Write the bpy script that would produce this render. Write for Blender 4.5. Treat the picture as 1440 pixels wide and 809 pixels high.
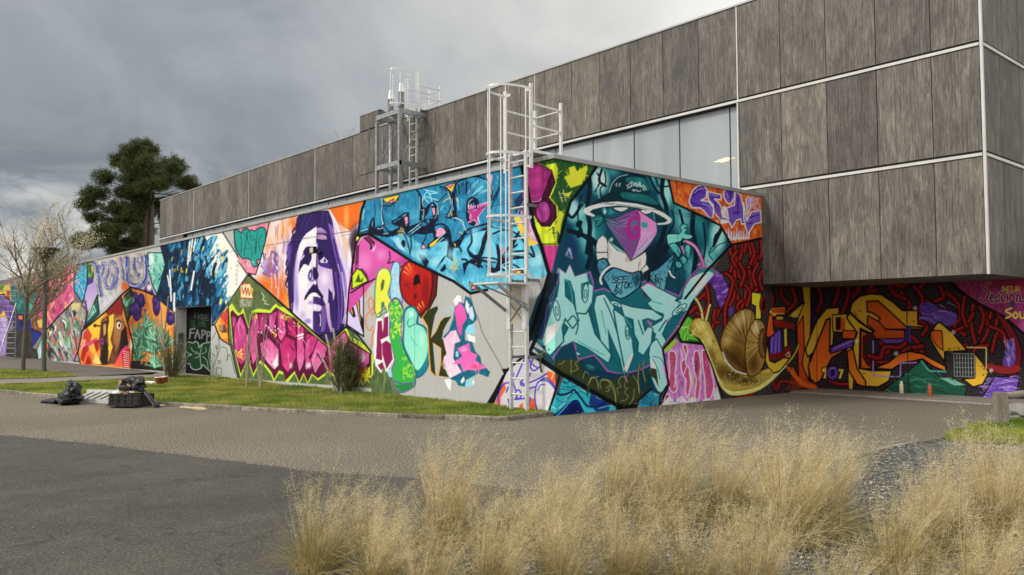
import bpy, bmesh, math, random
import numpy as np
from mathutils import Vector, Matrix
R=math.radians
scene=bpy.context.scene
for o in list(bpy.data.objects): bpy.data.objects.remove(o)
COL=scene.collection
# ------------------------------------------------------------------ camera
CAM=(10.5963,-10.3691,1.5234); YAW,PITCH,ROLL,FPX=0.847168,0.049661,-0.0039677,1178.41
def axes():
    fw=Vector((-math.sin(YAW)*math.cos(PITCH),math.cos(YAW)*math.cos(PITCH),math.sin(PITCH)))
    r0=fw.cross(Vector((0,0,1))).normalized(); u0=r0.cross(fw)
    return r0*math.cos(ROLL)+u0*math.sin(ROLL), -r0*math.sin(ROLL)+u0*math.cos(ROLL), fw
AR,AU,AF=axes()
cd=bpy.data.cameras.new('camera'); cd.sensor_width=36; cd.lens=FPX/1440*36; cd.clip_start=.05; cd.clip_end=3000
cam=bpy.data.objects.new('camera',cd); COL.objects.link(cam)
cam.matrix_world=Matrix(((AR.x,AU.x,-AF.x,CAM[0]),(AR.y,AU.y,-AF.y,CAM[1]),(AR.z,AU.z,-AF.z,CAM[2]),(0,0,0,1)))
scene.camera=cam
# ------------------------------------------------------------------ sky, sun, exposure
SUN_DIR=Vector((-.30,-.78,.62)).normalized()      # towards the sun
SUN_STRENGTH=1.15; SKY_STRENGTH=.10; EXPOSURE=.88
w=bpy.data.worlds.new('World'); scene.world=w; w.use_nodes=True
nt=w.node_tree; N=nt.nodes; LK=nt.links; N.clear()
def nd(t,**k):
    n=N.new(t)
    for a,v in k.items(): setattr(n,a,v)
    return n
out=nd('ShaderNodeOutputWorld'); bg=nd('ShaderNodeBackground'); bg.inputs['Strength'].default_value=SKY_STRENGTH
sky=nd('ShaderNodeTexSky',sky_type='NISHITA'); sky.sun_disc=False; sky.sun_elevation=math.asin(SUN_DIR.z); sky.sun_rotation=math.atan2(SUN_DIR.x,SUN_DIR.y)
sky.air_density=1.0; sky.dust_density=2.0
tc=nd('ShaderNodeTexCoord'); sep=nd('ShaderNodeSeparateXYZ'); LK.new(tc.outputs['Generated'],sep.inputs[0])
def mth(op,a,b=None):
    n=nd('ShaderNodeMath',operation=op)
    for i,v in enumerate((a,b)):
        if v is None: continue
        if isinstance(v,(int,float)): n.inputs[i].default_value=v
        else: LK.new(v,n.inputs[i])
    return n.outputs[0]
zz=mth('ADD',mth('MAXIMUM',sep.outputs[2],0.0),.42)
cx=mth('DIVIDE',sep.outputs[0],zz); cy=mth('DIVIDE',sep.outputs[1],zz)
cmb=nd('ShaderNodeCombineXYZ'); LK.new(cx,cmb.inputs[0]); LK.new(cy,cmb.inputs[1])
def noise(scale,detail,rough,dist=0):
    n=nd('ShaderNodeTexNoise'); n.inputs['Scale'].default_value=scale; n.inputs['Detail'].default_value=detail; n.inputs['Roughness'].default_value=rough; n.inputs['Distortion'].default_value=dist
    LK.new(cmb.outputs[0],n.inputs['Vector']); return n.outputs['Fac']
n1=noise(1.05,6,.55,.5); n2=noise(3.4,7,.58,.6)
# the cloud deck is thick and dark in the west and thins out towards the sun side, south and east
dk=mth('ADD',mth('MULTIPLY',sep.outputs[0],-.97),mth('MULTIPLY',sep.outputs[1],.22))
thin=mth('MAXIMUM',mth('MINIMUM',mth('MULTIPLY',mth('SUBTRACT',1.02,dk),2.3),1.0),.02)   # 0 west .. 1 south and east
low=mth('MAXIMUM',mth('SUBTRACT',.20,sep.outputs[2]),0.0)           # brighter breaks low over the horizon
brk=mth('MULTIPLY',mth('MULTIPLY',low,mth('MAXIMUM',mth('SUBTRACT',n2,.44),0.0)),26.0)
v=mth('ADD',mth('ADD',mth('MULTIPLY',mth('SUBTRACT',n1,.47),.80),mth('MULTIPLY',mth('SUBTRACT',n2,.5),.34)),mth('ADD',mth('POWER',thin,.80),brk))
rmp=nd('ShaderNodeValToRGB'); LK.new(v,rmp.inputs[0]); cr=rmp.color_ramp
cr.elements[0].position=0.0; cr.elements[0].color=(.64,.71,.79,1); cr.elements[1].position=1.0; cr.elements[1].color=(6.6,6.5,6.2,1)
e=cr.elements.new(.22); e.color=(1.16,1.27,1.38,1); e=cr.elements.new(.44); e.color=(2.42,2.5,2.54,1); e=cr.elements.new(.62); e.color=(3.65,3.62,3.46,1)
mix=nd('ShaderNodeMixRGB'); mix.inputs[0].default_value=.93; LK.new(sky.outputs[0],mix.inputs[1]); LK.new(rmp.outputs[0],mix.inputs[2])
LK.new(mix.outputs[0],bg.inputs[0]); LK.new(bg.outputs[0],out.inputs[0])
sd=bpy.data.lights.new('sun','SUN'); sd.energy=SUN_STRENGTH; sd.angle=R(12); sd.color=(1,.95,.87)
sun=bpy.data.objects.new('sun',sd); COL.objects.link(sun); sun.rotation_euler=(-SUN_DIR).to_track_quat('-Z','Y').to_euler(); sun.location=(0,-30,40)
vs=scene.view_settings; vs.view_transform='Standard'; vs.look='None'; vs.exposure=EXPOSURE; vs.gamma=1; vs.use_curve_mapping=False
# ------------------------------------------------------------------ helpers
def lin(h):
    c=[int(h[i:i+2],16)/255 for i in(0,2,4)]; return tuple((v/12.92 if v<=.04045 else ((v+.055)/1.055)**2.4) for v in c)
def ray(x,y): return AF+AR*((x-720)/FPX)+AU*((404.5-y)/FPX)
def at(x,y,ax,val):            # photograph position -> point on the plane  axis = val
    d=ray(x,y); t=(val-CAM[ax])/d[ax]; return Vector(CAM)+d*t
def gr(x,y,z=0.): return at(x,y,2,z)
def project(P):
    d=P-np.array(CAM); z=d@np.array(AF); return 720+FPX*(d@np.array(AR))/z, 404.5-FPX*(d@np.array(AU))/z
class MB:
    def __init__(s): s.v=[]; s.f=[]
    def add(s,v,f):
        b=len(s.v); s.v+=[tuple(p) for p in v]; s.f+=[tuple(i+b for i in q) for q in f]; return s
    def box(s,a,b):
        x0,y0,z0=a; x1,y1,z1=b
        return s.add([(x0,y0,z0),(x1,y0,z0),(x1,y1,z0),(x0,y1,z0),(x0,y0,z1),(x1,y0,z1),(x1,y1,z1),(x0,y1,z1)],[(3,2,1,0),(4,5,6,7),(0,1,5,4),(1,2,6,5),(2,3,7,6),(3,0,4,7)])
    def bar(s,p,q,w,h=None,up=(0,0,1)):
        p=Vector(p);q=Vector(q);d=(q-p).normalized();u=Vector(up)
        if abs(d.dot(u))>.95: u=Vector((1,0,0))
        r=d.cross(u).normalized();u=r.cross(d);h=h or w;o=[]
        for c in(p,q):
            for a,b in((-1,-1),(1,-1),(1,1),(-1,1)): o.append(c+r*(a*w/2)+u*(b*h/2))
        return s.add(o,[(0,1,2,3),(7,6,5,4),(0,4,5,1),(1,5,6,2),(2,6,7,3),(3,7,4,0)])
    def tube(s,pts,rad,n=8,cap=True):
        pts=[Vector(p) for p in pts]; m=len(pts); rs=rad if isinstance(rad,(list,tuple)) else [rad]*m
        o=[];f=[];pr=None
        for i,p in enumerate(pts):
            d=(pts[min(i+1,m-1)]-pts[max(i-1,0)]).normalized()
            u=pr if pr is not None else (Vector((0,0,1)) if abs(d.z)<.9 else Vector((1,0,0)))
            r=d.cross(u)
            if r.length<1e-6: r=d.cross(Vector((.3,1,.2)))
            r.normalize(); u=r.cross(d).normalized(); pr=u
            for k in range(n):
                a=2*math.pi*k/n; o.append(p+(r*math.cos(a)+u*math.sin(a))*rs[i])
        for i in range(m-1):
            for k in range(n): f.append((i*n+k,i*n+(k+1)%n,(i+1)*n+(k+1)%n,(i+1)*n+k))
        if cap: f.append(tuple(range(n-1,-1,-1))); f.append(tuple((m-1)*n+k for k in range(n)))
        return s.add(o,f)
    def lathe(s,c,prof,n=16):
        o=[];f=[];m=len(prof)
        for r,z in prof:
            for k in range(n): a=2*math.pi*k/n; o.append((c[0]+r*math.cos(a),c[1]+r*math.sin(a),c[2]+z))
        for i in range(m-1):
            for k in range(n): f.append((i*n+k,i*n+(k+1)%n,(i+1)*n+(k+1)%n,(i+1)*n+k))
        f.append(tuple(range(n-1,-1,-1))); f.append(tuple((m-1)*n+k for k in range(n)))
        return s.add(o,f)
    def build(s,name,m,parent=None,smooth_=False,org=None):
        me=bpy.data.meshes.new(name); o0=Vector(org) if org is not None else (root_loc(parent) if parent else Vector((0,0,0)))
        me.from_pydata([tuple(Vector(p)-o0) for p in s.v],[],s.f); me.materials.append(m)
        if smooth_: me.polygons.foreach_set('use_smooth',[True]*len(me.polygons))
        me.update(); o=bpy.data.objects.new(name,me); COL.objects.link(o)
        if parent: o.parent=parent
        elif org is not None: o.location=o0
        return o
def root_loc(o):
    v=Vector((0,0,0))
    while o is not None: v+=o.location; o=o.parent
    return v
def tag(o,label=None,cat=None,group=None,kind=None):
    if label: o['label']=label
    if cat: o['category']=cat
    if group: o['group']=group
    if kind: o['kind']=kind
    return o
def thing(name,label,cat,loc=(0,0,0),group=None):
    o=bpy.data.objects.new(name,None); o.empty_display_size=.2; COL.objects.link(o); o.location=loc; return tag(o,label,cat,group)
def copy_tree(o,parent=None):
    c=o.copy(); COL.objects.link(c)
    if parent: c.parent=parent
    for ch in o.children: copy_tree(ch,c)
    return c
def np_mesh(name,v,f,m,parent=None,cols=None,loc=None):
    v=np.asarray(v,np.float32); f=np.asarray(f,np.int32); me=bpy.data.meshes.new(name); k=f.shape[1]
    me.vertices.add(len(v)); me.vertices.foreach_set('co',v.ravel()); me.loops.add(f.size); me.loops.foreach_set('vertex_index',f.ravel())
    me.polygons.add(len(f)); me.polygons.foreach_set('loop_start',np.arange(0,f.size,k,dtype=np.int32))
    if cols is not None:
        a=me.color_attributes.new('paint','FLOAT_COLOR','POINT'); c=np.ones((len(v),4),np.float32); c[:,:3]=cols; a.data.foreach_set('color',c.ravel())
    me.materials.append(m); me.update(calc_edges=True); me.validate()
    o=bpy.data.objects.new(name,me); COL.objects.link(o)
    if loc is not None: o.location=loc
    if parent: o.parent=parent
    return o
# ------------------------------------------------------------------ materials
class Mat:
    def __init__(s,name,rough=.7,metal=0.,spec=.4):
        s.m=bpy.data.materials.new(name); s.m.use_nodes=True; s.t=s.m.node_tree; s.b=s.t.nodes['Principled BSDF']
        s.b.inputs['Roughness'].default_value=rough; s.b.inputs['Metallic'].default_value=metal; s.b.inputs['Specular IOR Level'].default_value=spec
        s.co=None
    def n(s,t,**k):
        n=s.t.nodes.new(t)
        for a,v in k.items():
            if a.startswith('_'): n.inputs[a[1:].replace('_',' ')].default_value=v
            else: setattr(n,a,v)
        return n
    def l(s,a,b): s.t.links.new(a,b)
    def coords(s,kind='Object',scale=(1,1,1)):
        tc=s.n('ShaderNodeTexCoord'); mp=s.n('ShaderNodeMapping'); mp.inputs['Scale'].default_value=scale
        if kind=='World':
            g=s.n('ShaderNodeNewGeometry'); s.l(g.outputs['Position'],mp.inputs[0])
        else: s.l(tc.outputs[kind],mp.inputs[0])
        return mp.outputs[0]
    def noise(s,vec,scale,detail=4,rough=.55,dist=0):
        n=s.n('ShaderNodeTexNoise',_Scale=scale,_Detail=detail,_Roughness=rough,_Distortion=dist); s.l(vec,n.inputs['Vector']); return n.outputs['Fac']
    def ramp(s,fac,stops):
        r=s.n('ShaderNodeValToRGB'); s.l(fac,r.inputs[0]); e=r.color_ramp.elements
        while len(e)<len(stops): e.new(.5)
        for q,(p,c) in zip(e,stops): q.position=p; q.color=(*c,1)
        return r.outputs[0]
    def mix(s,f,a,b,op='MIX'):
        n=s.n('ShaderNodeMixRGB',blend_type=op)
        for i,x in enumerate((f,a,b)):
            if isinstance(x,(int,float)): n.inputs[i].default_value=x
            elif isinstance(x,tuple): n.inputs[i].default_value=(*x,1)
            else: s.l(x,n.inputs[i])
        return n.outputs[0]
    def base(s,c):
        if isinstance(c,tuple): s.b.inputs['Base Color'].default_value=(*c,1)
        else: s.l(c,s.b.inputs['Base Color'])
        return s
    def bump(s,h,strength=.3,dist=.01):
        b=s.n('ShaderNodeBump',_Strength=strength,_Distance=dist); s.l(h,b.inputs['Height']); s.l(b.outputs[0],s.b.inputs['Normal']); return s
def speck(name,c1,c2,scale,rough=.7,metal=0.,bump=0.,kind='Object',sc=(1,1,1),detail=4,spec=.4):
    a=Mat(name,rough,metal,spec); v=a.coords(kind,sc); n=a.noise(v,scale,detail); a.base(a.ramp(n,[(.3,c1),(.7,c2)]))
    if bump: a.bump(n,bump)
    return a.m
# mural paint: colours from the spray-paint raster, a little roller texture, grime and weathering
a=Mat('mural_paint',.8,0,.12); at_=a.n('ShaderNodeAttribute',attribute_name='paint'); v=a.coords('World'); g=a.noise(v,1.3,5,.6); g2=a.noise(a.coords('World',(6,6,1)),1.2,4)
c=a.mix(.22,at_.outputs['Color'],a.ramp(g,[(.3,(.78,.77,.74)),(.65,(1,1,1))]),'MULTIPLY'); c=a.mix(.10,c,a.ramp(g2,[(.35,(.6,.6,.58)),(.6,(1,1,1))]),'MULTIPLY'); a.base(c)
nb=a.noise(a.coords('World'),90,2); a.bump(nb,.25,.004); M_MURAL=a.m
# grey weathered wood-grain facade board, every board with its own tone
a=Mat('grain_board',.62,0,.3); oi=a.n('ShaderNodeObjectInfo'); tcn=a.n('ShaderNodeNewGeometry'); ad=a.n('ShaderNodeVectorMath',operation='ADD'); sc=a.n('ShaderNodeVectorMath',operation='SCALE'); cbx=a.n('ShaderNodeCombineXYZ')
for i in range(3): a.l(oi.outputs['Random'],cbx.inputs[i])
a.l(cbx.outputs[0],sc.inputs[0]); sc.inputs['Scale'].default_value=40; a.l(tcn.outputs['Position'],ad.inputs[0]); a.l(sc.outputs[0],ad.inputs[1])
def mp_(vec,scale):
    m=a.n('ShaderNodeMapping'); m.inputs['Scale'].default_value=scale; a.l(vec,m.inputs[0]); return m.outputs[0]
g1=a.noise(mp_(ad.outputs[0],(6,6,.9)),1.0,8,.68,2.6); g2=a.noise(mp_(ad.outputs[0],(26,26,3.2)),1.0,6,.65,1.6); g3=a.noise(mp_(ad.outputs[0],(2.0,2.0,.9)),1.0,6,.66,.8); g4=a.noise(mp_(ad.outputs[0],(11,11,.12)),1.0,3,.5,.2)
wv=a.n('ShaderNodeTexWave',_Scale=1.0,_Distortion=9.0,_Detail=4.0); wv.bands_direction='X'; a.l(mp_(ad.outputs[0],(5,5,.5)),wv.inputs['Vector'])
c=a.ramp(g1,[(.28,(.102,.095,.085)),(.5,(.170,.159,.144)),(.72,(.28,.264,.24))]); c=a.mix(.5,c,a.ramp(g2,[(.36,(.30,.28,.26)),(.62,(1.1,1.1,1.1))]),'MULTIPLY'); c=a.mix(.30,c,a.ramp(wv.outputs['Fac'],[(0.1,(.4,.38,.35)),(.6,(1,1,1))]),'MULTIPLY')
c=a.mix(.75,c,a.ramp(g3,[(.30,(.50,.51,.53)),(.5,(.95,.94,.92)),(.70,(1.45,1.42,1.35))]),'MULTIPLY'); c=a.mix(.22,c,a.ramp(g4,[(.35,(.5,.5,.5)),(.62,(1.15,1.15,1.15))]),'MULTIPLY'); c=a.mix(1.0,c,a.ramp(oi.outputs['Random'],[(0,(.72,.71,.72)),(.5,(.98,.97,.95)),(1,(1.22,1.18,1.12))]),'MULTIPLY'); a.base(c); a.bump(g2,.15,.004); M_BOARD=a.m
M_WHITE=speck('white_trim',(.52,.515,.49),(.64,.63,.60),3,.45,spec=.5)
M_ALU=speck('aluminium',(.50,.51,.52),(.66,.66,.66),5,.38,.75)
M_ALUW=speck('pale_aluminium',(.58,.58,.57),(.74,.74,.72),6,.42,.35)
M_GALV=speck('galvanised_steel',(.22,.23,.24),(.36,.37,.38),9,.5,.6)
M_STEEL=speck('stainless_flue',(.55,.56,.57),(.72,.72,.73),4,.25,.9)
M_COPING=speck('coping_metal',(.30,.30,.29),(.42,.42,.41),2,.5,.3)
M_DARK=speck('dark_gap',(.012,.012,.012),(.03,.03,.03),4,.8)
M_SOFFIT=speck('soffit_board',(.10,.09,.08),(.16,.145,.13),3,.7)
M_WALL=speck('grey_render',(.36,.36,.35),(.46,.46,.45),2,.8,bump=.1)
M_REVEAL=speck('pale_concrete',(.50,.49,.46),(.62,.61,.58),4,.8,bump=.1)
M_ROOF=speck('roof_membrane',(.16,.16,.16),(.24,.24,.23),1,.9)
a=Mat('frosted_glass',.22,0,.6); v=a.coords('World',(.8,.8,.12)); n=a.noise(v,1.2,3); a.base(a.ramp(n,[(.3,(.30,.335,.36)),(.7,(.44,.475,.50))])); a.b.inputs['Alpha'].default_value=.80; M_GLASS=a.m
a=Mat('lamp_glow'); a.b.inputs['Emission Color'].default_value=(1,.86,.42,1); a.b.inputs['Emission Strength'].default_value=9; a.base((.8,.75,.6)); M_GLOW=a.m
# ground materials
def ground_mat(name,c1,c2,c3,sc,big,bump=.5,rough=.9,vf=.5):
    a=Mat(name,rough,0,.25); v=a.coords('World'); n=a.noise(v,sc,3,.7); vo=a.n('ShaderNodeTexVoronoi',_Scale=sc*1.3); a.l(v,vo.inputs['Vector']); b=a.noise(v,big,5,.6,.6); b2=a.noise(a.coords('World',(1,.35,1)),big*.4,4,.6)
    n9=a.noise(v,sc*2.6,2,.7); c=a.ramp(n,[(.36,c1),(.50,c2),(.68,c3)]); c=a.mix(.6,c,a.ramp(n9,[(.38,(.55,.55,.55)),(.62,(1.35,1.33,1.3))]),'MULTIPLY'); c=a.mix(vf,c,a.ramp(vo.outputs['Distance'],[(0,(1.25,1.22,1.18)),(.6,(.6,.6,.6))]),'MULTIPLY'); c=a.mix(.6,c,a.ramp(b,[(.3,(.72,.71,.70)),(.66,(1.12,1.1,1.06))]),'MULTIPLY'); c=a.mix(.4,c,a.ramp(b2,[(.35,(.75,.75,.75)),(.6,(1.05,1.05,1.05))]),'MULTIPLY'); a.base(c); a.bump(n,bump,.02); return a.m
M_CHIP=ground_mat('chip_seal',(.075,.066,.050),(.172,.153,.117),(.56,.505,.40),42,.35,.9,.9,.15)
a=Mat('smooth_asphalt',.82,0,.3); v=a.coords('World'); n=a.noise(v,44,4,.75); b=a.noise(v,.45,6,.62,.8); b2=a.noise(a.coords('World',(.9,.16,1)),1.1,4,.6,.4); b3=a.noise(v,4.,5,.7)
c=a.ramp(n,[(.34,(.045,.042,.036)),(.51,(.080,.075,.064)),(.68,(.165,.156,.134))]); c=a.mix(.7,c,a.ramp(b,[(.32,(.66,.66,.66)),(.66,(1.22,1.2,1.16))]),'MULTIPLY'); c=a.mix(.5,c,a.ramp(b2,[(.36,(.62,.62,.62)),(.62,(1.1,1.1,1.1))]),'MULTIPLY'); c=a.mix(.5,c,a.ramp(b3,[(.35,(.72,.72,.72)),(.65,(1.12,1.12,1.1))]),'MULTIPLY')
vo=a.n('ShaderNodeTexVoronoi',feature='DISTANCE_TO_EDGE',_Scale=.30); wob=a.n('ShaderNodeVectorMath',operation='ADD'); nz=a.n('ShaderNodeTexNoise',_Scale=1.6,_Detail=5.); a.l(v,nz.inputs['Vector']); a.l(v,wob.inputs[0]); a.l(nz.outputs['Color'],wob.inputs[1]); a.l(wob.outputs[0],vo.inputs['Vector'])
c=a.mix(.65,c,a.ramp(vo.outputs['Distance'],[(0,(.35,.34,.32)),(.006,(1,1,1))]),'MULTIPLY'); a.base(c); a.bump(n,.5,.015); M_TAR=a.m
M_PATH=ground_mat('path_concrete',(.24,.22,.19),(.32,.295,.26),(.42,.39,.34),40,.8,.2)
M_PAVE=ground_mat('paving_asphalt',(.13,.12,.108),(.19,.176,.158),(.28,.262,.235),40,.5,.3)
M_SLAB=ground_mat('slab_concrete',(.22,.205,.18),(.31,.29,.255),(.42,.395,.35),30,.7,.2)
a=Mat('kerb_stone',.9,0,.2); v=a.coords('World'); oi=a.n('ShaderNodeObjectInfo'); n=a.noise(v,30,4,.7); n2=a.noise(v,3.5,6,.7,.8); c=a.ramp(n,[(.34,(.17,.158,.13)),(.52,(.27,.25,.21)),(.70,(.44,.41,.35))]); c=a.mix(.85,c,a.ramp(n2,[(.36,(.35,.34,.30)),(.5,(.85,.84,.80)),(.66,(1.25,1.22,1.16))]),'MULTIPLY'); c=a.mix(.8,c,a.ramp(oi.outputs['Random'],[(0,(.55,.54,.51)),(1,(1.2,1.18,1.12))]),'MULTIPLY'); a.base(c); a.bump(n2,.6,.02); M_KERB=a.m
M_SOIL=ground_mat('lawn_soil',(.08,.09,.025),(.15,.155,.05),(.26,.24,.10),12,.6,.6)
M_GRAVEL=ground_mat('slate_gravel',(.075,.077,.07),(.15,.152,.138),(.30,.295,.265),38,.9,1.)
def leaf(name,c1,c2,trans=.35,rough=.55,scale=.6,kind='World'):
    a=Mat(name,rough,0,.3); v=a.coords(kind); n=a.noise(v,scale,3); g=a.n('ShaderNodeNewGeometry'); c=a.ramp(n,[(.36,c1),(.64,c2)]); c=a.mix(.75,c,a.ramp(g.outputs['Random Per Island'],[(0,(.62,.62,.6)),(.5,(1,1,1)),(1,(1.35,1.3,1.15))]),'MULTIPLY'); a.base(c)
    tr=a.n('ShaderNodeBsdfTranslucent'); a.l(c,tr.inputs[0]); mx=a.n('ShaderNodeMixShader'); mx.inputs[0].default_value=trans; a.l(a.b.outputs[0],mx.inputs[1]); a.l(tr.outputs[0],mx.inputs[2]); a.l(mx.outputs[0],a.t.nodes['Material Output'].inputs[0]); return a.m
M_LAWN=leaf('lawn_blades',(.14,.23,.025),(.42,.43,.095),.35,.6,.9)
M_STRAW=leaf('straw_plume',(.84,.71,.46),(.93,.84,.61),.45,.7,2.,'Object')
M_STALK=leaf('straw_stalk',(.30,.235,.085),(.58,.46,.21),.3,.6,2.,'Object')
M_BLADE=leaf('straw_leaf',(.20,.175,.06),(.56,.46,.24),.3,.6,2.,'Object')
M_NEEDLE=leaf('pine_needles',(.038,.058,.016),(.11,.125,.034),.2,.6,.35)
M_SHRUB=leaf('shrub_leaves',(.07,.095,.03),(.18,.20,.065),.25,.6,2.)
M_BLOSSOM=leaf('blossom',(.52,.47,.34),(.80,.74,.60),.4,.7,2.)
M_BARK=speck('bark',(.07,.055,.042),(.16,.13,.10),9,.9,bump=.6,sc=(1,1,.3))
M_TWIG2=speck('olive_twig',(.17,.145,.09),(.30,.26,.17),12,.9)
M_TWIG=speck('pale_twig',(.28,.23,.16),(.42,.36,.27),12,.9)
M_LAMP=speck('lamp_post_paint',(.055,.06,.045),(.085,.09,.07),6,.5)
M_BLACK=speck('black_plastic',(.012,.012,.013),(.03,.03,.031),8,.38,spec=.5)
M_BAG=speck('black_bag',(.008,.008,.009),(.02,.02,.022),5,.42,bump=.5,spec=.35)
M_SAND=speck('spilt_sand',(.42,.34,.20),(.58,.48,.31),14,.9,bump=.3)
M_CARD=speck('cardboard',(.42,.28,.17),(.52,.36,.23),6,.8)
M_POT=speck('rust_paint_tin',(.30,.085,.035),(.42,.13,.06),8,.5)
M_PAPER=speck('white_paper',(.7,.68,.64),(.8,.78,.74),6,.8)
M_POST=speck('weathered_timber',(.16,.14,.11),(.28,.25,.20),7,.85,bump=.6,sc=(6,6,.8))
M_STONE=speck('pale_stone',(.20,.195,.175),(.34,.325,.29),3,.85,bump=.6)
M_RED=speck('red_cloth',(.35,.05,.035),(.48,.09,.06),6,.7)
M_CANB=speck('beige_can',(.62,.48,.33),(.7,.56,.4),9,.4,.2)
M_CANR=speck('rust_can',(.40,.07,.03),(.5,.12,.06),9,.4,.2)
a=Mat('checker_plate',.4,.5); vo=a.n('ShaderNodeTexVoronoi',_Scale=34); a.l(a.coords('Object'),vo.inputs['Vector']); a.base(a.ramp(vo.outputs['Distance'],[(.1,(.78,.74,.64)),(.35,(.50,.46,.38))])); a.bump(vo.outputs['Distance'],.6,.01); M_CHECK=a.m
# ------------------------------------------------------------------ spray-paint rasteriser
# The murals are flat paint on flat walls.  A Paint canvas is a cloud of points on a wall (the vertices of the
# wall panels); every shape of the mural is laid over it as spray paint, and the colours are stored per vertex.
import numpy as np
def rgb(h):
    h=h.lstrip('#'); return np.array([int(h[i:i+2],16)/255 for i in(0,2,4)])
def pts_of(s):
    if isinstance(s,str): return np.array([[float(v) for v in t.split(',')] for t in s.split()])
    return np.asarray(s,float)
def smooth(p,closed,n=5):
    m=len(p); out=[]
    rng=range(m if closed else m-1)
    for i in rng:
        if closed: a,b,c,d=p[(i-1)%m],p[i],p[(i+1)%m],p[(i+2)%m]
        else: a,b,c,d=p[max(i-1,0)],p[i],p[i+1],p[min(i+2,m-1)]
        for k in range(n):
            t=k/n
            out.append(.5*((2*b)+(c-a)*t+(2*a-5*b+4*c-d)*t*t+(3*b-a-3*c+d)*t**3))
    if not closed: out.append(p[-1])
    return np.array(out)
def lattice(x,y,seed):
    def h(i,j):
        v=np.sin(i*127.1+j*311.7+seed*74.7)*43758.5453
        return v-np.floor(v)
    i=np.floor(x);j=np.floor(y);u=x-i;v=y-j;u=u*u*(3-2*u);v=v*v*(3-2*v)
    return (h(i,j)*(1-u)+h(i+1,j)*u)*(1-v)+(h(i,j+1)*(1-u)+h(i+1,j+1)*u)*v
class Paint:
    def __init__(s,x,y,base):
        s.x=np.asarray(x,float);s.y=np.asarray(y,float);s.c=np.tile(rgb(base),(len(s.x),1));s.m=None
        s.V(0,0,1);s.aa=.9
    def V(s,x0,y0,k): s.x0,s.y0,s.k=x0,y0,k
    def tr(s,p): 
        p=pts_of(p); return p/s.k+np.array([s.x0,s.y0])
    def box(s,p,pad):
        a=p.min(0)-pad;b=p.max(0)+pad
        return np.nonzero((s.x>a[0])&(s.x<b[0])&(s.y>a[1])&(s.y<b[1]))[0]
    def dist(s,I,p,closed):
        X=s.x[I];Y=s.y[I];d=np.full(len(I),1e9);ins=np.zeros(len(I),bool);tt=np.zeros(len(I))
        q=np.roll(p,-1,0) if closed else p[1:]
        n=len(q)
        for k in range(n):
            (ax,ay),(bx,by)=p[k],q[k];ex=bx-ax;ey=by-ay;L=ex*ex+ey*ey+1e-12
            t=np.clip(((X-ax)*ex+(Y-ay)*ey)/L,0,1)
            dd=(X-ax-t*ex)**2+(Y-ay-t*ey)**2
            w=dd<d; d=np.where(w,dd,d); tt=np.where(w,(k+t)/n,tt)
            if closed and abs(ey)>1e-9:
                c=(ay>Y)!=(by>Y); ins^=c&(X<ex*(Y-ay)/ey+ax)
        return np.sqrt(d),ins,tt
    def lay(s,I,a,col):
        if s.m is not None: a=a*s.m[I]
        s.c[I]=s.c[I]*(1-a[:,None])+col*a[:,None]
    def P(s,c,p,o=None,w=0,sm=0,g=None,ang=90,soft=0,a=1,mot=.0):
        p=s.tr(p)
        if sm: p=smooth(p,True)
        w=w/s.k; soft=soft/s.k
        I=s.box(p,w+soft+1.5)
        if len(I)==0: return
        d,ins,_=s.dist(I,p,True); sd=np.where(ins,d,-d)
        al=np.clip(.5+sd/max(s.aa,soft*2),0,1)*a
        col=rgb(c)[None,:]
        if g is not None:
            ca,sa=math.cos(math.radians(ang)),math.sin(math.radians(ang))
            pr=p@np.array([ca,sa]);t=(s.x[I]*ca+s.y[I]*sa-pr.min())/(pr.max()-pr.min()+1e-9)
            t=np.clip(t,0,1)[:,None]; col=col*(1-t)+rgb(g)*t
        if mot:
            n=lattice(s.x[I]*.35,s.y[I]*.16,len(p)+p[0,0]%7)-.5
            col=np.clip(col*(1+mot*2*n[:,None]),0,1)
        s.lay(I,al,col)
        if o is not None: s.lay(I,np.clip(.5+(w/2-d)/s.aa,0,1),rgb(o))
    def L(s,c,p,w,sm=1,a=1,soft=0,closed=0,tap=0):
        p=s.tr(p)
        if sm and len(p)>2: p=smooth(p,bool(closed))
        w=w/s.k; soft=soft/s.k
        I=s.box(p,w+soft+1.5)
        if len(I)==0: return
        d,_,t=s.dist(I,p,bool(closed))
        hw=w/2*(1-tap*t) if tap>0 else (w/2*(1-np.abs(2*t-1)**1.5*(-tap)) if tap<0 else w/2)
        s.lay(I,np.clip(.5+(hw-d)/max(s.aa,soft*2),0,1)*a,rgb(c))
    def S(s,c,x,y,rx,ry=None,a=1,rot=0):
        ry=ry or rx; x=x/s.k+s.x0;y=y/s.k+s.y0;rx/=s.k;ry/=s.k;R=max(rx,ry)
        I=s.box(np.array([[x,y]]),R*1.0)
        if len(I)==0: return
        ca,sa=math.cos(math.radians(rot)),math.sin(math.radians(rot))
        dx=s.x[I]-x;dy=s.y[I]-y
        q=((dx*ca+dy*sa)/rx)**2+((-dx*sa+dy*ca)/ry)**2
        s.lay(I,np.clip(1-q,0,1)**1.5*a,rgb(c))
    def E(s,c,x,y,rx,ry,rot=0,**k):
        t=np.linspace(0,2*math.pi,28,endpoint=False);ca,sa=math.cos(math.radians(rot)),math.sin(math.radians(rot))
        s.P(c,np.stack([x+rx*np.cos(t)*ca-ry*np.sin(t)*sa,y+rx*np.cos(t)*sa+ry*np.sin(t)*ca],1),**k)
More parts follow.
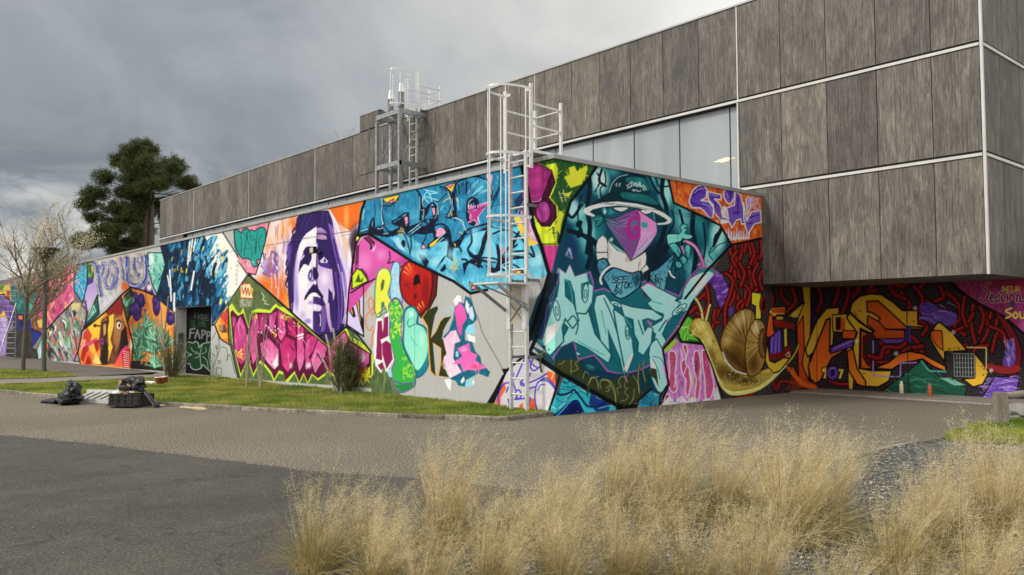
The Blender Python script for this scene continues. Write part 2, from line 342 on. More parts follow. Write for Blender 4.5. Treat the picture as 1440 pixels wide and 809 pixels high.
    def clip(s,p=None,sm=0):
        if p is None: s.m=None; return
        p=s.tr(p)
        if sm: p=smooth(p,True)
        s.m=np.zeros(len(s.x));I=s.box(p,1.5)
        if len(I):
            d,ins,_=s.dist(I,p,True); s.m[I]=np.clip(.5+np.where(ins,d,-d)/s.aa,0,1)
    def B(s,cols,n,x0,y0,x1,y1,ln,w,ang,sp,seed,bend=.15,tap=.8,a=.9):
        r=random.Random(seed)
        for i in range(n):
            x=r.uniform(x0,x1);y=r.uniform(y0,y1);t=math.radians(ang+r.uniform(-sp,sp));l=r.uniform(.5,1)*ln
            b=r.uniform(-bend,bend)*l
            s.L(r.choice(cols),[(x-l/2*math.cos(t),y-l/2*math.sin(t)),(x-b*math.sin(t),y+b*math.cos(t)),(x+l/2*math.cos(t),y+l/2*math.sin(t))],r.uniform(.5,1)*w,a=a,tap=tap)
    def T(s,c,word,x,y,h,wd,w,sh=0.,dy=0.):
        # stick lettering for tags and signatures: strokes on a 0..1 grid
        G={'A':['0,1 .5,0 1,1','.2,.6 .8,.6'],'E':['1,0 0,0 0,1 1,1','0,.5 .8,.5'],'F':['1,0 0,0 0,1','0,.5 .8,.5'],'R':['0,1 0,0 .9,.1 .9,.45 0,.5 1,1'],
           'P':['0,1 0,0 .9,.1 .9,.5 0,.55'],'S':['1,.1 .3,0 .1,.35 .9,.6 .7,1 0,.9'],'L':['0,0 0,1 1,1'],'I':['.5,0 .5,1'],'M':['0,1 .1,0 .5,.6 .9,0 1,1'],'N':['0,1 0,0 1,1 1,0'],
           'C':['1,.1 .4,0 0,.5 .4,1 1,.9'],'O':['.5,0 0,.5 .5,1 1,.5 .5,0'],'D':['0,0 0,1 .8,.8 1,.4 0,0'],'U':['0,0 .1,.9 .9,.9 1,0'],'T':['0,0 1,0','.5,0 .5,1'],'K':['0,0 0,1','1,0 0,.55 1,1'],
           'G':['1,.1 .3,0 0,.5 .4,1 1,.9 1,.55 .6,.55'],'W':['0,0 .25,1 .5,.4 .75,1 1,0'],'V':['0,0 .5,1 1,0'],'Y':['0,0 .5,.5 1,0','.5,.5 .4,1'],'Z':['0,0 1,0 0,1 1,1'],'B':['0,0 0,1 .9,.8 .5,.5 .8,.2 0,0'],
           '2':['0,.2 .5,0 .9,.3 0,1 1,1'],'0':['.5,0 0,.5 .5,1 1,.5 .5,0'],'5':['1,0 .1,0 .1,.45 .9,.6 .6,1 0,.9'],'9':['1,.4 .4,.5 .1,.2 .6,0 1,.3 .8,1'],'7':['0,0 1,0 .3,1'],'1':['.2,.2 .6,0 .6,1'],'4':['.8,1 .8,0 0,.7 1,.7'],' ':[]}
        for i,ch in enumerate(word):
            for st in G.get(ch,[]):
                q=pts_of(st); s.L(c,np.stack([x+(i*1.25+q[:,0])*wd+(1-q[:,1])*h*sh,y+q[:,1]*h+i*dy],1),w,sm=0)
def paint_wall_a(M):
    V,P,L,S,E,clip,B,T=M.V,M.P,M.L,M.S,M.E,M.clip,M.B,M.T
    K='0d0d10'
    # ---- far left stretch behind the blossom tree
    V(0,370,5.777)
    P('7b6a72','-40,0 720,-40 720,800 -40,800')
    P('c0567f','250,150 420,60 600,0 610,200 600,300 385,520 345,580 255,530 300,290',mot=.3)
    clip('250,150 420,60 600,0 610,200 600,300 385,520 345,580 255,530 300,290')
    B(['d86a98','a23a6e','e9a3b6','c94a86','b86a4a','e0b070','8a2a5a'],150,250,40,610,560,110,26,85,30,3)
    S('e9c7c9',480,110,80,60,.5); P('c02e44','500,90 545,85 555,150 500,150'); P('d8b95a','465,85 495,80 490,130 465,140')
    clip()
    P('c9b04a','-10,190 80,170 90,310 40,260 -10,270'); P('b23a2c','55,215 82,225 82,305 52,270'); P('5f7a3a','-10,170 40,170 20,230 -10,230')
    P('6b4d8c','-10,265 30,250 85,310 140,392 60,560 42,750 -10,742',mot=.25); P('d3ad57','-10,440 30,380 66,470 -10,470')
    P('b3a4d0','-10,455 42,440 66,492 60,620 42,752 -10,742',g='8f78b8',ang=60); B(['d9d0ea','6a4a96'],14,0,470,50,720,120,7,80,10,5)
    P('2d6a66','88,180 305,180 302,292 240,330 235,500 130,390 92,322',mot=.3); P('4f9c88','240,310 300,290 285,430 245,470',mot=.2); P('80563a','255,470 300,420 345,440 350,545 265,545',mot=.3); P('d0b25e','300,470 345,455 352,520 320,530')
    P('2b3058','105,395 245,430 262,560 200,600 110,560',mot=.3); P('d9743c','150,425 185,430 180,462 150,455')
    P('3b3937','60,560 120,540 250,560 340,580 330,780 45,770',mot=.25); P('26357e','255,532 352,576 265,690'); P('8b7c68','265,690 340,580 300,700')
    P('aac9c7','300,700 352,580 345,770 312,785',o='24343a',w=6); B(['5a9a9a','e9f2f0'],8,310,620,345,760,70,7,95,10,6)
    # scribbled grey-green stretch
    G='352,590 385,520 590,320 690,330 700,500 660,570 600,800 350,800'
    P('8f898a',G,mot=.2); clip(G)
    B(['4f9a6a','2c2833','2c2833','3d7a55','7fc096','c8c4c0','d9695a','6d6480'],150,370,340,690,780,150,20,78,28,8)
    B(['e0735e','d9c04a','c94a6a','f0efe9'],26,380,330,690,780,70,18,100,40,9); S('d9c95a',620,345,50,60,.9); P('2a2530','585,380 630,400 600,440')
    clip(); P('9a8fb5','600,800 640,700 660,800',o=K,w=8)
    L(K,'345,580 470,440 590,320',11,sm=0); L(K,'255,532 350,578',10,sm=0); L(K,'90,320 140,390',9,sm=0); L(K,'0,262 30,252 88,315',9,sm=0); L(K,'300,290 262,440',6,sm=0)
    P('b1302c','585,24 652,0 640,60 602,145'); P('d8a0a8','575,40 592,35 600,140 585,150')
    # ---- stretch up to the door
    V(100,360,4.76)
    P('a58fca','100,158 170,150 172,240 108,372 92,300',g='c9b6de'); P('4a3a78','104,158 150,150 145,180 105,200'); L('3b2a60','96,300 108,380',8); P('cfc0a8','20,330 60,310 90,370 85,440 40,420',a=.5)
    P('4fb2cf','56,60 112,45 106,200 75,312 20,232 20,140',o='172c36',w=8,g='3f9fc4'); clip('56,60 112,45 106,200 75,312 20,232 20,140'); B(['9bdcea','1f5f7a','2a7f9f','f08a9a'],34,20,60,110,300,60,9,70,50,12); clip()
    P('658f4c','110,46 148,40 152,145 110,152',o=K,w=6,mot=.3); P('2c4a2a','118,60 136,60 130,130'); P('d9d04a','135,70 145,75 140,110')
    G='140,42 330,5 515,-40 520,100 500,232 400,207 330,242 185,388 172,240'
    P('bcb6b2',G,mot=.12); clip(G)
    S('d2ab98',330,60,50,120,.7); S('c9d0dc',250,300,90,90,.8)
    for q,w in(('150,50 172,90 182,150 190,230 200,260',30),('175,80 215,75 205,120 185,160',22),('215,55 250,60 245,120 225,165 245,215 285,200 310,140 300,70 275,40',24),('255,120 285,140 280,190',16),('330,20 345,80 350,150 370,160',18),('372,20 372,110 388,182 440,205 490,170 505,110 500,10',40),('425,20 425,90 450,130',18)):
        L('8a8784',q,w+6); L('35409c',q,w*.72); L('7f8bc9',[(p[0]+w*.2,p[1]+3) for p in smooth(pts_of(q),False)],w*.22,sm=0); L('dcd9d8',[(p[0]-w*.28,p[1]-2) for p in smooth(pts_of(q),False)],w*.16,sm=0)
    for q in('230,70 265,80 262,130 245,170','295,60 325,90 320,150','400,40 400,110 420,160 460,175 480,130 480,30','340,40 360,100 365,150','160,120 180,200'): L('8b8177',q,7); L('ded9d4',q,4)
    B(['f0eeec','7e8290','d9d6d2'],46,190,240,330,370,34,6,50,60,13,a=.8); B(['2f3a8a','a09a98','c9c4c0','5a66b0','77706c'],60,150,20,505,210,70,9,75,30,14,bend=.4)
    clip()
    P('e2733c','342,172 378,182 388,212 350,238 336,215'); P('6b3a8c','478,252 520,165 560,265',g='3a2460'); S('ffffff',522,212,24,34,1); P('5a3a7a','318,275 352,248 345,320'); P('b9a0d0','325,280 348,258 342,308')
    P('1f6e6b','88,484 176,262 188,388',o=K,w=8,g='0f4a4c'); P('8fcab8','104,442 152,322 168,372'); P('1d5f5e','118,420 150,345 158,372'); P('b9e0cc','128,405 149,360 153,376')
    P('97d5c3','512,-20 622,-20 632,60 616,160 572,258 545,200 520,100',o='122c34',w=7,g='6fbcae'); clip('512,-20 622,-20 632,60 616,160 572,258 545,200 520,100')
    B(['2c6a68','d9f2e8','4f9c92','1d4a50'],52,515,0,625,240,60,9,70,55,16); S('e6f7f0',540,20,22,60,.9); clip()
    # faces
    G='75,502 240,366 332,268 386,480 416,600 400,755 62,724 45,650'
    P('dc8b3a',G); clip(G)
    P('8c2622','230,375 335,270 352,335 338,405 250,405'); P('f0bf3c','75,500 240,366 200,430 190,560 105,565'); P('c9b9a8','62,500 110,470 80,560'); P('c4452c','80,520 110,480 140,530 120,590 80,590'); P('d2506e','60,600 120,575 170,545 190,580 150,620 90,640')
    P('e59a8a','70,560 100,560 90,620 65,640'); P('8b5c3c','200,425 262,392 336,396 372,480 382,600 325,725 205,725 186,565',g='6a3e28',mot=.15); P('b5804f','290,420 335,400 355,480 330,560 300,640 285,560',g='9a6238'); P('4a2a1c','205,440 250,430 245,540 215,620 192,600'); P('c79a6c','215,460 235,455 232,520 218,540')
    P('f2c443','255,405 284,385 284,470 262,560 278,610 262,660 240,730 232,690 252,600 246,500'); P('281812','196,650 236,562 252,640 244,730 190,730'); P('281812','335,505 368,468 384,590 338,640 318,700 300,720 325,600')
    E('f4f0ea',320,466,14,22); E('18120f',322,466,8,14); L('1a100c','302,440 320,430 338,446',7); E('a04a86',206,572,18,26,o='2a0f20',w=5); E('5a1f48',207,572,9,14)
    L('3a2018','290,600 284,650 300,660',6); L('24140f','240,405 250,440 236,470',9); L('2a1812','160,465 195,470',9); E('2a1812',160,467,11,11)
    P('d6357f','285,740 330,640 366,600 384,612 352,690 340,745',g='f06a3a'); P('b4262a','340,655 392,615 402,752 345,748'); 
    for i in range(8): L('f0e9e4',[(352,640+i*14),(388,646+i*14)],4,sm=0)
    P('a52a26','62,690 78,612 110,598 118,660 92,724'); P('f0b53a','118,610 150,585 170,630 150,660'); P('a52a26','150,575 182,560 188,620 168,650'); P('e2662a','75,728 105,640 132,650 152,728'); P('a02420','92,728 112,665 126,680 138,728'); P('ead37a','146,715 166,640 205,728'); P('f08a3a','168,640 196,640 190,690'); P('e0502a','372,470 395,500 412,600 390,610'); P('e9e3da','396,540 412,600 400,640 392,600')
    clip()
    # agave
    G='335,272 398,212 560,266 692,378 692,600 640,775 400,755 416,600 386,480'
    P('da8a3e',G,mot=.15); clip(G)
    P('e9a04a','580,275 692,375 692,460 620,520 590,400'); P('2b2620','350,270 400,215 430,260 400,400 380,460'); P('3c5a40','350,290 392,240 400,300 378,420 365,400'); P('cf6a34','385,450 430,380 430,440 400,480'); P('1e2a22','400,700 640,715 640,775 400,755')
    for x,y,rx,ry in((440,350,34,90),(470,300,26,50),(430,280,20,40),(405,360,16,40),(572,335,26,70),(560,300,18,36),(664,420,30,46),(650,380,12,26)): E('33205a',x,y,rx,ry); S('6a4a9c',x+4,y-8,rx,ry*.7,.8)
    B(['33205a','1e1238','5a3f90'],40,400,270,500,420,30,12,70,60,20)
    r=random.Random(4)
    for bx,by,n,rr in((540,640,52,230),(470,560,26,150),(610,600,26,150),(430,640,14,120),(560,560,18,130),(450,690,12,90),(560,740,16,150),(500,470,10,100),(370,330,8,90)):
        for i in range(n):
            t=math.radians(r.uniform(190,350)); l=rr*r.uniform(.5,1); q=(bx+l*math.cos(t)*.72,by+l*math.sin(t)); m=(bx+l*.5*math.cos(t)+r.uniform(-18,18),by+l*.5*math.sin(t))
            L('1f3d30',[(bx,by),m,q],30,tap=.9,a=.55); L(r.choice(['6fae8c','8fcba9','4f9474','a6dabb','3a7458','7cbf9d']),[(bx,by),m,q],22,tap=.95); L(r.choice(['b9e6cb','2f5f48']),[(bx,by),m,q],4,tap=.9,a=.8)
    L('a8744a','470,720 490,690 505,700 500,735',12); P('201c1c','400,728 520,740 520,765 400,758')
    clip()
    for q,w in(('75,502 240,366 332,266 398,210 480,232 560,266 692,378',11),('332,268 386,480 416,600 402,752',9),('45,650 75,502',8),('62,724 45,650',7),('692,378 690,600',6),('630,60 618,160 572,260',8),('108,372 90,482 75,502',8)): L(K,q,w,sm=0)
    # ---- navy and white panel
    V(220,320,3.85)
    G='8,60 205,50 362,30 497,247 386,412 300,532 295,432 100,432 100,460 0,378 10,330 45,200'
    P('14304a',G); clip(G)
    P('ece9e0','258,40 362,25 500,247 380,430 345,330 322,180')
    B(['1f5f86','2f82ab','57aed0','0c2136','0c2136','17466a'],230,55,70,330,430,80,17,98,16,31,tap=.3,a=.85)
    B(['1f5f86','2f82ab','6fbdd9','0c2136','17466a'],60,300,150,370,430,80,16,110,14,32,tap=.3,a=.9)
    B(['57aed0','8fcfe4','2f82ab'],36,210,70,330,230,70,13,112,12,33,tap=.3); B(['ece9e0'],16,300,60,350,240,70,12,112,10,34,tap=.3); B(['57aed0','2a7aa0'],8,340,290,400,400,60,11,115,8,36,tap=.3)
    P('0f2840','30,100 60,95 75,140 55,260 100,400 60,420 0,370 40,260'); B(['0f2840','163c58'],20,20,260,110,420,90,24,80,20,38); B(['0c2136'],26,130,180,330,420,100,20,98,10,41,tap=.3); B(['0f2f4c','1d5a80'],14,300,400,330,520,80,16,100,10,42,tap=.3)
    for a,b,w in(((196,62),(180,180),8),((180,80),(170,200),8),((204,238),(187,338),9),((72,232),(80,398),8),((60,260),(70,320),6),((97,358),(95,458),10),((212,60),(200,130),6)): L('f2f0ea',[a,b],w,sm=0)
    B(['eed95a','e0a84a'],13,80,90,260,260,22,8,95,8,40,tap=.2); B(['eedd6a'],7,320,90,400,260,34,8,112,10,44,tap=.3); L('eed95a','350,390 345,412',11)
    for i in range(7): T('8a8a8c','RAMCES9'[i],436-i*1.5,150+i*25,15,11,2.2)
    E('666666',404,222,3,3); L('b9b6ae','150,178 420,118',1.5,sm=0)
    clip(); L(K,'360,30 497,245 540,290',6,sm=0); L(K,'497,247 386,412',3,sm=0)
    # orange and grey wedges
    P('e07a38','392,425 398,520 404,632 348,602 314,525',mot=.15); P('c23a3e','392,428 400,540 372,520 345,480'); P('f0b04a','318,525 345,490 372,560 392,600 350,600'); P('9a5a48','342,528 385,545 388,572 342,562'); P('281a18','344,532 357,536 357,564 344,560'); B(['b03030','e8953f'],14,345,440,395,520,40,3,60,3,50)
    P('bdc0bc','292,800 298,540 315,530 345,606 402,642 436,815 292,815',g='a9ada9'); clip('292,800 298,540 315,530 345,606 402,642 436,815 292,815')
    for q in('300,610 330,560 340,640','330,700 350,650 380,660 385,720','305,760 330,690 320,640','380,720 400,690 425,790','325,635 332,660 340,635','335,720 345,722 343,735 334,732 335,720','325,760 350,765 350,800 325,795 325,760','300,680 318,700'): L('4a4c4c',q,3)
    clip(); L(K,'300,530 314,525 346,604 402,640 440,812',7,sm=0); L(K,'386,412 314,525',4,sm=0)
    # ---- teal bubble letters on pink
    V(340,280,5.778)
    P('dd8aa0','-70,250 225,190 190,350 150,500 112,615 40,600 -20,520',mot=.1); B(['c05a80','ecb0c0'],20,-50,240,200,330,50,14,80,50,60)
    G='-60,260 -40,245 -5,275 10,250 45,240 60,262 80,250 100,260 130,245 160,230 190,245 197,300 186,370 160,480 120,500 130,540 95,550 70,500 40,480 10,485 -30,440 -55,380'
    P('2b9a92',G,o='0f3a3c',w=9,sm=1); 
    for q in('-10,290 0,360 -5,440','15,280 40,300 30,380 20,460','45,270 50,340 85,420 80,480','80,300 115,350 105,440','130,270 120,360 115,450','165,290 140,340 150,420','60,250 75,330 110,330'): L('0f4a4c',q,6); L('5fc4b8',[(p[0]+6,p[1]+2) for p in pts_of(q)],2.5,a=.7)
    for q in('40,530 55,500 70,520 60,545 45,540','75,510 95,510 90,535'): L('bfeee8',q,5)
    # ---- portrait with veil
    G='225,190 300,170 620,92 1000,8 990,40 968,130 950,250 905,420 880,640 868,809 880,1150 560,1420 30,640 112,615 150,500 190,350'
    P('e4d9e2',G); clip(G)
    S('e88a40',330,240,60,170,.9); S('e37a34',420,220,70,140,1); S('f0c2a0',260,300,50,200,.7); S('e27a3a',220,400,50,120,.6); S('f0e8f0',300,220,40,140,.8); S('7a4f9c',240,560,90,130,.9,20); S('5a3a8a',270,480,40,120,.7); S('e9e2ee',340,470,50,200,.7); S('e2742e',200,700,150,120,1); S('e06a2a',320,780,120,260,1); S('f0a23a',380,900,70,220,.9); S('c9b04a',420,900,40,160,.8); S('8a6aa8',380,380,50,120,.7)
    B(['e8883f','f3e9ee','8a6ab0','d96f34','efdfe6'],60,210,200,420,800,170,13,90,4,61,tap=.5,a=.6); B(['5b3a8c','7a5aa8','e6dff0'],22,150,440,300,640,70,16,70,40,62); B(['e0701f','b05018'],12,180,650,380,800,80,8,80,40,63,a=.6)
    P('ee7a2c','700,60 1010,0 990,40 960,190 880,260 780,200',g='d9692c'); S('f6b05a',850,150,30,150,.8); S('d8a080',800,250,60,80,.7); S('2a1a24',930,330,70,160,1); S('402838',900,400,50,140,.9)
    P('dcc7bd','740,130 800,230 850,330 890,470 880,640 868,809 850,700 820,500 780,320',g='c6b2b4'); S('e89a50',800,300,30,140,.7); S('f3ece8',870,500,26,180,.9)
    # hair and veil
    V(390,285,8.09)
    P('34225e','205,250 225,185 262,150 330,128 470,95 582,88 625,190 662,420 695,600 740,809 780,1050 760,1440 600,1620 480,1600 140,1250 118,1000 112,640 125,540 150,465 176,430 172,372 196,330 212,300')
    for q in('215,280 172,330 190,370','190,360 160,420 185,450','175,430 130,490 160,530','150,500 112,580 140,620','130,600 100,700 130,740','120,720 98,800 128,850','118,860 96,930 124,980','262,150 225,190 240,240','300,135 250,200 235,290','420,105 330,180 280,300'): L('2c1b52',q,26,tap=.7)
    for q in('330,150 300,220 270,320','400,130 350,200 310,330','250,190 265,235','520,110 510,200 500,270','560,130 575,230'): L('5d4696',q,9,tap=.6,a=.7)
    S('7a5aae',130,600,34,150,.8); S('6a4ca2',140,520,40,90,.7); L('efe6f2','186,352 205,330',6); L('e8905a','205,240 215,200',10,a=.7); L('2a1a50','470,100 470,270',5,sm=0,a=.8)
    P('d9cdea','586,88 640,150 700,280 762,420 832,562 852,690 830,1000 800,1300 770,1440 760,1100 742,640 692,420 640,240',g='c4b4dc'); P('e2bd9c','715,300 800,420 812,560 790,700 760,560',a=.8); S('f4ecf4',820,640,26,160,.9); L('f6f0f8','600,105 650,190 700,330 735,480',9)
    P('7c5cb2','575,230 625,262 662,420 702,600 760,809 790,1100 740,1000 690,760 640,540 606,380',g='5c3f96'); L('b39cd8','632,300 668,440 712,610 770,820',9); L('33205c','640,420 690,640 740,900',16); L('c9b8e2','690,700 740,900 765,1100',8); L('8a6cc0','720,640 775,860 795,1080',10)
    # face
    P('e4dcf0','446,272 448,330 440,470 436,560 440,1500 330,1390 178,1250 190,1100 196,809 208,680 226,570 252,480 292,400 332,350 400,304')
    S('f7f3fa',400,380,60,110,.9,25); S('f7f3fa',300,480,40,100,.8,25); S('a990d0',205,900,40,260,.8); S('b9a4da',220,680,26,140,.7); S('c9b8e2',400,1000,60,200,.6); S('f4eef8',300,900,70,130,.8)
    P('34225e','448,272 500,282 560,330 600,430 645,600 660,740 690,1000 720,1440 560,1600 436,1540 440,760 452,560')
    P('b898ca','450,292 500,286 556,330 562,352 480,346 450,352',g='8f70b0'); P('cba9cd','450,368 520,362 560,386 562,420 500,422 450,412',g='a880b4'); L('2a1a50','450,358 520,352 565,366',11); L('2a1a50','450,425 520,440 570,430',20); P('ab96cc','448,440 462,480 456,530 446,520')
    P('2c1c52','240,805 248,725 262,652 298,566 330,512 368,498 392,520 392,640 372,684 350,722 312,690 298,704 262,762',sm=0); P('cabce0','262,640 300,590 312,606 286,640 264,668'); P('efe8f4','250,805 300,706 362,722 372,700 392,680 396,809',sm=0); L('2c1c52','300,700 330,690 356,716',12); B(['2c1c52'],7,296,670,350,700,26,5,-60,20,64); L('33215c','300,560 335,512 392,510',16)
    P('d7c6e4','478,668 530,618 578,668 562,688 500,684',sm=0); P('4a3080','486,690 580,690 600,726 540,742 500,720',sm=1); E('2a1a50',540,664,12,22); L('efe6f4','500,680 560,684',5); P('c0a9d6','462,700 500,730 560,745 620,760 640,809 660,1000 640,1110 560,1180 470,1000 446,860',g='d2c0e0'); S('efe2f0',540,860,70,120,.8); S('8a6cae',640,900,24,180,.7); P('8c70b4','446,560 470,600 470,700 448,740',a=.9); L('f6f0f8','440,480 432,640 420,740',16); S('a48cc8',400,760,26,60,.7); P('33215c','404,770 440,740 452,809 436,900 410,860',a=.0)
    V(390,375,7.033)
    P('3c2772','303,110 310,60 330,25 346,50 344,110 322,140',sm=1); P('c9b8e2','318,110 322,70 334,60 334,110',sm=1); P('281648','352,20 372,5 395,40 408,80 396,122 368,132 352,110',sm=1); S('5a3f92',350,140,50,20,.7); P('f3edf8','355,150 380,140 388,165 362,172')
    P('281648','264,332 274,290 310,232 360,168 400,208 424,246 456,292 452,322 430,316 404,274 370,258 338,260 310,282 286,326'); P('efe9f4','286,326 312,290 345,268 352,300 340,330 306,330',sm=1); P('f3eef6','345,266 385,262 415,292 430,312 400,300 355,290',sm=1); P('4a2f72','354,296 400,302 432,326 412,366 354,372'); S('8a6cb4',330,360,40,30,.6); S('f6f1fa',330,400,40,34,.8)
    P('3a2468','352,440 422,432 400,560 432,640 415,690 352,622',g='4a3080'); P('d8cae6','352,380 400,376 440,400 420,440 352,430',sm=1); S('efe6f4',375,405,36,26,.8); L('efe6f4','422,470 430,520 424,590',7); L('8a6cba','440,420 452,520 440,640',14); P('7a5aa6','440,400 480,370 490,520 470,640 445,640',a=.8)
    P('2f1d56','506,216 545,262 560,400 600,560 560,660 470,680 500,560 520,400 500,380',g='3d2870'); P('ceb8d8','478,384 512,358 522,500 548,640 530,652 500,560',g='a98cc0'); L('5a3f92','575,60 600,250 610,480 600,620',22); L('2a1848','550,40 575,250 590,420',16); L('b8a4da','640,60 662,220 672,420 650,560',13); L('7c5cb2','620,120 640,330 630,560',12); L('e6ddf2','690,30 694,150 690,330 684,440',9); S('9a80c8',190,330,34,170,.8); S('8a6cba',300,540,50,40,.8); S('b49cd6',250,480,50,60,.6)
    P('2a1a50','440,690 500,652 560,660 640,600 690,560 495,772',g='3d2870'); L('120c20','405,680 470,680 520,655 560,668 690,560',8,sm=0); L('c0b0d8','150,420 140,380 165,360',5)
    clip()
    V(340,280,5.778); L('5a4468','230,378 440,330 620,300 900,262 960,250',2.5,sm=0,a=.8); L('3a2848','622,95 624,230',3,sm=0,a=.8)
    L(K,'225,188 190,350 150,500 112,615 40,600 -20,520',8,sm=0); L(K,'-70,250 -20,520 30,600 112,690 230,790 560,1085 560,1420',1,sm=0); L(K,'1000,8 985,60 965,170 950,260 915,420 890,600 872,809 868,1000 880,1150',16,sm=0)
    # ---- green ground and pink letters
    V(300,380,4.761)
    G='235,32 480,245 765,497 890,377 1055,545 1060,790 170,725 125,500 100,482 100,212'
    P('5f6f45',G,mot=.12); clip(G); B(['4a5a36','708055'],40,150,60,450,300,90,5,90,3,70,a=.5); 
    P('bdb6a8','175,195 262,195 255,245 180,250',a=.5); B(['f2f0ea','6a6a62'],36,180,195,255,245,20,3,60,60,71); P('e9dcae','182,95 248,90 268,190 182,188'); L('c23a20','180,95 200,100 190,92 248,92 255,125 266,190 182,184 182,130',5,sm=0); L('c23a20','190,110 200,160 215,115 222,165 232,120 240,170 255,130',6,sm=0); L('d9502a','195,90 212,80 225,92',5); L('e0d24a','252,120 262,130 255,150',8); L('e6e6e0','325,150 340,180 328,200 350,205 345,225 372,232',4,sm=0)
    lime='103,245 125,222 160,280 180,290 200,250 235,380 255,275 300,258 380,268 400,240 420,225 440,245 480,250 560,330 700,435 765,502 885,385 930,440 1060,540 1060,720 990,720 955,640 930,700 880,680 820,720 770,690 700,740 662,705 632,768 605,702 575,768 545,692 490,762 470,700 440,692 405,748 385,700 345,650 312,622 268,716 230,602 182,718 128,505'
    P('c9de48',lime); P('3f6a30','240,270 300,285 250,330',a=.5)
    pink='116,285 128,270 165,310 182,300 200,290 235,400 262,300 300,285 385,290 420,250 470,285 540,320 690,450 765,512 880,405 915,470 1048,560 1048,640 1000,700 950,620 920,680 880,660 820,700 770,670 700,722 658,690 632,745 604,680 575,745 545,672 485,735 468,680 438,668 408,725 390,680 350,630 312,600 268,690 232,580 184,690 134,505'
    P('621340',pink); clip(pink)
    for q,c,g in(('120,300 150,310 160,360 140,430 130,400','a83a78','d070b0'),('140,380 180,300 215,370 236,470 225,590 190,640 150,600 135,480','d05a9a','b03070'),('236,470 262,300 300,290 310,370 290,480 300,580 262,640','c04484','d8609c'),('300,300 345,285 365,340 350,420 310,400','9a2a62','c04a86'),('365,300 395,285 430,270 400,430 375,420','b03a74','d86aa8'),('430,260 470,290 490,400 470,520 430,440','c43c7c','e070a8'),('310,490 370,450 440,530 440,640 410,672 360,620 320,560','cf5090','f0a8cc'),('440,500 480,440 545,470 560,580 500,690 460,640 450,560','b02a68','d84a88'),('490,320 545,330 560,460 500,430','9a2058','c83a78'),('560,350 610,390 600,480 620,560 600,640 575,690 556,600','c83a7c','e078ac'),('620,420 700,450 690,520 640,580 660,620 620,680 610,560','b83274','dc68a0'),('700,460 765,520 740,600 680,700 650,600','c84486','e090b8'),('765,520 880,410 905,470 860,540 830,660 780,690 770,600','d86aa0','e8487c'),('905,480 1045,560 1045,620 990,680 930,600','d272a8','b84a86')):
        P(c,q,o='4a0e30',w=6,g=g,mot=.12)
    for q in('175,330 170,400 185,470','200,380 225,450','330,320 320,380','385,310 380,390','450,300 455,390','470,350 480,430','570,380 575,480','640,470 620,540','350,520 400,600','410,640 430,560','500,560 510,650','580,600 575,660','690,540 660,640','820,520 800,600','860,470 830,560','240,500 250,580','150,460 165,560'): L('f0bcd8',q,7,tap=.9,a=.6); 
    for q in('270,310 300,300','420,400 400,460','520,420 470,380','540,540 500,490','660,430 620,470','320,450 300,520','240,480 230,560','700,560 740,640'): L('6a1640',q,9,tap=.6)
    B(['8a2058','e88abc','f6d8e8','5a1038'],60,140,300,1040,680,60,7,75,30,72,a=.7)
    B(['fbeef4'],10,300,370,460,420,26,12,60,30,74); P('fbeef4','395,625 412,600 432,560 428,640 410,655'); S('fbeef4',640,640,24,30,.9); S('fbeef4',520,640,18,30,.7); S('fbeef4',1000,590,30,40,.8); L('fdf6f8','565,440 600,430',12); L('fdf6f8','570,460 600,450',8)
    for x,y,n,s in((495,312,16,60),(178,572,20,60),(400,430,8,40),(275,300,7,40),(560,360,6,40)): B(['f0c83c','e8862c','f6e68a'],n,x-s/2,y-s/2,x+s/2,y+s/2,34,10,70,60,int(x))
    clip(); clip(G); L('2a0a1a',pink,4,sm=0,closed=1); B(['f0c22c','d8402a','e8e03a','c8d840'],34,970,650,1045,760,40,11,80,40,75); L('e8402a','985,670 980,730',9); L('f6d83a','1015,665 1000,700 1025,705 1018,740',9,sm=0); B(['e6e6d8'],8,960,740,1010,780,30,6,70,30,76)
    P('4a6a38','895,395 960,430 1000,480 920,450'); B(['d0e060','2f4a28'],12,900,400,1000,480,40,6,40,20,77)
    for q in('200,660 230,628 255,690','285,690 312,640 370,690','430,720 445,705 465,740','510,750 545,715 565,760'): P('4e7a3c',q)
    clip()
    L(K,'235,32 330,110 480,245 765,497 890,377',13,sm=0); L(K,'890,377 970,440 1055,548 1055,700',10,sm=0); L(K,'100,212 235,32',4,sm=0); L(K,'100,215 102,482 126,502 176,725',6,sm=0); L('14341c','176,725 170,760',6,sm=0)
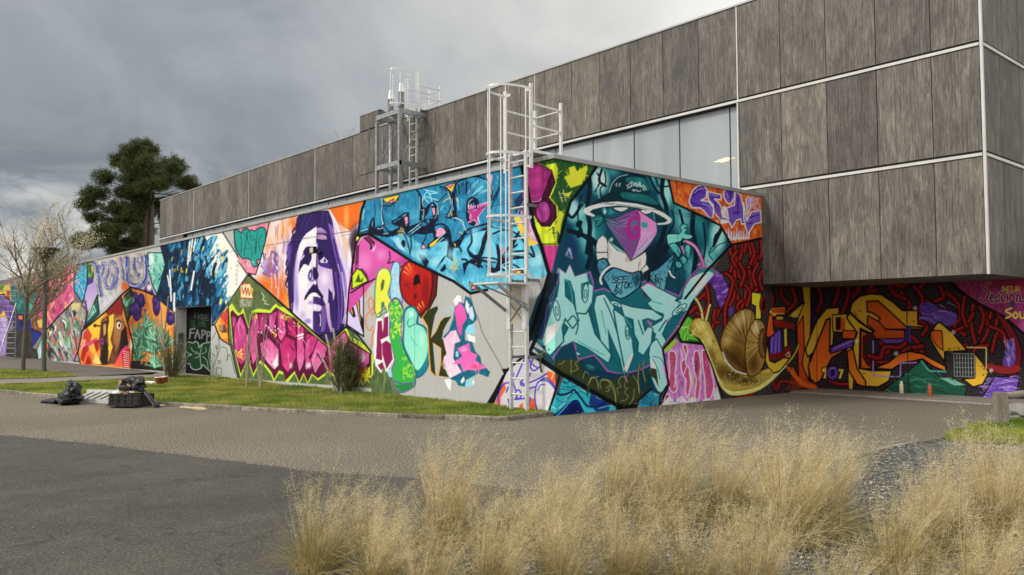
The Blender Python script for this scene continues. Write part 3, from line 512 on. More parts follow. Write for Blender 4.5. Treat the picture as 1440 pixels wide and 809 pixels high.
def paint_wall_a_right(M):
    V,P,L,S,E,clip,B,T=M.V,M.P,M.L,M.S,M.E,M.clip,M.B,M.T
    K='0d0d10'
    # ---- narrow lilac and grey strips
    V(485,360,4.045)
    P('5e7048','162,600 240,640 318,790 150,790 155,560',mot=.12); B(['3f5a34','7a9060'],20,165,640,290,780,90,10,90,6,90); P('c9de48','150,560 162,560 160,680 150,680')
    P('cfc4ea','25,196 106,165 106,458 10,392'); 
    P(K,'28,262 40,250 62,345 48,352 26,318'); P('e8a24a','34,290 44,318 48,340 34,318'); P(K,'56,240 72,218 84,225 88,330 104,360 104,440 90,400'); P('e8a24a','66,250 78,236 82,320 92,376 84,360')
    P('b9b7b4','106,165 182,128 168,522 106,460'); 
    for q in('112,185 125,160 165,150','125,180 118,230','148,235 132,260 140,300 158,300 164,260 150,240','155,310 125,335 120,390 140,425 160,400','160,340 150,330 165,325','165,420 155,460 150,520','160,250 168,330'): L('e0733c',q,6)
    # ---- pink panel with lime wedge
    V(490,240,5.393)
    G='52,565 145,482 300,570 478,686 405,722 385,760 215,809 60,1010 -20,1090 10,800 40,700'
    P('d763ae',G,g='c94fa0'); clip(G); S('f2c0e0',185,580,30,50,.9); S('e58cc8',120,700,80,120,.8); S('e9a0d2',250,640,60,60,.5); S('b03a8a',420,690,80,50,.7)
    P('7a2a5c','110,505 150,498 200,545 195,575 172,600 166,560 130,528'); L(K,'105,500 140,530 168,560 168,600 190,575 198,545 150,500',7,sm=0); L('f6d8ee','185,560 190,600',4); L('8a2f6a','310,615 315,670 300,700 345,690',10); L(K,'308,612 316,670 298,705 350,690',5); 
    P('7a2a5c','60,570 75,570 70,700 52,740'); L(K,'62,565 55,745',5); L(K,'78,565 72,720 60,745',5)
    V(485,360,4.045)
    P('7a2a62','66,80 100,70 128,105 138,150 110,120','' or None); P('c5dc30','42,110 70,72 95,85 132,142 40,190',o=K,w=6); P('3f5a24','58,150 78,100 90,140 105,120 100,150'); clip()
    for q,w in(('35,210 105,165 182,126 210,85',8),('45,0 40,110 22,195 10,392',9),('10,392 105,458',9),('106,165 106,460',6),('10,410 70,440 150,545',6)): L(K,q,w,sm=0)
    V(490,240,5.393); L(K,'52,565 90,500 145,482 300,572 478,688',14,sm=0); L(K,'40,700 52,565',10,sm=0); P('ecd66a','60,505 80,495 78,520 60,535'); L(K,'405,722 390,745',8,sm=0)
    # ---- row of letters on grey
    V(485,360,4.045)
    P('9fd2ea','258,120 272,50 292,33 312,58 310,160 328,262 300,255 262,250',o='5a4a7a',w=5,sm=1); B(['f0a05a','6fb0d8','c8e6f2'],26,262,60,320,250,14,8,60,60,91)
    P('e0e250','170,300 172,190 184,105 210,72 240,74 260,105 262,150 246,212 262,250 288,290 292,345 272,378 248,352 232,300 218,288 200,340 186,352 176,330',o='4a8a8a',w=7,sm=1); P('5c6a3c','203,165 215,132 226,140 220,185 206,205'); P('4a7a70','207,265 222,258 226,285 205,300'); L('3a6a50','188,330 230,300',5); L('3a6a50','190,345 235,318',5); L('f2f2a0','190,110 205,90 230,85',6)
    P('3fae50','250,285 265,258 285,240 312,255 330,300 326,360 318,430 330,505 368,545 392,610 402,712 386,748 322,778 280,738 266,655 282,600 262,520 250,470 256,380',o='7a5aa2',w=8,sm=1)
    clip('250,285 265,258 285,240 312,255 330,300 326,360 318,430 330,505 368,545 392,610 402,712 386,748 322,778 280,738 266,655 282,600 262,520 250,470 256,380',sm=1)
    B(['b3dc4c','c8e85a','8fd04a'],60,255,255,335,470,22,16,80,60,92); B(['b3dc4c','8fd04a'],40,330,530,400,700,22,14,70,60,93); P('2d8a48','280,735 385,725 388,748 322,778'); L('6a4a9a','280,715 330,728 386,724',7); L('7a5aa2','330,505 350,520 392,610',6); clip()
    L('6a4a9a','266,262 285,240 312,255 330,300',9); L('2a8a8a','250,372 270,385 292,360',9); P('9fd0e0','238,650 262,640 270,690 252,690')
    W='168,460 180,355 212,352 216,400 228,335 252,318 250,455 262,500 280,592 236,665 222,622 206,668 172,622 172,590 166,585'
    P('f4f2ee',W); P('8a2358','186,372 210,368 216,462 210,500 212,595 176,585'); P('8a2358','210,470 220,395 224,352 247,342 247,455 222,470 262,500 272,588 236,645 214,560'); P('f4f2ee','205,480 250,462 248,474 208,500'); L('f4f2ee','205,480 250,462',7); P('8a2358','186,622 216,602 222,635 206,652'); L('f4f2ee','176,590 214,602',6); B(['f4f2ee'],8,160,440,180,640,60,5,90,6,94)
    # red letter
    P('66191c','430,50 492,90 528,112 520,225 480,302 432,352 418,320 430,120',o=K,w=6); P('b9251f','314,140 326,70 362,34 432,54 494,96 484,250 430,332 396,298 350,264 322,212',o='3a0c0e',w=7,sm=1,g='a01c1a')
    S('d8402c',370,90,50,60,.9); S('7a1214',460,200,30,120,.7); P('1c0c0c','388,165 394,120 408,104 424,108 430,160 412,158 408,170'); P('6a1414','390,225 408,212 412,235 390,250'); S('7a1414',350,165,18,14,.9); S('7a1414',365,180,10,8,.9)
    for q in('345,65 372,95','362,45 380,85','335,90 365,105','420,275 440,300','440,262 452,292','415,290 425,310'): L('f2a040',q,7,tap=.7)
    # mint letter
    P('1f828e','335,400 338,318 362,288 398,294 418,332 416,382 452,402 478,452 486,560 462,652 412,694 404,652 350,565 330,500',o='12586a',w=6,sm=1); P('86d8c0','340,400 343,325 365,298 392,300 410,335 405,385 445,408 468,460 470,545 448,610 408,650 366,570 338,500',sm=1,g='9ae4cc'); L('1f828e','368,408 356,385 362,362',5); L('1f828e','368,405 390,392 415,388',5); S('c4f4e4',380,330,22,26,.9); L('4fb0a4','375,460 400,500 415,512',4); S('bff0de',440,470,20,60,.7)
    # olive K
    KO='442,350 470,312 498,296 524,286 531,300 512,340 500,400 488,470 520,430 545,372 566,352 606,344 575,392 560,425 552,470 604,512 606,545 572,560 556,600 566,640 592,690 534,682 548,610 548,525 500,492 506,560 516,684 490,655 482,560 472,400'
    M.y0+=2/4; M.x0-=1.6; P('e6a544',KO,sm=0); M.y0-=2/4; M.x0+=1.6
    P('333a1c',KO); L('e8d8a0','560,640 580,640 582,615 565,605 552,622 570,640 590,655',3)
    # pink and teal letter
    V(590,380,3.85)
    for q in('182,165 205,135 222,140 228,178 200,200','255,345 300,362 302,392 268,385','135,595 172,585 168,655 150,632','285,600 295,592 296,615 286,622'): P('f6f8f6',q)
    P('8fd2e8','240,300 290,278 300,340 262,352'); P('8fd2e8','232,620 292,580 280,630 250,628'); B(['8fd2e8'],7,150,190,195,240,40,5,40,20,95)
    P('1d6880','182,262 190,205 216,170 240,182 248,140 272,150 296,205 312,265 290,290 262,300 246,330 246,380 285,388 302,440 330,470 336,505 382,552 372,580 318,560 250,596 246,632 208,624 196,600 160,588 190,556 172,500 176,410 128,360 158,330',mot=.1)
    P('eeb9d8','128,378 170,330 196,325 222,385 190,398 182,478 228,552 166,585 150,560 158,530 150,470',g='f4d4e6'); P('e368b4','188,222 214,168 246,212 256,262 232,300 226,360 206,330 196,262',g='d850a4'); P('c6d4ee','262,210 285,195 296,245 290,275 272,260'); P('e8f0f8','252,160 270,190 262,240 248,200'); P('8fd2e8','196,440 210,440 212,470 196,470')
    P('e05cb0','202,424 268,394 276,442 312,458 302,488 362,530 300,544 262,540 236,552 222,506 180,512 196,490 232,466',g='e87ac0'); S('f2a8d6',240,430,30,22,.8); S('e8406a',305,520,40,20,.7); P('f2c8e2','130,470 160,455 176,520 160,560 140,520'); P('1d6880','206,600 240,562 250,570 226,612'); P('f6f8f6','222,600 240,575 244,600 228,615'); 
    for q in('300,505 315,520','315,500 318,525','320,540 322,560','300,540 310,560'): L('f4a0b8',q,3)
    for q in('165,555 172,575','180,400 196,330','150,540 170,520'): L('ffffff',q,3)
    # crack line and throw-up
    L('2a2a2c','272,125 282,165 300,225 318,262 340,335 382,415 420,480 452,538',2.6); L(K,'600,100 610,140',1)
    G='448,560 478,535 590,448 764,566 712,790 390,760'
    P('cbc7cd',G); clip(G)
    for q in('395,760 430,660 452,600 470,640 440,690 436,760','590,700 630,690 626,790 592,790','690,545 764,566 745,640 712,612 690,590','540,730 560,720 560,790 540,790'): P('e2672e',q)
    for q in('410,690 405,740','425,700 420,750','745,575 735,620','725,560 715,590'): L('f4c0a0',q,6)
    V2='4a40ba'
    for q in('430,740 425,690 440,640 470,610 500,620','470,660 480,635','510,560 505,600 520,650','530,690 520,660 540,650 550,680 535,700 520,690','515,700 600,692','590,460 600,500 640,530','620,470 600,520 620,545 655,520','640,610 625,680 635,760','640,610 680,585 722,615 735,650','640,650 652,625 672,622','560,590 548,620 575,625 545,605','600,560 580,610 640,590 690,560','520,590 560,500 585,470','600,700 588,740 600,760','450,600 440,580 455,570','480,700 490,740','595,640 640,628'): L(V2,q,8)
    for q in('640,610 625,680 640,760 690,770 725,700 735,650 690,600',): P('d2ced2',q,o=V2,w=7,sm=1)
    L(V2,'640,650 655,622 678,620',6)
    clip()
    P(K,'445,535 488,532 470,560 452,600 400,735 355,735 400,660 440,585 455,560'); L(K,'470,545 530,495 592,446',13,sm=0); P('f0f0ec','672,760 696,715 700,700 690,760'); L(K,'764,566 735,660 700,770',13,sm=0); L(K,'590,448 764,566',16,sm=0)
    # ---- blue letters
    V(480,220,4.047)
    G='108,290 135,258 1090,20 1062,220 1185,655 1150,690 900,755 735,778 640,712 400,598 160,440 96,450'
    P('2d84aa',G,mot=.12); clip(G)
    B(['256f96','3f9abd','1f6288','57aecb'],150,110,60,1080,500,90,34,80,40,100,a=.35); S('1d5f88',690,190,60,60,.8); S('57b4d2',780,190,50,90,.6,30); S('1f6a90',250,270,70,50,.6); S('5cb6d4',420,340,50,60,.6); S('4aa4c6',200,330,50,60,.6)
    lower='270,455 330,520 380,560 460,600 640,715 735,780 900,760 1150,690 1185,655 1110,500 1000,400 850,400 740,440 690,480 640,500 560,470 500,540 430,480 380,450'
    P('57afcd',lower,mot=.14,g='6cc0da',ang=0); S('8fd6e8',600,560,60,70,.8); S('92d8ea',760,480,50,80,.9,20); S('8ad0e4',440,560,50,60,.8); S('2f86ac',680,660,90,60,.9); S('2f8ab0',820,640,90,60,.8); S('2a7fa6',460,470,60,30,.9); S('8cd0e4',880,560,90,70,.6); S('9ad8ea',1120,590,80,90,.9); S('3a94b8',930,470,90,50,.8); S('84cce2',620,690,50,40,.8)
    ND='101d36'
    for q in('150,436 172,372 188,360 192,400 176,414 232,404 250,440 330,425 300,450 262,462 205,452',
             '262,440 330,402 286,386 345,352 386,318 388,398 430,384 462,372 452,402 400,440 372,448 356,420 330,430 280,452',
             '440,212 462,260 470,330 474,300 500,268 530,264 548,300 548,362 526,402 536,432 500,440 470,446 398,440 420,420 462,392 468,400 500,380 500,350 520,360 520,310 508,280 490,330 470,350 448,300',
             '530,470 550,420 590,400 622,440 632,490 668,470 690,478 682,500 668,520 640,520 632,560 636,600 590,566 560,600 540,640 576,600 600,560 606,480 570,486 500,520 488,505',
             '620,346 640,300 628,210 650,190 640,300 660,340 640,352','700,425 720,442 836,400 840,430 806,560 790,580 850,600 870,650 888,600 1040,380 1000,470 960,560 1080,575 1085,545 1090,575 960,590 900,625 905,650 880,660 850,610 800,600 785,640 760,620 720,604 698,680 690,610 720,598 760,590 730,570 716,540 740,560 790,560 800,470 826,420 740,440 712,446 660,482 690,440',
             '878,500 900,540 905,620 884,650 890,590','820,620 850,660 880,668 860,720 884,640','470,560 500,600 480,640 440,560','560,650 590,610 598,640 575,660'): P(ND,q)
    E(ND,748,312,38,80,8); P('2d84aa','738,300 752,258 766,300 756,350'); E('2d84aa',744,330,12,34,8); E(ND,352,494,12,20); P('b33c86','718,276 742,290 846,257 778,326 776,392 752,352 722,378 736,322',o='f0c0e0',w=4)
    for c,q in(('f0c63c','232,240 330,218 318,262 262,270'),('e87aa8','262,262 300,240 290,268'),('f0c63c','588,166 650,150 630,208'),('ec8ab4','596,164 640,152 622,180'),('ee9abc','358,344 378,342 382,372 370,396 362,370'),('f0cf6a','362,386 376,392 372,402'),('ee9abc','520,300 534,296 536,330 524,350'),('ee9abc','540,428 556,412 590,416 596,432 556,462 536,458'),('f0c63c','500,500 556,462 540,490 516,514'),('f0c63c','636,490 650,496 656,520 644,512'),('f0c63c','770,590 784,620 760,612'),('f0c63c','710,602 722,610 712,620'),('f0d04a','834,400 848,392 840,426'),('f0c63c','728,712 782,756 738,764'),('ee9abc','740,730 770,752 744,758'),('f0c63c','620,322 632,312 634,340 622,340'),('f0cf6a','470,430 486,424 480,436'),('f0c63c','945,632 1030,655 1010,672 960,665'),('e87a5a','960,640 1000,652 990,668'),('ee9abc','455,510 470,500 484,524 456,528'),('f0c63c','90,458 102,452 100,470'),('eeb0c8','170,400 178,392 180,406')): P(c,q,o=ND,w=4)
    P('e8a4c6','820,96 860,110 850,180'); P('f0c63c','835,150 862,180 858,190'); P('d9b060','1030,60 1050,58 1046,72')
    for q in('125,260 112,330 100,430','150,420 190,345 188,270','440,215 470,275','545,260 560,250 600,210','540,250 556,300 550,370','560,180 600,200 625,240 620,300 610,345 660,345 690,380 702,420','650,150 640,260','720,115 800,120 850,170 862,230','330,350 380,320','290,384 330,400','390,400 460,372','770,160 740,230 800,200','200,450 260,430 275,440','640,120 660,230'): L(ND,q,4.5)
    for q in('205,410 235,400 232,270 228,235','130,300 120,360','700,420 690,370 650,350','610,342 626,300 620,240 605,200','525,270 545,270 552,330','452,230 466,280','240,440 265,440','775,330 790,390'): L('cfeaf2',q,3.4)
    for q in('455,265 490,200 520,280 470,230 550,250','500,215 545,208','475,190 540,205'): L('9adcf0',q,7,a=.85)
    for q in('720,210 760,150','740,225 800,170','790,200 830,190','560,310 580,280','300,480 320,470 330,490 350,470','370,520 400,560'): L('a4ddec',q,6,a=.6)
    for q in('325,410 330,450','338,404 342,455','350,410 352,450','326,430 356,445','620,640 650,575','630,650 660,590','640,660 665,610','620,630 665,640','580,260 610,240 650,240 665,260','670,430 690,440'): L('dcc060',q,5)
    for q in('1030,270 1070,310','1010,380 1050,390'): pass
    P('f0cc50','980,350 1010,340 1130,495 1066,512 1010,420'); P('eaa3c8','1020,300 1052,258 1078,392 1122,490 1085,480 1030,380',mot=.2); S('c8509a',1050,330,24,40,.8); S('f4d0e2',1090,450,24,30,.8); S('c8509a',1040,380,20,20,.8)
    P('1e3a5c','985,250 1040,190 1050,260 1010,330 990,320'); L('cfe4ee','1000,330 1040,250',3)
    for x,y,r in((690,160,14),(720,150,10),(250,300,8),(300,280,6),(590,300,6),(670,175,8),(620,210,5),(540,500,8)): S('123a5c',x,y,r,r*1.3,.9)
    L(ND,'715,150 712,210',5); L(ND,'735,150 738,190',4)
    B(['1d5f88','8fd0e4'],30,850,100,1060,480,60,9,70,50,102,a=.5); L(ND,'905,70 890,200 850,300',5); L(ND,'860,250 900,180 880,250',9,tap=.8); L(ND,'1060,90 1050,220',4); E('e05a8a',912,536,12,14); S('f6c0d8',908,530,8,8,1); L(ND,'850,400 900,410 1000,395',6,a=.6)
    # letter contours: dark edge with a pale inner line
    V(490,240,5.393)
    for q,w in(('262,228 256,320 268,415 215,432 160,452 98,470',9),('160,448 168,395 190,362 196,420 168,446',11),('262,262 310,270 340,250 380,205',10),('268,415 300,455 335,470 300,500 350,470 388,425 330,388 365,372 405,338 452,322 450,350',11),('402,350 418,405 450,440 470,470',13),('520,150 548,200 548,300 545,372',15),('552,372 552,312 578,290 574,380 600,400 640,470',11),('612,262 640,246 668,280 664,330 645,362 648,440 655,480',14),('690,118 745,140 782,200 778,290 742,352 790,362 809,380',11),('452,478 505,430 555,388 600,372',12),('460,500 520,470 560,440 590,490 560,560',9),('600,585 655,540 640,440 690,405 745,425 775,490 770,560',13),('470,500 478,560 466,620',10),('330,500 400,470 440,520 470,640',8)):
        L(ND,q,w)
    for q in('258,250 250,330 258,405','410,345 440,332','556,305 572,300 566,372','672,285 670,330 652,365','786,215 782,290 750,345','455,472 552,396','178,420 184,385','540,200 542,300','100,460 150,442'): L('d6eef4',q,3.5)
    for q in('470,462 535,412','480,476 548,424','630,560 690,510 735,470','655,570 720,510'): L('8fd0e6',q,7)
    P('ee9abc','664,458 690,432 724,440 722,462 690,484'); P('f0c63c','612,570 655,532 690,512 660,555 628,582'); P('ee9abc','424,356 444,350 448,400 436,414'); P('ee9abc','634,285 652,282 656,318 644,336')
    P(ND,'410,540 422,528 430,560 420,585 402,570',sm=1); P('9fd4e6','340,520 380,505 400,560 440,620 380,590'); S('a8dcea',560,640,50,60,.8); S('a8dcea',660,690,60,50,.8); S('9ad4e6',740,560,30,60,.7)
    V(620,220,4.494)
    for q,w in(('160,140 100,170 88,260 96,340',9),('190,120 270,140 310,180 318,250 300,300',10),('165,330 170,280 200,262 225,300 228,400 205,436 176,400 168,340',11),('60,390 95,370 80,300 75,250',10),('150,480 190,455 300,425 310,445',12),('150,490 130,530 105,540 130,600',11),('190,470 195,540 170,590 200,620',12),('305,440 270,540 240,620',12),('135,650 165,660 150,720 160,690 200,655 260,700',13),('250,640 350,650 370,700',11),('255,660 345,672',8),('358,560 372,620 360,690 400,720',13),('330,490 400,465 480,490 540,560',11),('480,560 440,600 530,600 590,635 570,570',12),('400,690 450,680 510,720 520,745',11),('110,180 118,240',6),('160,150 158,240',6)):
        L(ND,q,w)
    for q in('174,330 178,290 200,270','232,310 236,400 215,440','105,260 112,335','312,190 320,240','70,388 118,400 150,450 160,470','280,150 310,190'): L('d6eef4',q,3.5)
    for q in('212,200 235,150','225,225 270,190','240,235 300,215'): L('a8e0ee',q,6,a=.7)
    S('7cc8e0',240,500,40,60,.8); S('9ad8ea',210,480,30,50,.7); S('a4dcea',60,620,40,60,.7); S('8fd2e6',430,620,60,40,.8); S('a8e0ee',640,640,60,60,.7); P('b33c86','168,345 190,338 190,300 206,345 312,282 232,385 236,440 212,400 180,420 196,378',o='f0c0e0',w=3)
    V(480,220,4.047)
    clip(); S('b3b3b1',1120,720,120,50,.9); S('b3b3b1',980,790,140,50,.9)
    L(K,'96,450 160,440 400,598 640,712 735,780 830,760',16,sm=0); L(K,'135,258 112,320 96,450',12,sm=0); L(K,'735,780 600,640',1,sm=0)
    L('23445a','0,452 200,420 480,360 700,320 850,270 1060,225',2,sm=0,a=.7); 
    paint_exclamation(M)
def paint_exclamation(M):
    V,P,L,S,E,clip,B=M.V,M.P,M.L,M.S,M.E,M.clip,M.B
    K='0d0d10'; V(740,210,3.851)
    G='-30,40 150,45 420,75 395,100 330,170 240,285 178,500 300,510 295,580 130,700 80,520'
    P('2f5c30',G,mot=.15)
    for q in('105,85 160,75 172,110 158,190 135,230 150,150','205,150 238,140 230,100 262,90 275,120 330,85 332,110 300,190 240,210','178,330 205,350 190,400 182,460 160,420','20,310 50,318 60,400 110,430 170,400 165,500 85,510 60,440','290,110 330,95 318,160 290,165','200,250 250,225 230,260'): P('d8e63c',q)
    r=random.Random(5)
    for i in range(26): 
        x,y=r.choice([(150,130),(250,150),(165,380),(110,460),(300,130)]); L('d8e63c',[(x+r.uniform(-30,30),y+r.uniform(-40,40)),(x+r.uniform(-50,50),y+r.uniform(-60,60))],r.uniform(4,12),tap=.8)
    for i in range(16): 
        x,y=r.choice([(130,450),(120,400),(170,300)]); L('2f5c30',[(x+r.uniform(-30,30),y+r.uniform(-40,40)),(x+r.uniform(-50,50),y+r.uniform(-40,40))],r.uniform(4,12),tap=.8)
    L('d8e63c','60,75 140,120 160,180 125,265 165,310 170,370 130,425 80,425 45,380 40,318 20,318',11,sm=0)
    P('470f32','30,60 140,115 158,180 122,262 160,305 165,370 130,418 82,418 50,370 20,310 -10,270',o=K,w=3)
    P('a8347f','-20,90 50,72 136,120 80,272 20,285 -20,262'); S('c04a96',60,160,40,80,.5); E('a8408f',92,340,36,56); S('c060a4',98,320,22,26,.8); L('e0a0d0','22,285 70,280 82,262',4)
    for q in('178,230 195,285','200,220 215,280','185,262 235,262','190,240 225,240'): L('e6e69a',q,4)
    P('d8e63c','70,502 300,508 296,520 80,520'); P('c8438a','92,522 292,520 290,540 235,560 180,650 130,668'); P('470f32','270,522 294,520 262,590 245,570')
    P('6ab8d6','10,530 80,520 130,700 90,740 -10,720',a=0)
    L(K,'-30,60 8,220 40,420 80,520 128,690',21,sm=0); L('e8c84a','0,380 60,500 75,515',10,sm=0,a=0)
    L(K,'84,514 296,512',6,sm=0)
def paint_door(M):
    V,P,L,S,E,clip,B,T=M.V,M.P,M.L,M.S,M.E,M.clip,M.B,M.T
    V(200,420,5.39)
    P('060707','300,60 540,60 540,560 300,560'); S('0a2214',430,440,110,130,.7)
    T('5c5e5f','FRBE',398,112,40,22,5,0,4); T('1f4a28','SLIME',370,170,44,20,7); 
    L('75787a','360,300 366,232 400,228',13,sm=0); L('75787a','362,264 392,260',11,sm=0); L('75787a','400,300 418,240 436,302',13,sm=0); L('75787a','452,300 454,240 478,246 474,272 452,276',12,sm=0); L('75787a','490,325 492,252 516,256 512,282 492,286',12,sm=0)
    G='340,332 385,338 400,325 425,340 430,372 455,345 500,335 530,345 530,540 490,530 460,500 446,528 400,540 368,520 362,495 332,490 340,440 372,425 336,405'
    P('10361c',G,o='94a29a',w=8,sm=1)
    for q in('372,372 385,400 410,405','400,420 425,412 430,440 400,450','455,352 440,430 446,525','455,420 485,400 480,372','460,440 490,470 500,530','520,345 505,430 520,520'): L('8a988f',q,6)
def red_tubes(M,paths,w):
    for q in paths:
        M.L('1c0809',q,w*1.4); M.L('6e1517',q,w); M.L('9a2420',q,w*.55); M.L('c4503c',[(p[0]-w*.12,p[1]-w*.1) for p in smooth(pts_of(q),False)],w*.12,sm=0,a=.7)
        z=smooth(pts_of(q),False,4)
        for i in range(1,len(z)-1): M.L('3c0c0e',[z[i]-w*.42,(z[i][0]+w*.02,z[i][1]+w*.12),(z[i][0]+w*.42,z[i][1]-w*.1)],w*.1,sm=0,a=.6)
def dots(M,x0,y0,x1,y1,st,c,seed):
    r=random.Random(seed); y=y0; k=0
    while y<y1:
        x=x0+(st/2 if k%2 else 0)
        while x<x1:
            M.E(c,x+r.uniform(-2,2),y+r.uniform(-2,2),st*.24,st*.3); x+=st
        y+=st*.85; k+=1
def paint_wall_b(M):
    V,P,L,S,E,clip,B,T=M.V,M.P,M.L,M.S,M.E,M.clip,M.B,M.T
    K='0d0d10'
    paint_exclamation(M)
    # ---- red roots on dotted grey
    V(860,350,5.777)
    P('463e3e','640,809 620,500 950,-20 1100,-140 1300,-200 1300,1250 500,1250')
    clip('540,1250 620,500 950,-20 1100,-140 1300,-200 1480,-200 1480,1250'); dots(M,560,-60,1470,1240,26,'2c2726',1)
    red_tubes(M,['1000,-60 1010,60 1000,150 1050,60 1065,-40','1100,-100 1135,60 1100,200 1060,250 1020,180 1010,60','1210,-100 1220,40 1180,90 1180,20','1225,180 1200,260 1225,330','1180,60 1160,160 1180,300','960,0 980,120 960,200','880,230 930,200 985,250 960,360 930,470 925,600','1000,180 1005,300 1030,420 1040,500','1080,250 1090,360 1060,480','700,420 760,360 780,300 770,400 800,460','640,520 690,470 720,500','820,640 850,560 880,480','930,560 920,640 930,700','770,300 790,420 760,560','1120,180 1140,300 1120,420','1060,-80 1090,-40 1080,20','1140,-40 1160,40 1130,120','1040,120 1080,200 1050,300','1190,120 1150,220 1190,330','880,280 860,380 890,480','980,300 1000,380 960,460','1090,300 1130,360 1100,460','690,520 740,540 780,480','1020,20 980,80 1010,140','840,500 830,580 870,600','1180,330 1150,400 1190,470','650,600 700,560 680,640','1060,420 1020,470 1060,540'],30)
    P('6a3a9c','796,235 850,185 905,225 948,320 952,390 905,470 880,470 850,400 835,330 788,272',sm=1,o='2a1040',w=6); clip('796,235 850,185 905,225 948,320 952,390 905,470 880,470 850,400 835,330 788,272',sm=1)
    B(['b79be0','8f6cc4','4a2478','d9c8f0'],60,790,190,950,470,90,5,150,22,110); S('4a2478',800,260,40,80,.8); clip()
    clip('540,1250 620,500 950,-20 1100,-140 1300,-200 1480,-200 1480,1250')
    red_tubes(M,['930,200 985,260 960,380 925,480 922,620'],30); P('6a3a9c','955,480 985,470 980,540 955,545'); P('8a1f1e','1020,1240 1060,1150 1110,1110 1150,1160 1160,1240',sm=1)
    clip()
    # ---- orange panel with violet letters
    V(890,235,5.221)
    G='250,60 950,170 955,512 716,566 652,432 562,372 300,256'
    P('db652c',G,mot=.25); clip(G); B(['ef9038','c84a24','f0a858','b83a1e'],120,260,80,950,540,60,18,60,50,120,a=.6); L('6a2a18','322,95 322,195',4,sm=0)
    W='f4eef6'
    for c,q in(('5f3aa4','412,245 440,170 480,140 520,136 545,165 538,225 500,245 560,256 592,300 588,372 560,372 520,320 490,300 440,300 420,280'),('5b369c','548,180 650,205 645,240 600,235 640,275 660,330 690,320 700,400 640,385 596,330 590,280 556,240'),('5f3aa4','668,180 690,164 745,168 746,225 716,272 690,262 668,220'),('6a46ac','690,300 745,280 752,180 790,205 812,300 830,410 800,420 790,380 760,392 728,446 704,400'),('8a70c4','812,262 828,350 836,395 870,330 936,318 942,405 890,420 848,488 826,440 815,380'),('a894d6','832,240 850,215 866,235 862,300 842,350')):
        P(c,q,o=W,w=8,g='7a58b8',ang=60)
    for q in('440,215 480,180 520,190','430,260 470,280 540,290','610,260 600,300','480,150 470,200','720,190 712,240','770,230 770,350','740,340 790,330','860,370 930,350','850,420 880,400'): L('3f2580',q,12,tap=.5); 
    for q in('455,190 490,160 525,160','510,270 560,290 575,330','560,200 620,215','690,190 700,230'): L('b79be6',q,5)
    P('f4eef0','650,300 670,282 690,300 684,350 700,390 672,372 660,380 645,330',o='9a5a40',w=3); L('c86a40','660,300 672,330 668,360',4); B(['c86a3a','f4e8e0'],14,600,290,700,430,34,8,60,40,121); P('f4eef0','640,400 690,380 700,410 650,420')
    T(W,'2025',842,214,80,19,7,0,6); T('7a58b8','2025',842,214,80,19,2.5,0,6)
    for i,(x,h) in enumerate(((686,90),(706,96),(726,70),(744,74),(764,96),(780,72),(798,76),(816,70),(836,90))): L('f8f4f8',[(x,548-h),(x+5,548-h*.4),(x+14,540-i*2),(x+18,548-h*.75)],8); L('5f3aa4',[(x+2,545-h),(x+6,548-h*.4)],3,sm=0)
    clip()
    # ---- figure panel: teal forest
    V(740,210,3.851)
    FOREST='405,60 775,140 800,290 1050,412 1112,518 985,650 860,809 780,980 690,1060 735,1240 700,1420 520,1420 380,1300 180,1170 10,1000 0,980 60,800 130,690 178,505 240,285 330,170'
    P('12485c',FOREST); clip(FOREST)
    for x,y,rx,ry,c,a in((400,170,70,110,'7fd0cf',.9),(300,430,60,150,'4fb4b6',.9),(245,330,40,90,'8fd8d6',.8),(390,480,60,160,'2f8a92',.8),(700,150,60,90,'4fb0b0',.8),(760,250,50,120,'56b8b6',.9),(690,120,40,60,'8ad6d2',.7),(830,330,70,120,'3a98a0',.8),(930,420,60,160,'2f8f96',.9),(1030,480,60,130,'5fc8c0',1),(1000,600,60,120,'3fa8a6',.9),(880,600,50,140,'1f6f80',.9),(560,200,160,70,'0e4456',.7),(330,560,60,120,'1f6a86',.8),(470,120,60,60,'1a5a6e',.8)): S(c,x,y,rx,ry,a)
    S('a9e2de',405,150,40,70,.9); S('8fd8d6',300,340,30,70,.8); S('7ccfcc',760,230,36,90,.9); S('7ccfcc',1040,470,40,80,.9); S('5fc0be',350,470,30,120,.8); S('2f8f98',620,430,60,60,.5); [S(c,x,y,rx,ry,a) for c,x,y,rx,ry,a in(('d2f3f1',395,165,66,95,.95),('b4e6e4',258,330,50,85,.95),('8fd6d6',335,470,56,140,.9),('a6e0e0',752,230,52,120,.95),('7cc8cc',850,390,66,140,.8),('b4ece6',1040,470,56,120,1),('84ced0',985,610,56,120,.9),('62b6c0',890,640,46,120,.8),('4fa4b4',470,110,60,50,.8),('4fa4b4',690,540,60,120,.6))]; S('0f3a6a',250,520,50,70,.7); S('0d2f58',700,560,120,120,.6); S('0c3456',900,500,60,120,.6)
    D='0a2432'
    for q,w in(('330,110 345,200 330,320 345,420 330,560',26),('300,300 250,370 215,330',16),('410,110 395,170 430,200',14),('385,130 400,170 375,230',9),('425,120 430,180 400,220 420,300',8),('300,250 280,330 285,420',8),('230,440 330,480 350,560 330,640',26),('340,480 400,540 420,640',34),('740,160 735,240 760,330 740,470 700,560',24),('700,150 720,200 770,200',9),('660,130 690,200 720,240',12),('830,330 850,420 840,560',14),('905,350 900,440 920,560 900,700',26),('1060,440 1030,500 990,560 1010,600',6),('1090,500 1040,520 1000,560',5),('960,400 970,520 950,640',10),('740,560 790,500 830,560',30),('790,330 800,400 760,470',8)): L(D,q,w)
    S(D,700,590,110,150,1); S(D,380,620,60,120,.8)
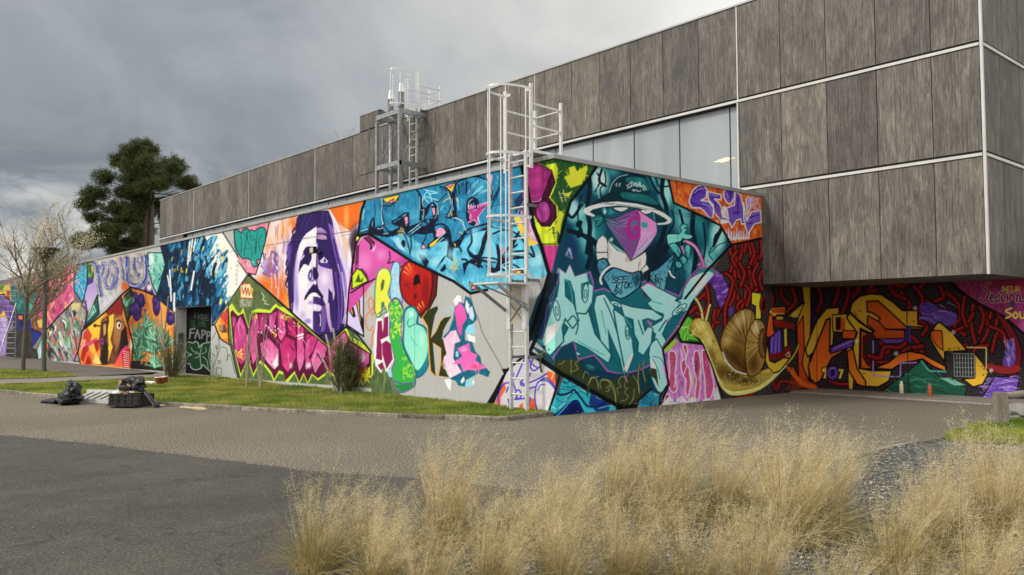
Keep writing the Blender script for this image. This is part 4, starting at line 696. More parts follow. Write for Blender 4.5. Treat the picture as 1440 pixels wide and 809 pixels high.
    P(D,'270,400 285,385 305,392 300,420 308,450 290,480 270,470 285,430 272,420',sm=1); P(D,'1010,520 1018,470 1038,445 1052,420 1058,440 1040,490 1020,530',sm=1); L('a9e0dc','380,190 395,260 400,290',3); L('88cfcc','318,300 310,360',3)
    # hat
    V(810,235,8.093)
    P('0f3a44','90,500 300,440 480,420 690,445 870,490 1075,600 920,660 880,640 700,520 440,560 300,580 200,570',sm=0)
    P('0e3540','372,295 400,212 440,150 500,106 590,86 700,90 772,122 812,190 836,300 600,340',o='0a2630',w=8); P('1f6c72','565,150 600,116 740,120 800,170 824,270 640,205',sm=1); S('2c8a8c',720,150,70,40,.7); L('d9f2ee','376,290 402,214 442,152 500,108 590,88',6)
    P('0c303a','180,455 200,405 300,332 380,290 520,278 700,290 850,328 945,412 1020,520 880,460 700,415 480,392 300,412',sm=0); P('1e6a6e','520,292 700,302 850,342 935,430 740,395 540,355',sm=1); S('2a8084',660,330,90,22,.7)
    for x in(462,498): E('d9f2ee',x,203,9,20); E('0f3a44',x+2,205,4,12)
    for q in('585,245 600,200 640,168 625,215 600,240 640,215','650,215 668,180 675,220','680,180 690,222','700,180 702,222 725,172 722,222','735,185 738,225 765,205 790,240','640,262 660,255 655,275 690,258 700,280 740,268','575,205 585,210','760,225 775,270','785,240 800,262'): L('eef9f6',q,7)
    # face
    P('1c5a68','296,480 440,450 600,462 700,478 880,520 915,620 760,540 560,530 440,590 320,570'); S('3a94a2',400,510,60,50,.9); S('2a7c8a',560,500,40,30,.8); P('0c2a34','415,465 600,462 560,510 500,516 440,500',sm=1); P('f2f4f0','432,466 586,464 540,500 488,500',sm=1); P('0c2a34','720,485 872,500 830,540 770,535',sm=1); P('f2f4f0','742,492 862,502 822,530 772,526',sm=1); S('c9c9c2',500,478,50,14,.5); L('8fd8d6','884,520 896,600',6)
    P('3a929a','290,480 330,455 362,500 345,545 310,545',sm=1,o='0c2a34',w=8); P('cfeeea','326,530 318,510 326,478 340,512',sm=1)
    P('f0f9f7','92,472 150,448 300,404 480,394 700,420 880,468 1012,530 1088,592 1082,632 1030,654 928,658 922,640 1005,634 1046,610 1000,572 860,502 690,462 480,437 300,456 192,482 152,512 218,552 208,570 118,542 82,510',sm=0); S('bfe6e2',1000,560,60,20,.5)
    # scarf
    SC='320,565 440,585 560,525 695,476 730,560 730,790 700,910 622,1072 560,960 440,790 350,650'
    P('7d6396',SC,g='8a4090',ang=0); clip(SC); S('2c5a68',360,580,90,60,.9); S('9a7cb0',560,640,80,60,.7); S('a8559c',650,620,70,120,.8)
    for q in('330,575 450,610 600,560','325,590 440,650 540,660 600,640','335,600 450,720 560,800','345,620 440,770 560,930','400,600 500,640 560,620'): L('24505e',q,16,tap=.6,a=.9); L('8fa9bc',[(p[0]+8,p[1]+16) for p in pts_of(q)],9,tap=.5,a=.7)
    L('a82f8c','725,590 650,585 605,640 596,720 625,790 690,800 720,770 722,700 680,700',44); P('2f8088','622,690 630,640 680,600 690,640 650,660'); B(['2f8088','a82f8c'],26,560,780,730,980,70,11,60,20,136,a=.8); B(['6a4a88','9a6aa8'],40,420,640,600,900,60,5,85,6,137,a=.5); clip(FOREST) if False else clip()
    SR='695,476 765,530 870,598 916,632 926,730 915,775 850,870 760,970 622,1072 690,920 730,800 728,560'
    P('db82c2',SR,g='d59ad2',ang=60); clip(SR); P('35a0a2','738,640 772,618 786,640 812,622 816,690 750,692'); S('f0b8e0',800,760,70,70,.7); 
    for q in('640,1050 760,940 880,820 920,740','650,1020 760,910 860,800','690,960 780,870 840,790'): L('4f9cab',q,11,tap=.4,a=.8); L('f4d4ec',[(p[0]+10,p[1]+10) for p in pts_of(q)],6,a=.7)
    B(['f4d0ea','c05aa8','35a0a2'],20,730,720,910,860,60,7,85,10,138,a=.6); clip()
    L('0c2632','320,565 440,587 560,527 695,476 765,530 870,600 916,632 926,730 912,778 850,872 760,972 622,1074 560,962 440,792 345,650 320,565',7,sm=0); L('5a2a5c','697,478 730,560 730,790 690,920 624,1070',4,sm=0)
    P('1d6a70','190,590 240,545 300,560 310,620 270,665 225,680 235,620',sm=1,o='0a2630',w=8); L('5fb8b4','200,600 260,590 300,580',6); L('5fb8b4','230,670 260,630 290,600',6)
    V(810,325,8.093)
    P('8fdcd0','345,0 365,90 470,180 575,250 545,255 470,215 380,120 350,60',sm=1,o='0a2630',w=7); S('d9f6f0',400,100,30,40,.8,40)
    # white suit
    CH='362,70 380,130 470,220 570,258 622,342 720,285 792,236 802,300 796,380 745,440 722,472 640,497 580,482 500,442 400,412 362,330'
    P('e9e7e1',CH,sm=0,o='20292c',w=6); clip(CH); S('a8a49c',600,310,60,90,.8,30); S('b9b5ad',385,250,30,130,.8); S('fffefb',480,330,80,60,.9); S('fffefb',650,430,80,40,.9); S('b0aca4',730,360,20,110,.8); S('aaa69e',590,470,90,24,.7); L('6a6a66','722,470 712,420 720,360',6); clip()
    P('e4e2dc','229,165 250,95 300,48 345,82 366,160 358,240 232,242',sm=0,o='20292c',w=7); S('fffefb',285,140,40,70,.9); S('b9b5ad',350,170,18,70,.7); P('eceae4','228,246 358,246 366,318 310,306 240,330',o='20292c',w=7); P('edebe5','738,442 806,380 832,430 780,512',o='20292c',w=7); S('fffefb',790,430,24,30,.8)
    clip()
    # spouting creature
    V(890,235,5.221)
    clip(FOREST_B) if False else None
    MT='58bfb8'
    P(MT,'250,500 300,490 335,492 356,468 345,440 372,418 400,430 398,462 382,486 432,500 432,522 395,532 365,525 352,545 300,560 270,580 256,560',sm=1,o=D,w=6,g='8fdcd2'); P(MT,'268,570 310,560 345,600 352,640 330,662 310,630 280,610',sm=1,o=D,w=6); P(MT,'385,580 410,568 424,600 410,670 388,650 382,610',sm=1,o=D,w=6); P('d872b4','345,580 370,575 385,640 370,640',o=D,w=3); P(MT,'345,668 370,655 396,680 380,712 356,700',sm=1,o=D,w=5); P(MT,'312,706 335,690 360,722 345,742 322,736',sm=1,o=D,w=5); E('0d2a34',388,448,7,9); L('b9ece4','265,510 320,505','' or 5); E('e0f2ee',380,545,9,9); 
    L('1a3038','390,545 450,578 490,640 520,722',28); L('d474b6','390,545 450,578 490,640 520,722',20); L('e9b2d8','400,548 455,585 490,650',7); E('d474b6',487,716,15,9,-20); E('d474b6',552,690,14,10,30); S('d474b6',520,735,60,18,.9)
    B(['12404c','0c3038','2f8a8e'],30,260,600,420,800,90,12,70,20,135,a=.6)
    # ---- mint letters
    V(740,380,3.677)
    SIL='165,-10 205,20 225,-25 250,35 330,10 345,60 345,110 400,95 450,120 480,150 545,90 580,70 620,55 700,95 790,135 838,50 880,15 930,0 985,5 930,70 850,170 835,205 770,310 700,402 720,480 732,570 708,632 668,606 650,540 640,490 600,512 500,540 455,530 420,522 380,470 350,440 270,462 245,365 180,395 130,468 108,440 100,390 78,380 100,280 112,200 135,120 150,70'
    P('1b6a78',SIL,o='a95fae',w=7); clip(SIL)
    V(647,210,2.0745)
    MI,DT='a9eddf','155a68'
    def letter(polys,g='98e2d2'):
        for q in polys: P(DT,q,o=DT,w=9)
        for q in polys: P(MI,q,g=g)
        for q in polys: L('d8f8f0',(pts_of(q)+np.array([1.5,1.5]))[:3],1.6,sm=0,a=.8)
    letter(['742,352 700,362 672,378 655,404 648,436 618,462 640,476 664,470 690,430 735,376','640,440 612,452 596,470 604,490 630,484 664,458 660,440'])
    letter(['528,404 548,392 585,410 632,434 618,452 640,470 612,492 590,478 566,470 548,450 560,440','610,440 640,448 606,500 588,540 600,560 572,600 560,584 572,540 556,520 590,500'])
    letter(['572,556 596,600 604,650 602,690 588,708 574,690 568,650 552,600 556,570'])
    letter(['470,452 500,462 560,470 590,490 570,500 548,492 530,498 540,540 526,572 510,540 506,496 480,486','522,566 548,520 560,524 556,566 534,600 520,590'])
    letter(['398,430 420,424 446,460 470,520 488,560 498,600 478,660 468,610 446,560 430,520 436,600 418,590 404,520 392,460'])
    letter(['450,470 476,490 500,560 506,600 484,650 474,600 462,540','300,470 346,452 372,470 392,540 440,600 432,622 398,598 372,580 330,560 318,580 352,598 300,612 292,570 318,520 296,500'])
    letter(['290,328 366,352 372,386 352,392 354,440 372,420 376,392 388,400 384,446 366,478 340,476 334,420 322,384 304,378 306,430 330,452 344,500 328,520 306,490 296,520 300,560 262,600 246,584 240,560 256,500 262,450 284,430 290,392'])
    for q in('316,500 330,486 344,510 338,540','440,600 470,640 478,660','380,470 394,520','420,436 440,480 460,540','520,500 534,540','600,500 580,530'): L(DT,q,4)
    for q in('306,382 318,390 326,420 328,446','356,392 358,430','560,444 590,452','548,500 560,520','480,490 500,520','412,470 426,540','345,560 380,580 420,600'): L('4fa8a4',q,4,a=.8)
    for x,y,rx,ry,ro in((282,470,9,30,-8),(366,420,8,28,4),(488,535,6,20,-5),(455,452,17,7,25),(640,468,26,9,-38)):
        E('b6f0e2',x,y,rx,ry,ro,o=DT,w=3); E(MI,x,y+2,rx*.45,ry*.45,ro,o=DT,w=2.4)
    P('eaf9f5','252,520 296,500 280,540 246,575'); P('eef9f6','478,640 500,596 502,610 486,652'); P('eef9f6','672,430 700,380 730,362 690,420'); P('eef9f6','590,620 600,660 596,690 586,660'); P('c06aac','545,500 560,506 556,520'); P('c06aac','598,505 608,492 606,506'); P('5a2a30','528,404 540,420 548,440 536,428'); L('c06aac','530,402 548,390 590,410',4,sm=0)
    S('cff6ee',310,350,50,20,.7); S('dff8f4',700,385,30,30,.6)
    clip()
    P('a6ebdc','196,-2 222,18 200,14',o='a95fae',w=3); V(740,340,5.781); P('8fc9dc','320,110 345,50 358,55 378,140',o='a95fae',w=7); P('1b6a78','345,70 372,135 330,115')
    V(860,350,5.777); L('a95fae','600,320 620,250 690,175 760,150 830,165',8); P('2f8a8a','700,180 770,152 840,180 830,200 770,172 715,200')
    # tattooed hands
    V(740,340,5.781)
    TB='4f94ad'
    P(TB,'585,150 640,140 668,180 640,240 660,280 600,270 575,200',o=D,w=7); B([D],16,595,160,650,250,30,4,70,70,131)
    P(TB,'628,285 700,218 745,220 850,255 925,245 930,345 880,402 775,462 705,425 655,345',sm=1,o=D,w=11,g='6fb4c6'); clip('628,285 700,218 745,220 850,255 925,245 930,345 880,402 775,462 705,425 655,345',sm=1); S('9ad4dc',760,330,70,60,.7); S('183c4c',900,300,50,70,.8)
    T(D,'SEE',700,290,46,32,8,.2,-4); T(D,'KICK',728,340,44,26,8,.2,-3); T(D,'SO',715,392,34,30,8); B([D],26,820,260,925,380,44,4,110,20,132); B([D],14,650,250,740,330,34,3,120,30,133); clip()
    V(740,340,5.781); L('f4f6f4','612,342 602,305 625,255 670,210 735,186',17); 
    V(860,350,5.777)
    P(TB,'312,195 380,160 450,95 505,40 498,110 470,180 445,260 430,342 372,315 312,240',o=D,w=7,g='68aebc'); clip('312,195 380,160 450,95 505,40 498,110 470,180 445,260 430,342 372,315 312,240'); B([D],60,320,60,500,330,40,5,80,60,134); clip(); T(D,'TAT',345,215,50,16,6,.1,14); P('1a1f26','262,190 300,168 312,240 300,285 262,235'); L('4a5a60','280,190 290,260',4); L('f4f6f4','470,180 485,215 512,235',13)
    # ---- kelp, waves
    V(745,450,5.78)
    clip('0,270 60,150 140,190 200,330 380,320 640,430 760,440 980,300 1080,250 1115,520 1030,720 700,740 240,450')
    P('123f4a','0,200 120,260 200,330 380,320 640,430 760,440 1000,400 1000,600 860,740 600,600 200,420',a=.9); S('3f9aa0',500,370,60,50,.8); S('0d3a64',620,440,120,50,.7); S('3a9aa0',90,150,40,90,.8)
    KE='3a4226'
    P(KE,'150,250 190,180 235,135 275,120 325,185 345,275 405,318 402,372 440,430 470,470 510,452 560,500 640,480 700,500 760,450 800,470 850,450 892,560 930,590 990,540 870,745 560,590 330,440 228,385 245,305 225,235 265,200',sm=1); 
    P('3f4828','205,420 220,330 235,260 225,200 250,150 285,128 315,160 330,215 360,250 350,300 400,330 410,400 380,430 300,440',sm=1,o='2a3018',w=4)
    for q,w in(('95,420 80,330 90,280 130,262',22),('470,620 480,540 500,470 540,480 560,560',26),('890,600 880,450 905,300',26),('940,500 920,400 945,270',20),('1000,470 980,400 1040,420 1045,560',20),('700,720 690,600 640,500 580,490',24)): L(KE,q,w,tap=.5); L('c3b98c',q,4)
    for q in('285,160 310,240 335,330 335,440','250,190 285,190 290,270 250,270 240,300','330,270 360,300 400,330 370,350 390,400 345,420','235,360 270,350 290,310','430,480 450,420 480,440','580,560 570,510 600,480 650,500 690,560 700,680','620,560 650,530 640,580 620,580','720,610 710,560 740,540 720,500 750,460 780,480 770,540 800,560','740,660 780,650 800,620 770,590 790,560','800,700 840,640 850,560','840,450 880,520 890,580','460,560 500,480 560,460'): L('c3b98c',q,4,a=.85)
    L('e08ac0','770,450 795,505',5); L('c06ab0','780,470 800,440',4)
    P('a6ebdc','975,305 1020,300 1075,330 1110,470 1112,540 1085,580 1045,582 1010,520 990,460',sm=1,o='1b6a78',w=6); P('f0faf8','980,315 1010,330 1030,400 1050,560 1020,500 985,400'); L('1b6a78','1000,320 1040,400 1055,480',7); P(KE,'985,390 1030,400 1048,550 1015,480 980,450')
    clip()
    G='285,450 158,742 205,800 720,760 690,695 480,560'
    P('37b3c2',G); clip(G)
    for q,w in(('170,690 215,720 260,700 330,600 400,560 450,580',60),): L('8fd8e0',q,10)
    P('142a74','190,800 260,720 330,660 390,650 430,720 450,780 420,800',sm=1); P('0f1d56','280,800 330,700 380,680 410,730 425,800',sm=1); L('5ad0d8','210,790 270,730 340,655 400,650 450,730 520,740 640,690',7); L('0f1d56','200,580 250,610 330,590 360,570 420,640 470,700 560,700 640,660',16); L('0f1d56','270,500 300,515 330,490',9)
    for q in('215,640 280,670 350,600 400,590','260,540 320,550 380,540','240,560 330,570 420,560 480,600','175,690 230,720','300,640 350,590','490,590 500,640 490,690','400,570 460,610 540,680 640,660'): L('123a5c',q,4)
    P('142a74','500,590 660,680 640,740 540,750 480,680',a=.8); L('8fe0e6','520,600 560,640 610,640',4); L('8fe0e6','560,720 640,700 680,700',5); B(['0f1d56'],24,270,480,480,560,14,6,90,10,140); B(['0f1d56'],16,200,570,260,600,14,6,90,10,141)
    clip()
    G='880,655 985,570 1062,620 1045,720 876,740'
    P('2f8fae',G); clip(G); B(['12304a'],18,880,590,1060,720,110,5,30,14,142); B(['12304a'],14,880,590,1060,720,90,5,110,14,143); S('8fd0c8',1030,600,40,30,.8); clip()
    for q,w in(('-10,262 60,300 250,435 470,560 700,690 820,730',36),('250,435 150,760',14),('870,740 880,655 985,562',16),('60,130 0,262',30),('1110,540 1062,620 1045,720',12)): L(K,q,w,sm=0)
    P(K,'700,690 830,690 870,640 880,740 700,740'); L(KE,'95,420 84,340 92,290 125,268',20,tap=.6); L('b7ad82','98,400 86,330 100,290',3); L(KE,'465,625 482,545 500,500',22,tap=-.8)
    # left boundary of the panel
    V(740,340,5.781); L(K,'185,262 140,430 70,660 20,800',34,sm=0); P('0f2a36','200,260 260,260 240,380 180,520 140,640 80,800 20,809 90,640 160,400'); P('1a3a6a','170,560 240,420 250,440 180,640 130,800 110,700',a=.7); L('a95fae','245,350 262,300 272,260',6,sm=0); L('8a62a8','240,365 200,440 165,540 150,700 120,809',5,sm=0)
    # ---- pink throw-up
    V(910,420,5.22)
    G='120,378 210,292 250,325 420,345 470,480 545,760 350,800 80,830 150,632 118,520'
    P('c77fc4',G,mot=.15); clip(G); P('9ac83a','120,378 205,285 220,320 150,390'); S('5a3a8a',140,430,30,40,.8); S('e0d89a',320,600,40,80,.7); S('5a3a8a',380,580,40,100,.7); S('5a3a8a',440,470,40,40,.8); S('8a50a8',200,660,60,60,.6); P('9fd0c0','470,640 545,700 545,760 500,760',a=.7)
    PK='b4406c'
    for q in('160,400 200,390 215,440 205,560 220,660 190,690 160,640 165,520','262,345 290,345 295,400 282,470 310,520 320,620 300,720 280,680 286,600 262,560 250,470 285,430','345,400 380,395 395,520 390,640 375,740 350,720 362,600 345,520','405,385 440,400 470,520 490,640 465,730 430,720 425,600 410,500','130,720 160,700 165,760 140,780'): P(PK,q,o='f6eaf2',w=7,sm=1,g='cc5a90')
    for q in('290,500 268,560','215,560 200,650','390,520 380,600','240,360 262,440','330,430 345,520','310,540 320,620'): L('f6e8ee',q,6)
    for q in('495,660 500,740','515,650 520,740','532,680 530,740','230,740 250,720 280,750','210,770 235,735 290,760'): L('f8f4f8',q,10)
    P('f8f4f8','100,790 160,720 200,745 190,760 230,740 300,755 330,720 390,770 420,735 480,745 540,735 540,800 100,830',a=.85); P('c77fc4','230,790 260,750 300,790',a=.8); B(['5f4aa8'],10,180,750,420,790,50,6,10,20,150); B(['e6c8d8'],40,130,400,200,560,28,3,0,8,151,a=.6); B(['e6c8d8'],24,430,440,480,640,28,3,-60,8,152,a=.6); L('2a1a40','345,465 360,460 365,480 350,490 365,500 360,520 350,520 365,540',5); P('9a4a78','240,610 262,600 268,630 250,650',a=.6)
    clip()
    # ---- snail eating a leaf
    P('5fbf3a','228,235 262,190 298,125 335,150 318,250 400,322 250,312',o='12240e',w=9); clip('228,235 262,190 298,125 335,150 318,250 400,322 250,312'); 
    for q in('240,240 290,150','262,250 305,150','280,290 325,160','245,300 260,230','270,310 285,240','300,310 300,250'): L('a8e070',q,6,tap=.5); L('2c6a1e',[(p[0]+8,p[1]+3) for p in pts_of(q)],4,tap=.5)
    P('2c5a22','300,300 400,312 400,330 300,322'); clip(); L('c8e0a8','232,205 262,215 300,205',9)
    P('2a4a3a','215,262 235,262 252,318 240,330',a=.9)
    SN='312,218 330,166 370,145 440,158 472,212 522,332 562,432 640,522 742,560 862,520 990,470 1075,400 1110,330 1120,350 1080,430 1010,510 905,615 800,682 640,714 562,672 508,582 450,432 402,312 345,275 328,262'
    P('b8a04a',SN,sm=1,o='2a2412',w=4); clip(SN,sm=1)
    S('e6d684',390,200,60,60,.9); S('e9dc92',450,300,40,120,.7,-15); S('5c451e',560,540,110,90,.9,40); S('4a3618',720,600,150,50,.9); S('6a5224',480,420,40,110,.7,-20); S('3a2a12',640,560,80,50,.8)
    r=random.Random(8)
    for i in range(330):
        t=r.random(); x=340+t*560+r.uniform(-60,60); y=190+math.sin(t*1.6)*430+r.uniform(-70,70); S(r.choice(['f2e6a4','7a6228','8f7a38','ded088']),x,y,r.uniform(4,9),None,.6)
    L('e8dd86','400,315 452,440 510,580 562,660 640,696 800,668 905,600 1010,500',30); L('8f8030','430,400 480,520 540,630 640,672 800,642 900,580',5); B(['a8973c','f4eda8'],60,470,560,940,700,34,4,80,20,160,a=.7); S('a89038',850,560,90,40,.5); L('cbb95a','860,540 960,500 1060,420',20); clip()
    for q in('408,150 398,80 376,30 358,5','432,158 446,105 460,52'): L('2a2412',q,24,tap=.3); L('cdb565',q,18,tap=.35); L('f0e4ae',[(p[0]-3,p[1]) for p in pts_of(q)],5)
    E('e0cc88',358,6,12,10); E('e0cc88',461,50,9,9); L('e9dca8','320,270 345,262 335,240 355,225',7); S('8a7434',330,215,16,30,.7)
    SH='538,342 556,250 600,165 660,100 725,78 772,92 805,150 872,215 892,320 872,450 822,545 735,562 640,515 572,432'
    P('8c6c32',SH,sm=1,o='2a1c0c',w=6); clip(SH,sm=1); S('ecd9a0',690,160,60,110,.9,30); S('d4b870',600,270,56,120,.8,20); S('5a3e18',640,430,110,110,.9); S('3c2810',720,500,70,90,.8)
    for i in range(40):
        t=i/39; a=math.radians(200+t*115); L(r.choice(['4a3014','d0b878','6a4a1e','a8884a']),[(735+10*math.cos(a),350),(735+110*math.cos(a),350+150*math.sin(a)),(735+210*math.cos(a),370+280*math.sin(a))],r.uniform(3,7),a=.6)
    for i in range(26): x=560+i*7; L(r.choice(['3a2510','6a4a20']),[(x,360+i*5),(x+40,430+i*4),(x+110,500+i*2)],5,a=.6)
    clip()
    C2='722,335 742,235 782,165 812,150 852,182 884,282 874,425 824,545 748,565 722,460'
    P('9c7c3e',C2,sm=1,o='2a1c0c',w=7); clip(C2,sm=1); S('f0e2b0',800,215,40,70,.9); S('5a3e18',780,480,60,100,.9); 
    for i in range(30): a=math.radians(130+i*9); L(r.choice(['4a3014','d8c288','6a4a1e']),[(850,330),(850+70*math.cos(a),330+110*math.sin(a)),(850+125*math.cos(a),330+235*math.sin(a))],r.uniform(3,6),a=.65)
    clip(); E('7a5a2a',852,330,34,108,o='2a1c0c',w=6); B(['c0a25e','3a2510'],26,830,240,880,420,60,4,70,20,161,a=.7); E('4e3518',872,330,20,72,o='1c1208',w=5); E('2c1c0c',884,330,11,42); L('f6f2e6','552,395 590,470 650,530 728,556',9)
    # yellow start of the recess letters
    letters_left(M)
    V(740,210,3.851)
    for q,w in(('770,165 800,290 1050,412 1112,518 1275,482',11),('1112,518 985,650 860,809',12),('405,60 330,170 240,285 178,505',14)): L(K,q,w,sm=0)
    V(910,420,5.22)
    for q,w in(('345,10 225,245 115,375 160,630 95,790',15),('225,245 250,318 410,335 470,480 545,690 560,720',12)): L(K,q,w,sm=0)
    L('1f5866','180,60 500,120',0.1)
    V(740,210,3.851); L('16323e','200,262 330,285 470,300',2.5,sm=0); L('2a5a66','720,330 860,362 1000,390',2.5,sm=0)
def letters_left(M):
    V,P,L,S,E,clip,B=M.V,M.P,M.L,M.S,M.E,M.clip,M.B
    K='15100f'; V(1060,390,4.756)
    P('4a2a6a','0,190 20,190 25,240 0,230'); P('f0d23c','-15,100 50,108 50,280 10,282 12,195 -15,180',o=K,w=8); E('6a1c1c',62,185,26,60); S('a83a2c',56,170,16,40,.8); E('1a0c0c',66,185,12,36)
    P('e86a26','82,390 100,250 125,248 132,350 150,380 95,405',o=K,w=7,g='d8521e'); P('e8b23a','100,230 120,205 210,198 210,250 150,252 150,285 200,285 196,262 132,262 110,245',o=K,w=5); P('c84a24','118,212 205,206 205,240 120,240'); P('5a3a9c','105,412 160,350 185,345 190,500 150,530 105,520',o=K,w=7); 
    for q in('125,400 118,500','150,380 145,510','170,370 168,500'): L('9a7ad0',q,6); 
    P('7a1c1c','105,520 200,495 210,440 250,470 240,540 105,550'); P('eeb63e','90,430 105,560 140,575 200,540 240,545 175,625 135,640 95,600 78,560',sm=0,o=K,w=6); P('f0c84a','200,350 222,335 225,460 205,470',o=K,w=5); P('8a2a22','130,285 200,290 280,320 270,345 140,330'); L(K,'140,640 175,625 240,545 270,500',7); L('e8dcae','215,520 235,500 240,530 218,530',5,sm=0)
def paint_wall_c(M):
    V,P,L,S,E,clip,B,T=M.V,M.P,M.L,M.S,M.E,M.clip,M.B,M.T
    K='15100f'
    V(1060,370,3.371)
    P('3c3538','0,-20 1400,-20 1400,700 0,700'); dots(M,80,60,1400,660,17,'221d1e',2)
    red_tubes(M,['140,90 130,150 170,200','330,60 400,110 380,200','430,60 450,140 420,240','560,60 700,110 760,60','820,80 780,140 830,190','700,140 740,200 700,260','880,120 960,180 980,260 950,300 1000,340','1040,200 1030,280 1050,380','1100,240 1110,320 1080,380','1160,240 1150,300 1180,360','930,330 1000,300 1040,240','1010,110 1060,160 1120,180 1130,120','600,380 640,420 560,450 640,470 740,400 800,420','280,380 240,420 220,520','90,560 110,600 130,560 200,570','360,560 420,575 500,560','720,330 780,380 760,430','1130,420 1150,340 1190,300','850,260 870,220 940,240','300,100 320,170 300,230','470,80 500,120 470,160','640,80 660,140 720,170','760,110 800,170 780,230','1000,160 990,240 1010,300','1070,200 1090,260 1070,330','1130,200 1120,260','900,330 960,380 1010,390','860,180 900,160 880,110','950,100 1000,140 1040,120','1090,130 1100,180','570,100 540,140 580,130','180,120 200,180 160,230','760,260 820,300 800,340','1120,300 1180,330 1200,400','700,560 660,590 620,600','1030,440 1060,400 1110,390','60,110 90,170 70,240'],20)
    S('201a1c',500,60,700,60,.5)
    P('6a4aa0','790,200 840,190 900,230 960,240 950,290 880,300 840,285 800,260',sm=1); B(['a88ad8','4a2f80'],24,790,200,950,290,60,7,20,20,200)
    # pink field at right
    P('963a6c','905,60 1400,60 1400,380 1290,340 1180,250 1060,190 990,140',mot=.15); P('8f3450','1060,60 1400,60 1400,130 1120,120'); S('d06ab0',1290,300,50,50,.9); L(K,'900,60 990,140 1060,190 1180,250 1290,345 1400,420',12,sm=0)
    for q in('1118,94 1088,112 1114,142 1092,182 1072,170','1120,168 1140,160 1132,148 1120,165 1128,184 1144,178','1164,150 1148,165 1152,184 1168,176','1182,116 1176,178 1190,180','1166,142 1196,136','1204,150 1202,180','1222,150 1212,168 1224,184 1236,166 1222,150','1246,184 1250,152 1262,160 1266,184 1290,176'): L('e6a0b0',q,13); L('2a1420',q,7)
    T('d0b040','NEUR',1182,112,26,17,4.5); P('24505a','1215,186 1235,182 1230,212 1215,205')
    for q in('1222,214 1194,228 1222,246 1192,264','1240,232 1230,248 1240,262 1252,248 1240,232','1262,232 1264,258 1282,258 1284,232','1300,262 1302,234 1322,240'): L('f0d860',q,8)
    # big violet root at right
    P('7a1f2c','1140,230 1215,290 1265,390 1270,460 1240,530 1160,520 1110,500 1150,480 1190,470 1210,380 1180,300',sm=1,o=K,w=6); P('6a4aa8','1210,360 1235,400 1240,460 1220,490 1180,480 1195,420',sm=1); P('6a4aa8','1140,540 1260,540 1230,700 1050,700',g='8a5cb8',o=K,w=6); B(['c0a8ea','4a2f88','9a7ad0'],60,1080,540,1250,640,70,7,0,14,201); B(['c0a8ea'],20,1190,370,1240,480,50,6,75,10,202); L('9a2f34','1120,490 1180,510 1250,500',30); L('2a1420','1140,545 1080,640',5)
    letters_left(M)
    V(1060,370,3.371)
    # letter shapes
    Y='ecb93e';O='da6426'
    P(Y,'228,112 270,112 272,240 262,555 232,555 228,300 205,440 198,300 235,180',o=K,w=7,g='c8842c'); P(Y,'160,250 205,215 242,185 210,260 190,262',o=K,w=5); P('2a1c4a','270,190 290,180 285,300 270,300'); 
    P(O,'205,300 235,250 240,420 228,480 262,560 300,575 290,600 215,590 160,500 190,490 212,540',o=K,w=5,g='b8431e'); L(O,'165,500 230,570 290,590',20); P('9a3a22','150,600 180,540 230,590 200,610',a=.6)
    P(Y,'300,270 345,215 405,210 405,238 385,262 375,390 350,400 360,260 340,290 290,420 255,445 245,410 275,330',o=K,w=7); P(O,'258,490 300,380 345,268 362,265 360,420 400,400 460,390 440,410 370,450 345,500 315,560 292,572 268,550',o=K,w=8,g='e67e2a')
    P(Y,'372,245 438,242 490,300 500,320 488,330 470,600 450,600 438,330 375,325',o=K,w=5); P('2a1c1c','388,258 415,256 412,318 388,318'); P(O,'412,262 432,262 434,318 412,318'); P(O,'420,320 488,322 478,360 420,358',o=K,w=5)
    P('6a46a8','362,402 440,365 470,360 472,400 450,402 365,430',o=K,w=6); L('a88ad8','380,405 430,385 465,370',6)
    # big yellow E
    P(Y,'455,230 465,190 500,158 555,145 605,150 660,185 705,225 778,225 778,290 808,296 808,312 720,312 650,300 560,320 495,270',o=K,w=8,g='d9a236'); P(Y,'455,235 500,280 570,328 560,335 505,310 500,500 560,510 655,510 640,560 590,588 530,585 490,540 465,480 470,400 490,330 440,260',o=K,w=8)
    P(O,'535,182 590,180 640,225 720,300 800,305 800,314 620,314 590,275 600,262 560,235 538,232',o=K,w=7); P(O,'540,250 590,275 625,315 715,318 715,358 580,360 560,330 575,325 538,290',o=K,w=6,g='b84a1e'); P(O,'508,320 545,340 525,400 530,460 560,500 508,500',o=K,w=5); P(O,'442,420 470,405 490,500 530,560 530,588 490,575 450,510',o=K,w=7,g='f0962e'); P('5a1c1a','515,345 548,335 556,350 525,400 530,440 560,480 540,490 515,450')
    P('6a4aa0','560,362 600,362 620,380 745,375 742,320 720,320 720,362'); L(K,'562,365 600,365 622,385 720,385',4,sm=0); P('4a3a7a','720,300 745,300 745,380 720,380')
    P(O,'568,500 640,470 690,430 740,418 800,430 910,490 912,515 850,490 800,455 770,462 700,475 655,505',o=K,w=8,g='ea8a30'); L('a98ad8','566,370 566,535 695,540 695,475 770,472',6,sm=0)
    red_tubes(M,['545,440 600,450 620,400 690,400 720,380','760,400 800,395'],22)
    P('2f6a58','605,610 700,540 795,462 880,540 1010,590 1000,640 605,640',o=K,w=5,g='24503f'); L('4fb0a0','795,465 830,512 910,515',8,sm=0); P('7fb8a0','880,545 930,545 1005,580 950,580'); B(['3f8a70','1c3f34'],30,640,530,980,620,80,7,20,30,203); L('3f8a70','740,560 780,550 820,570',5)
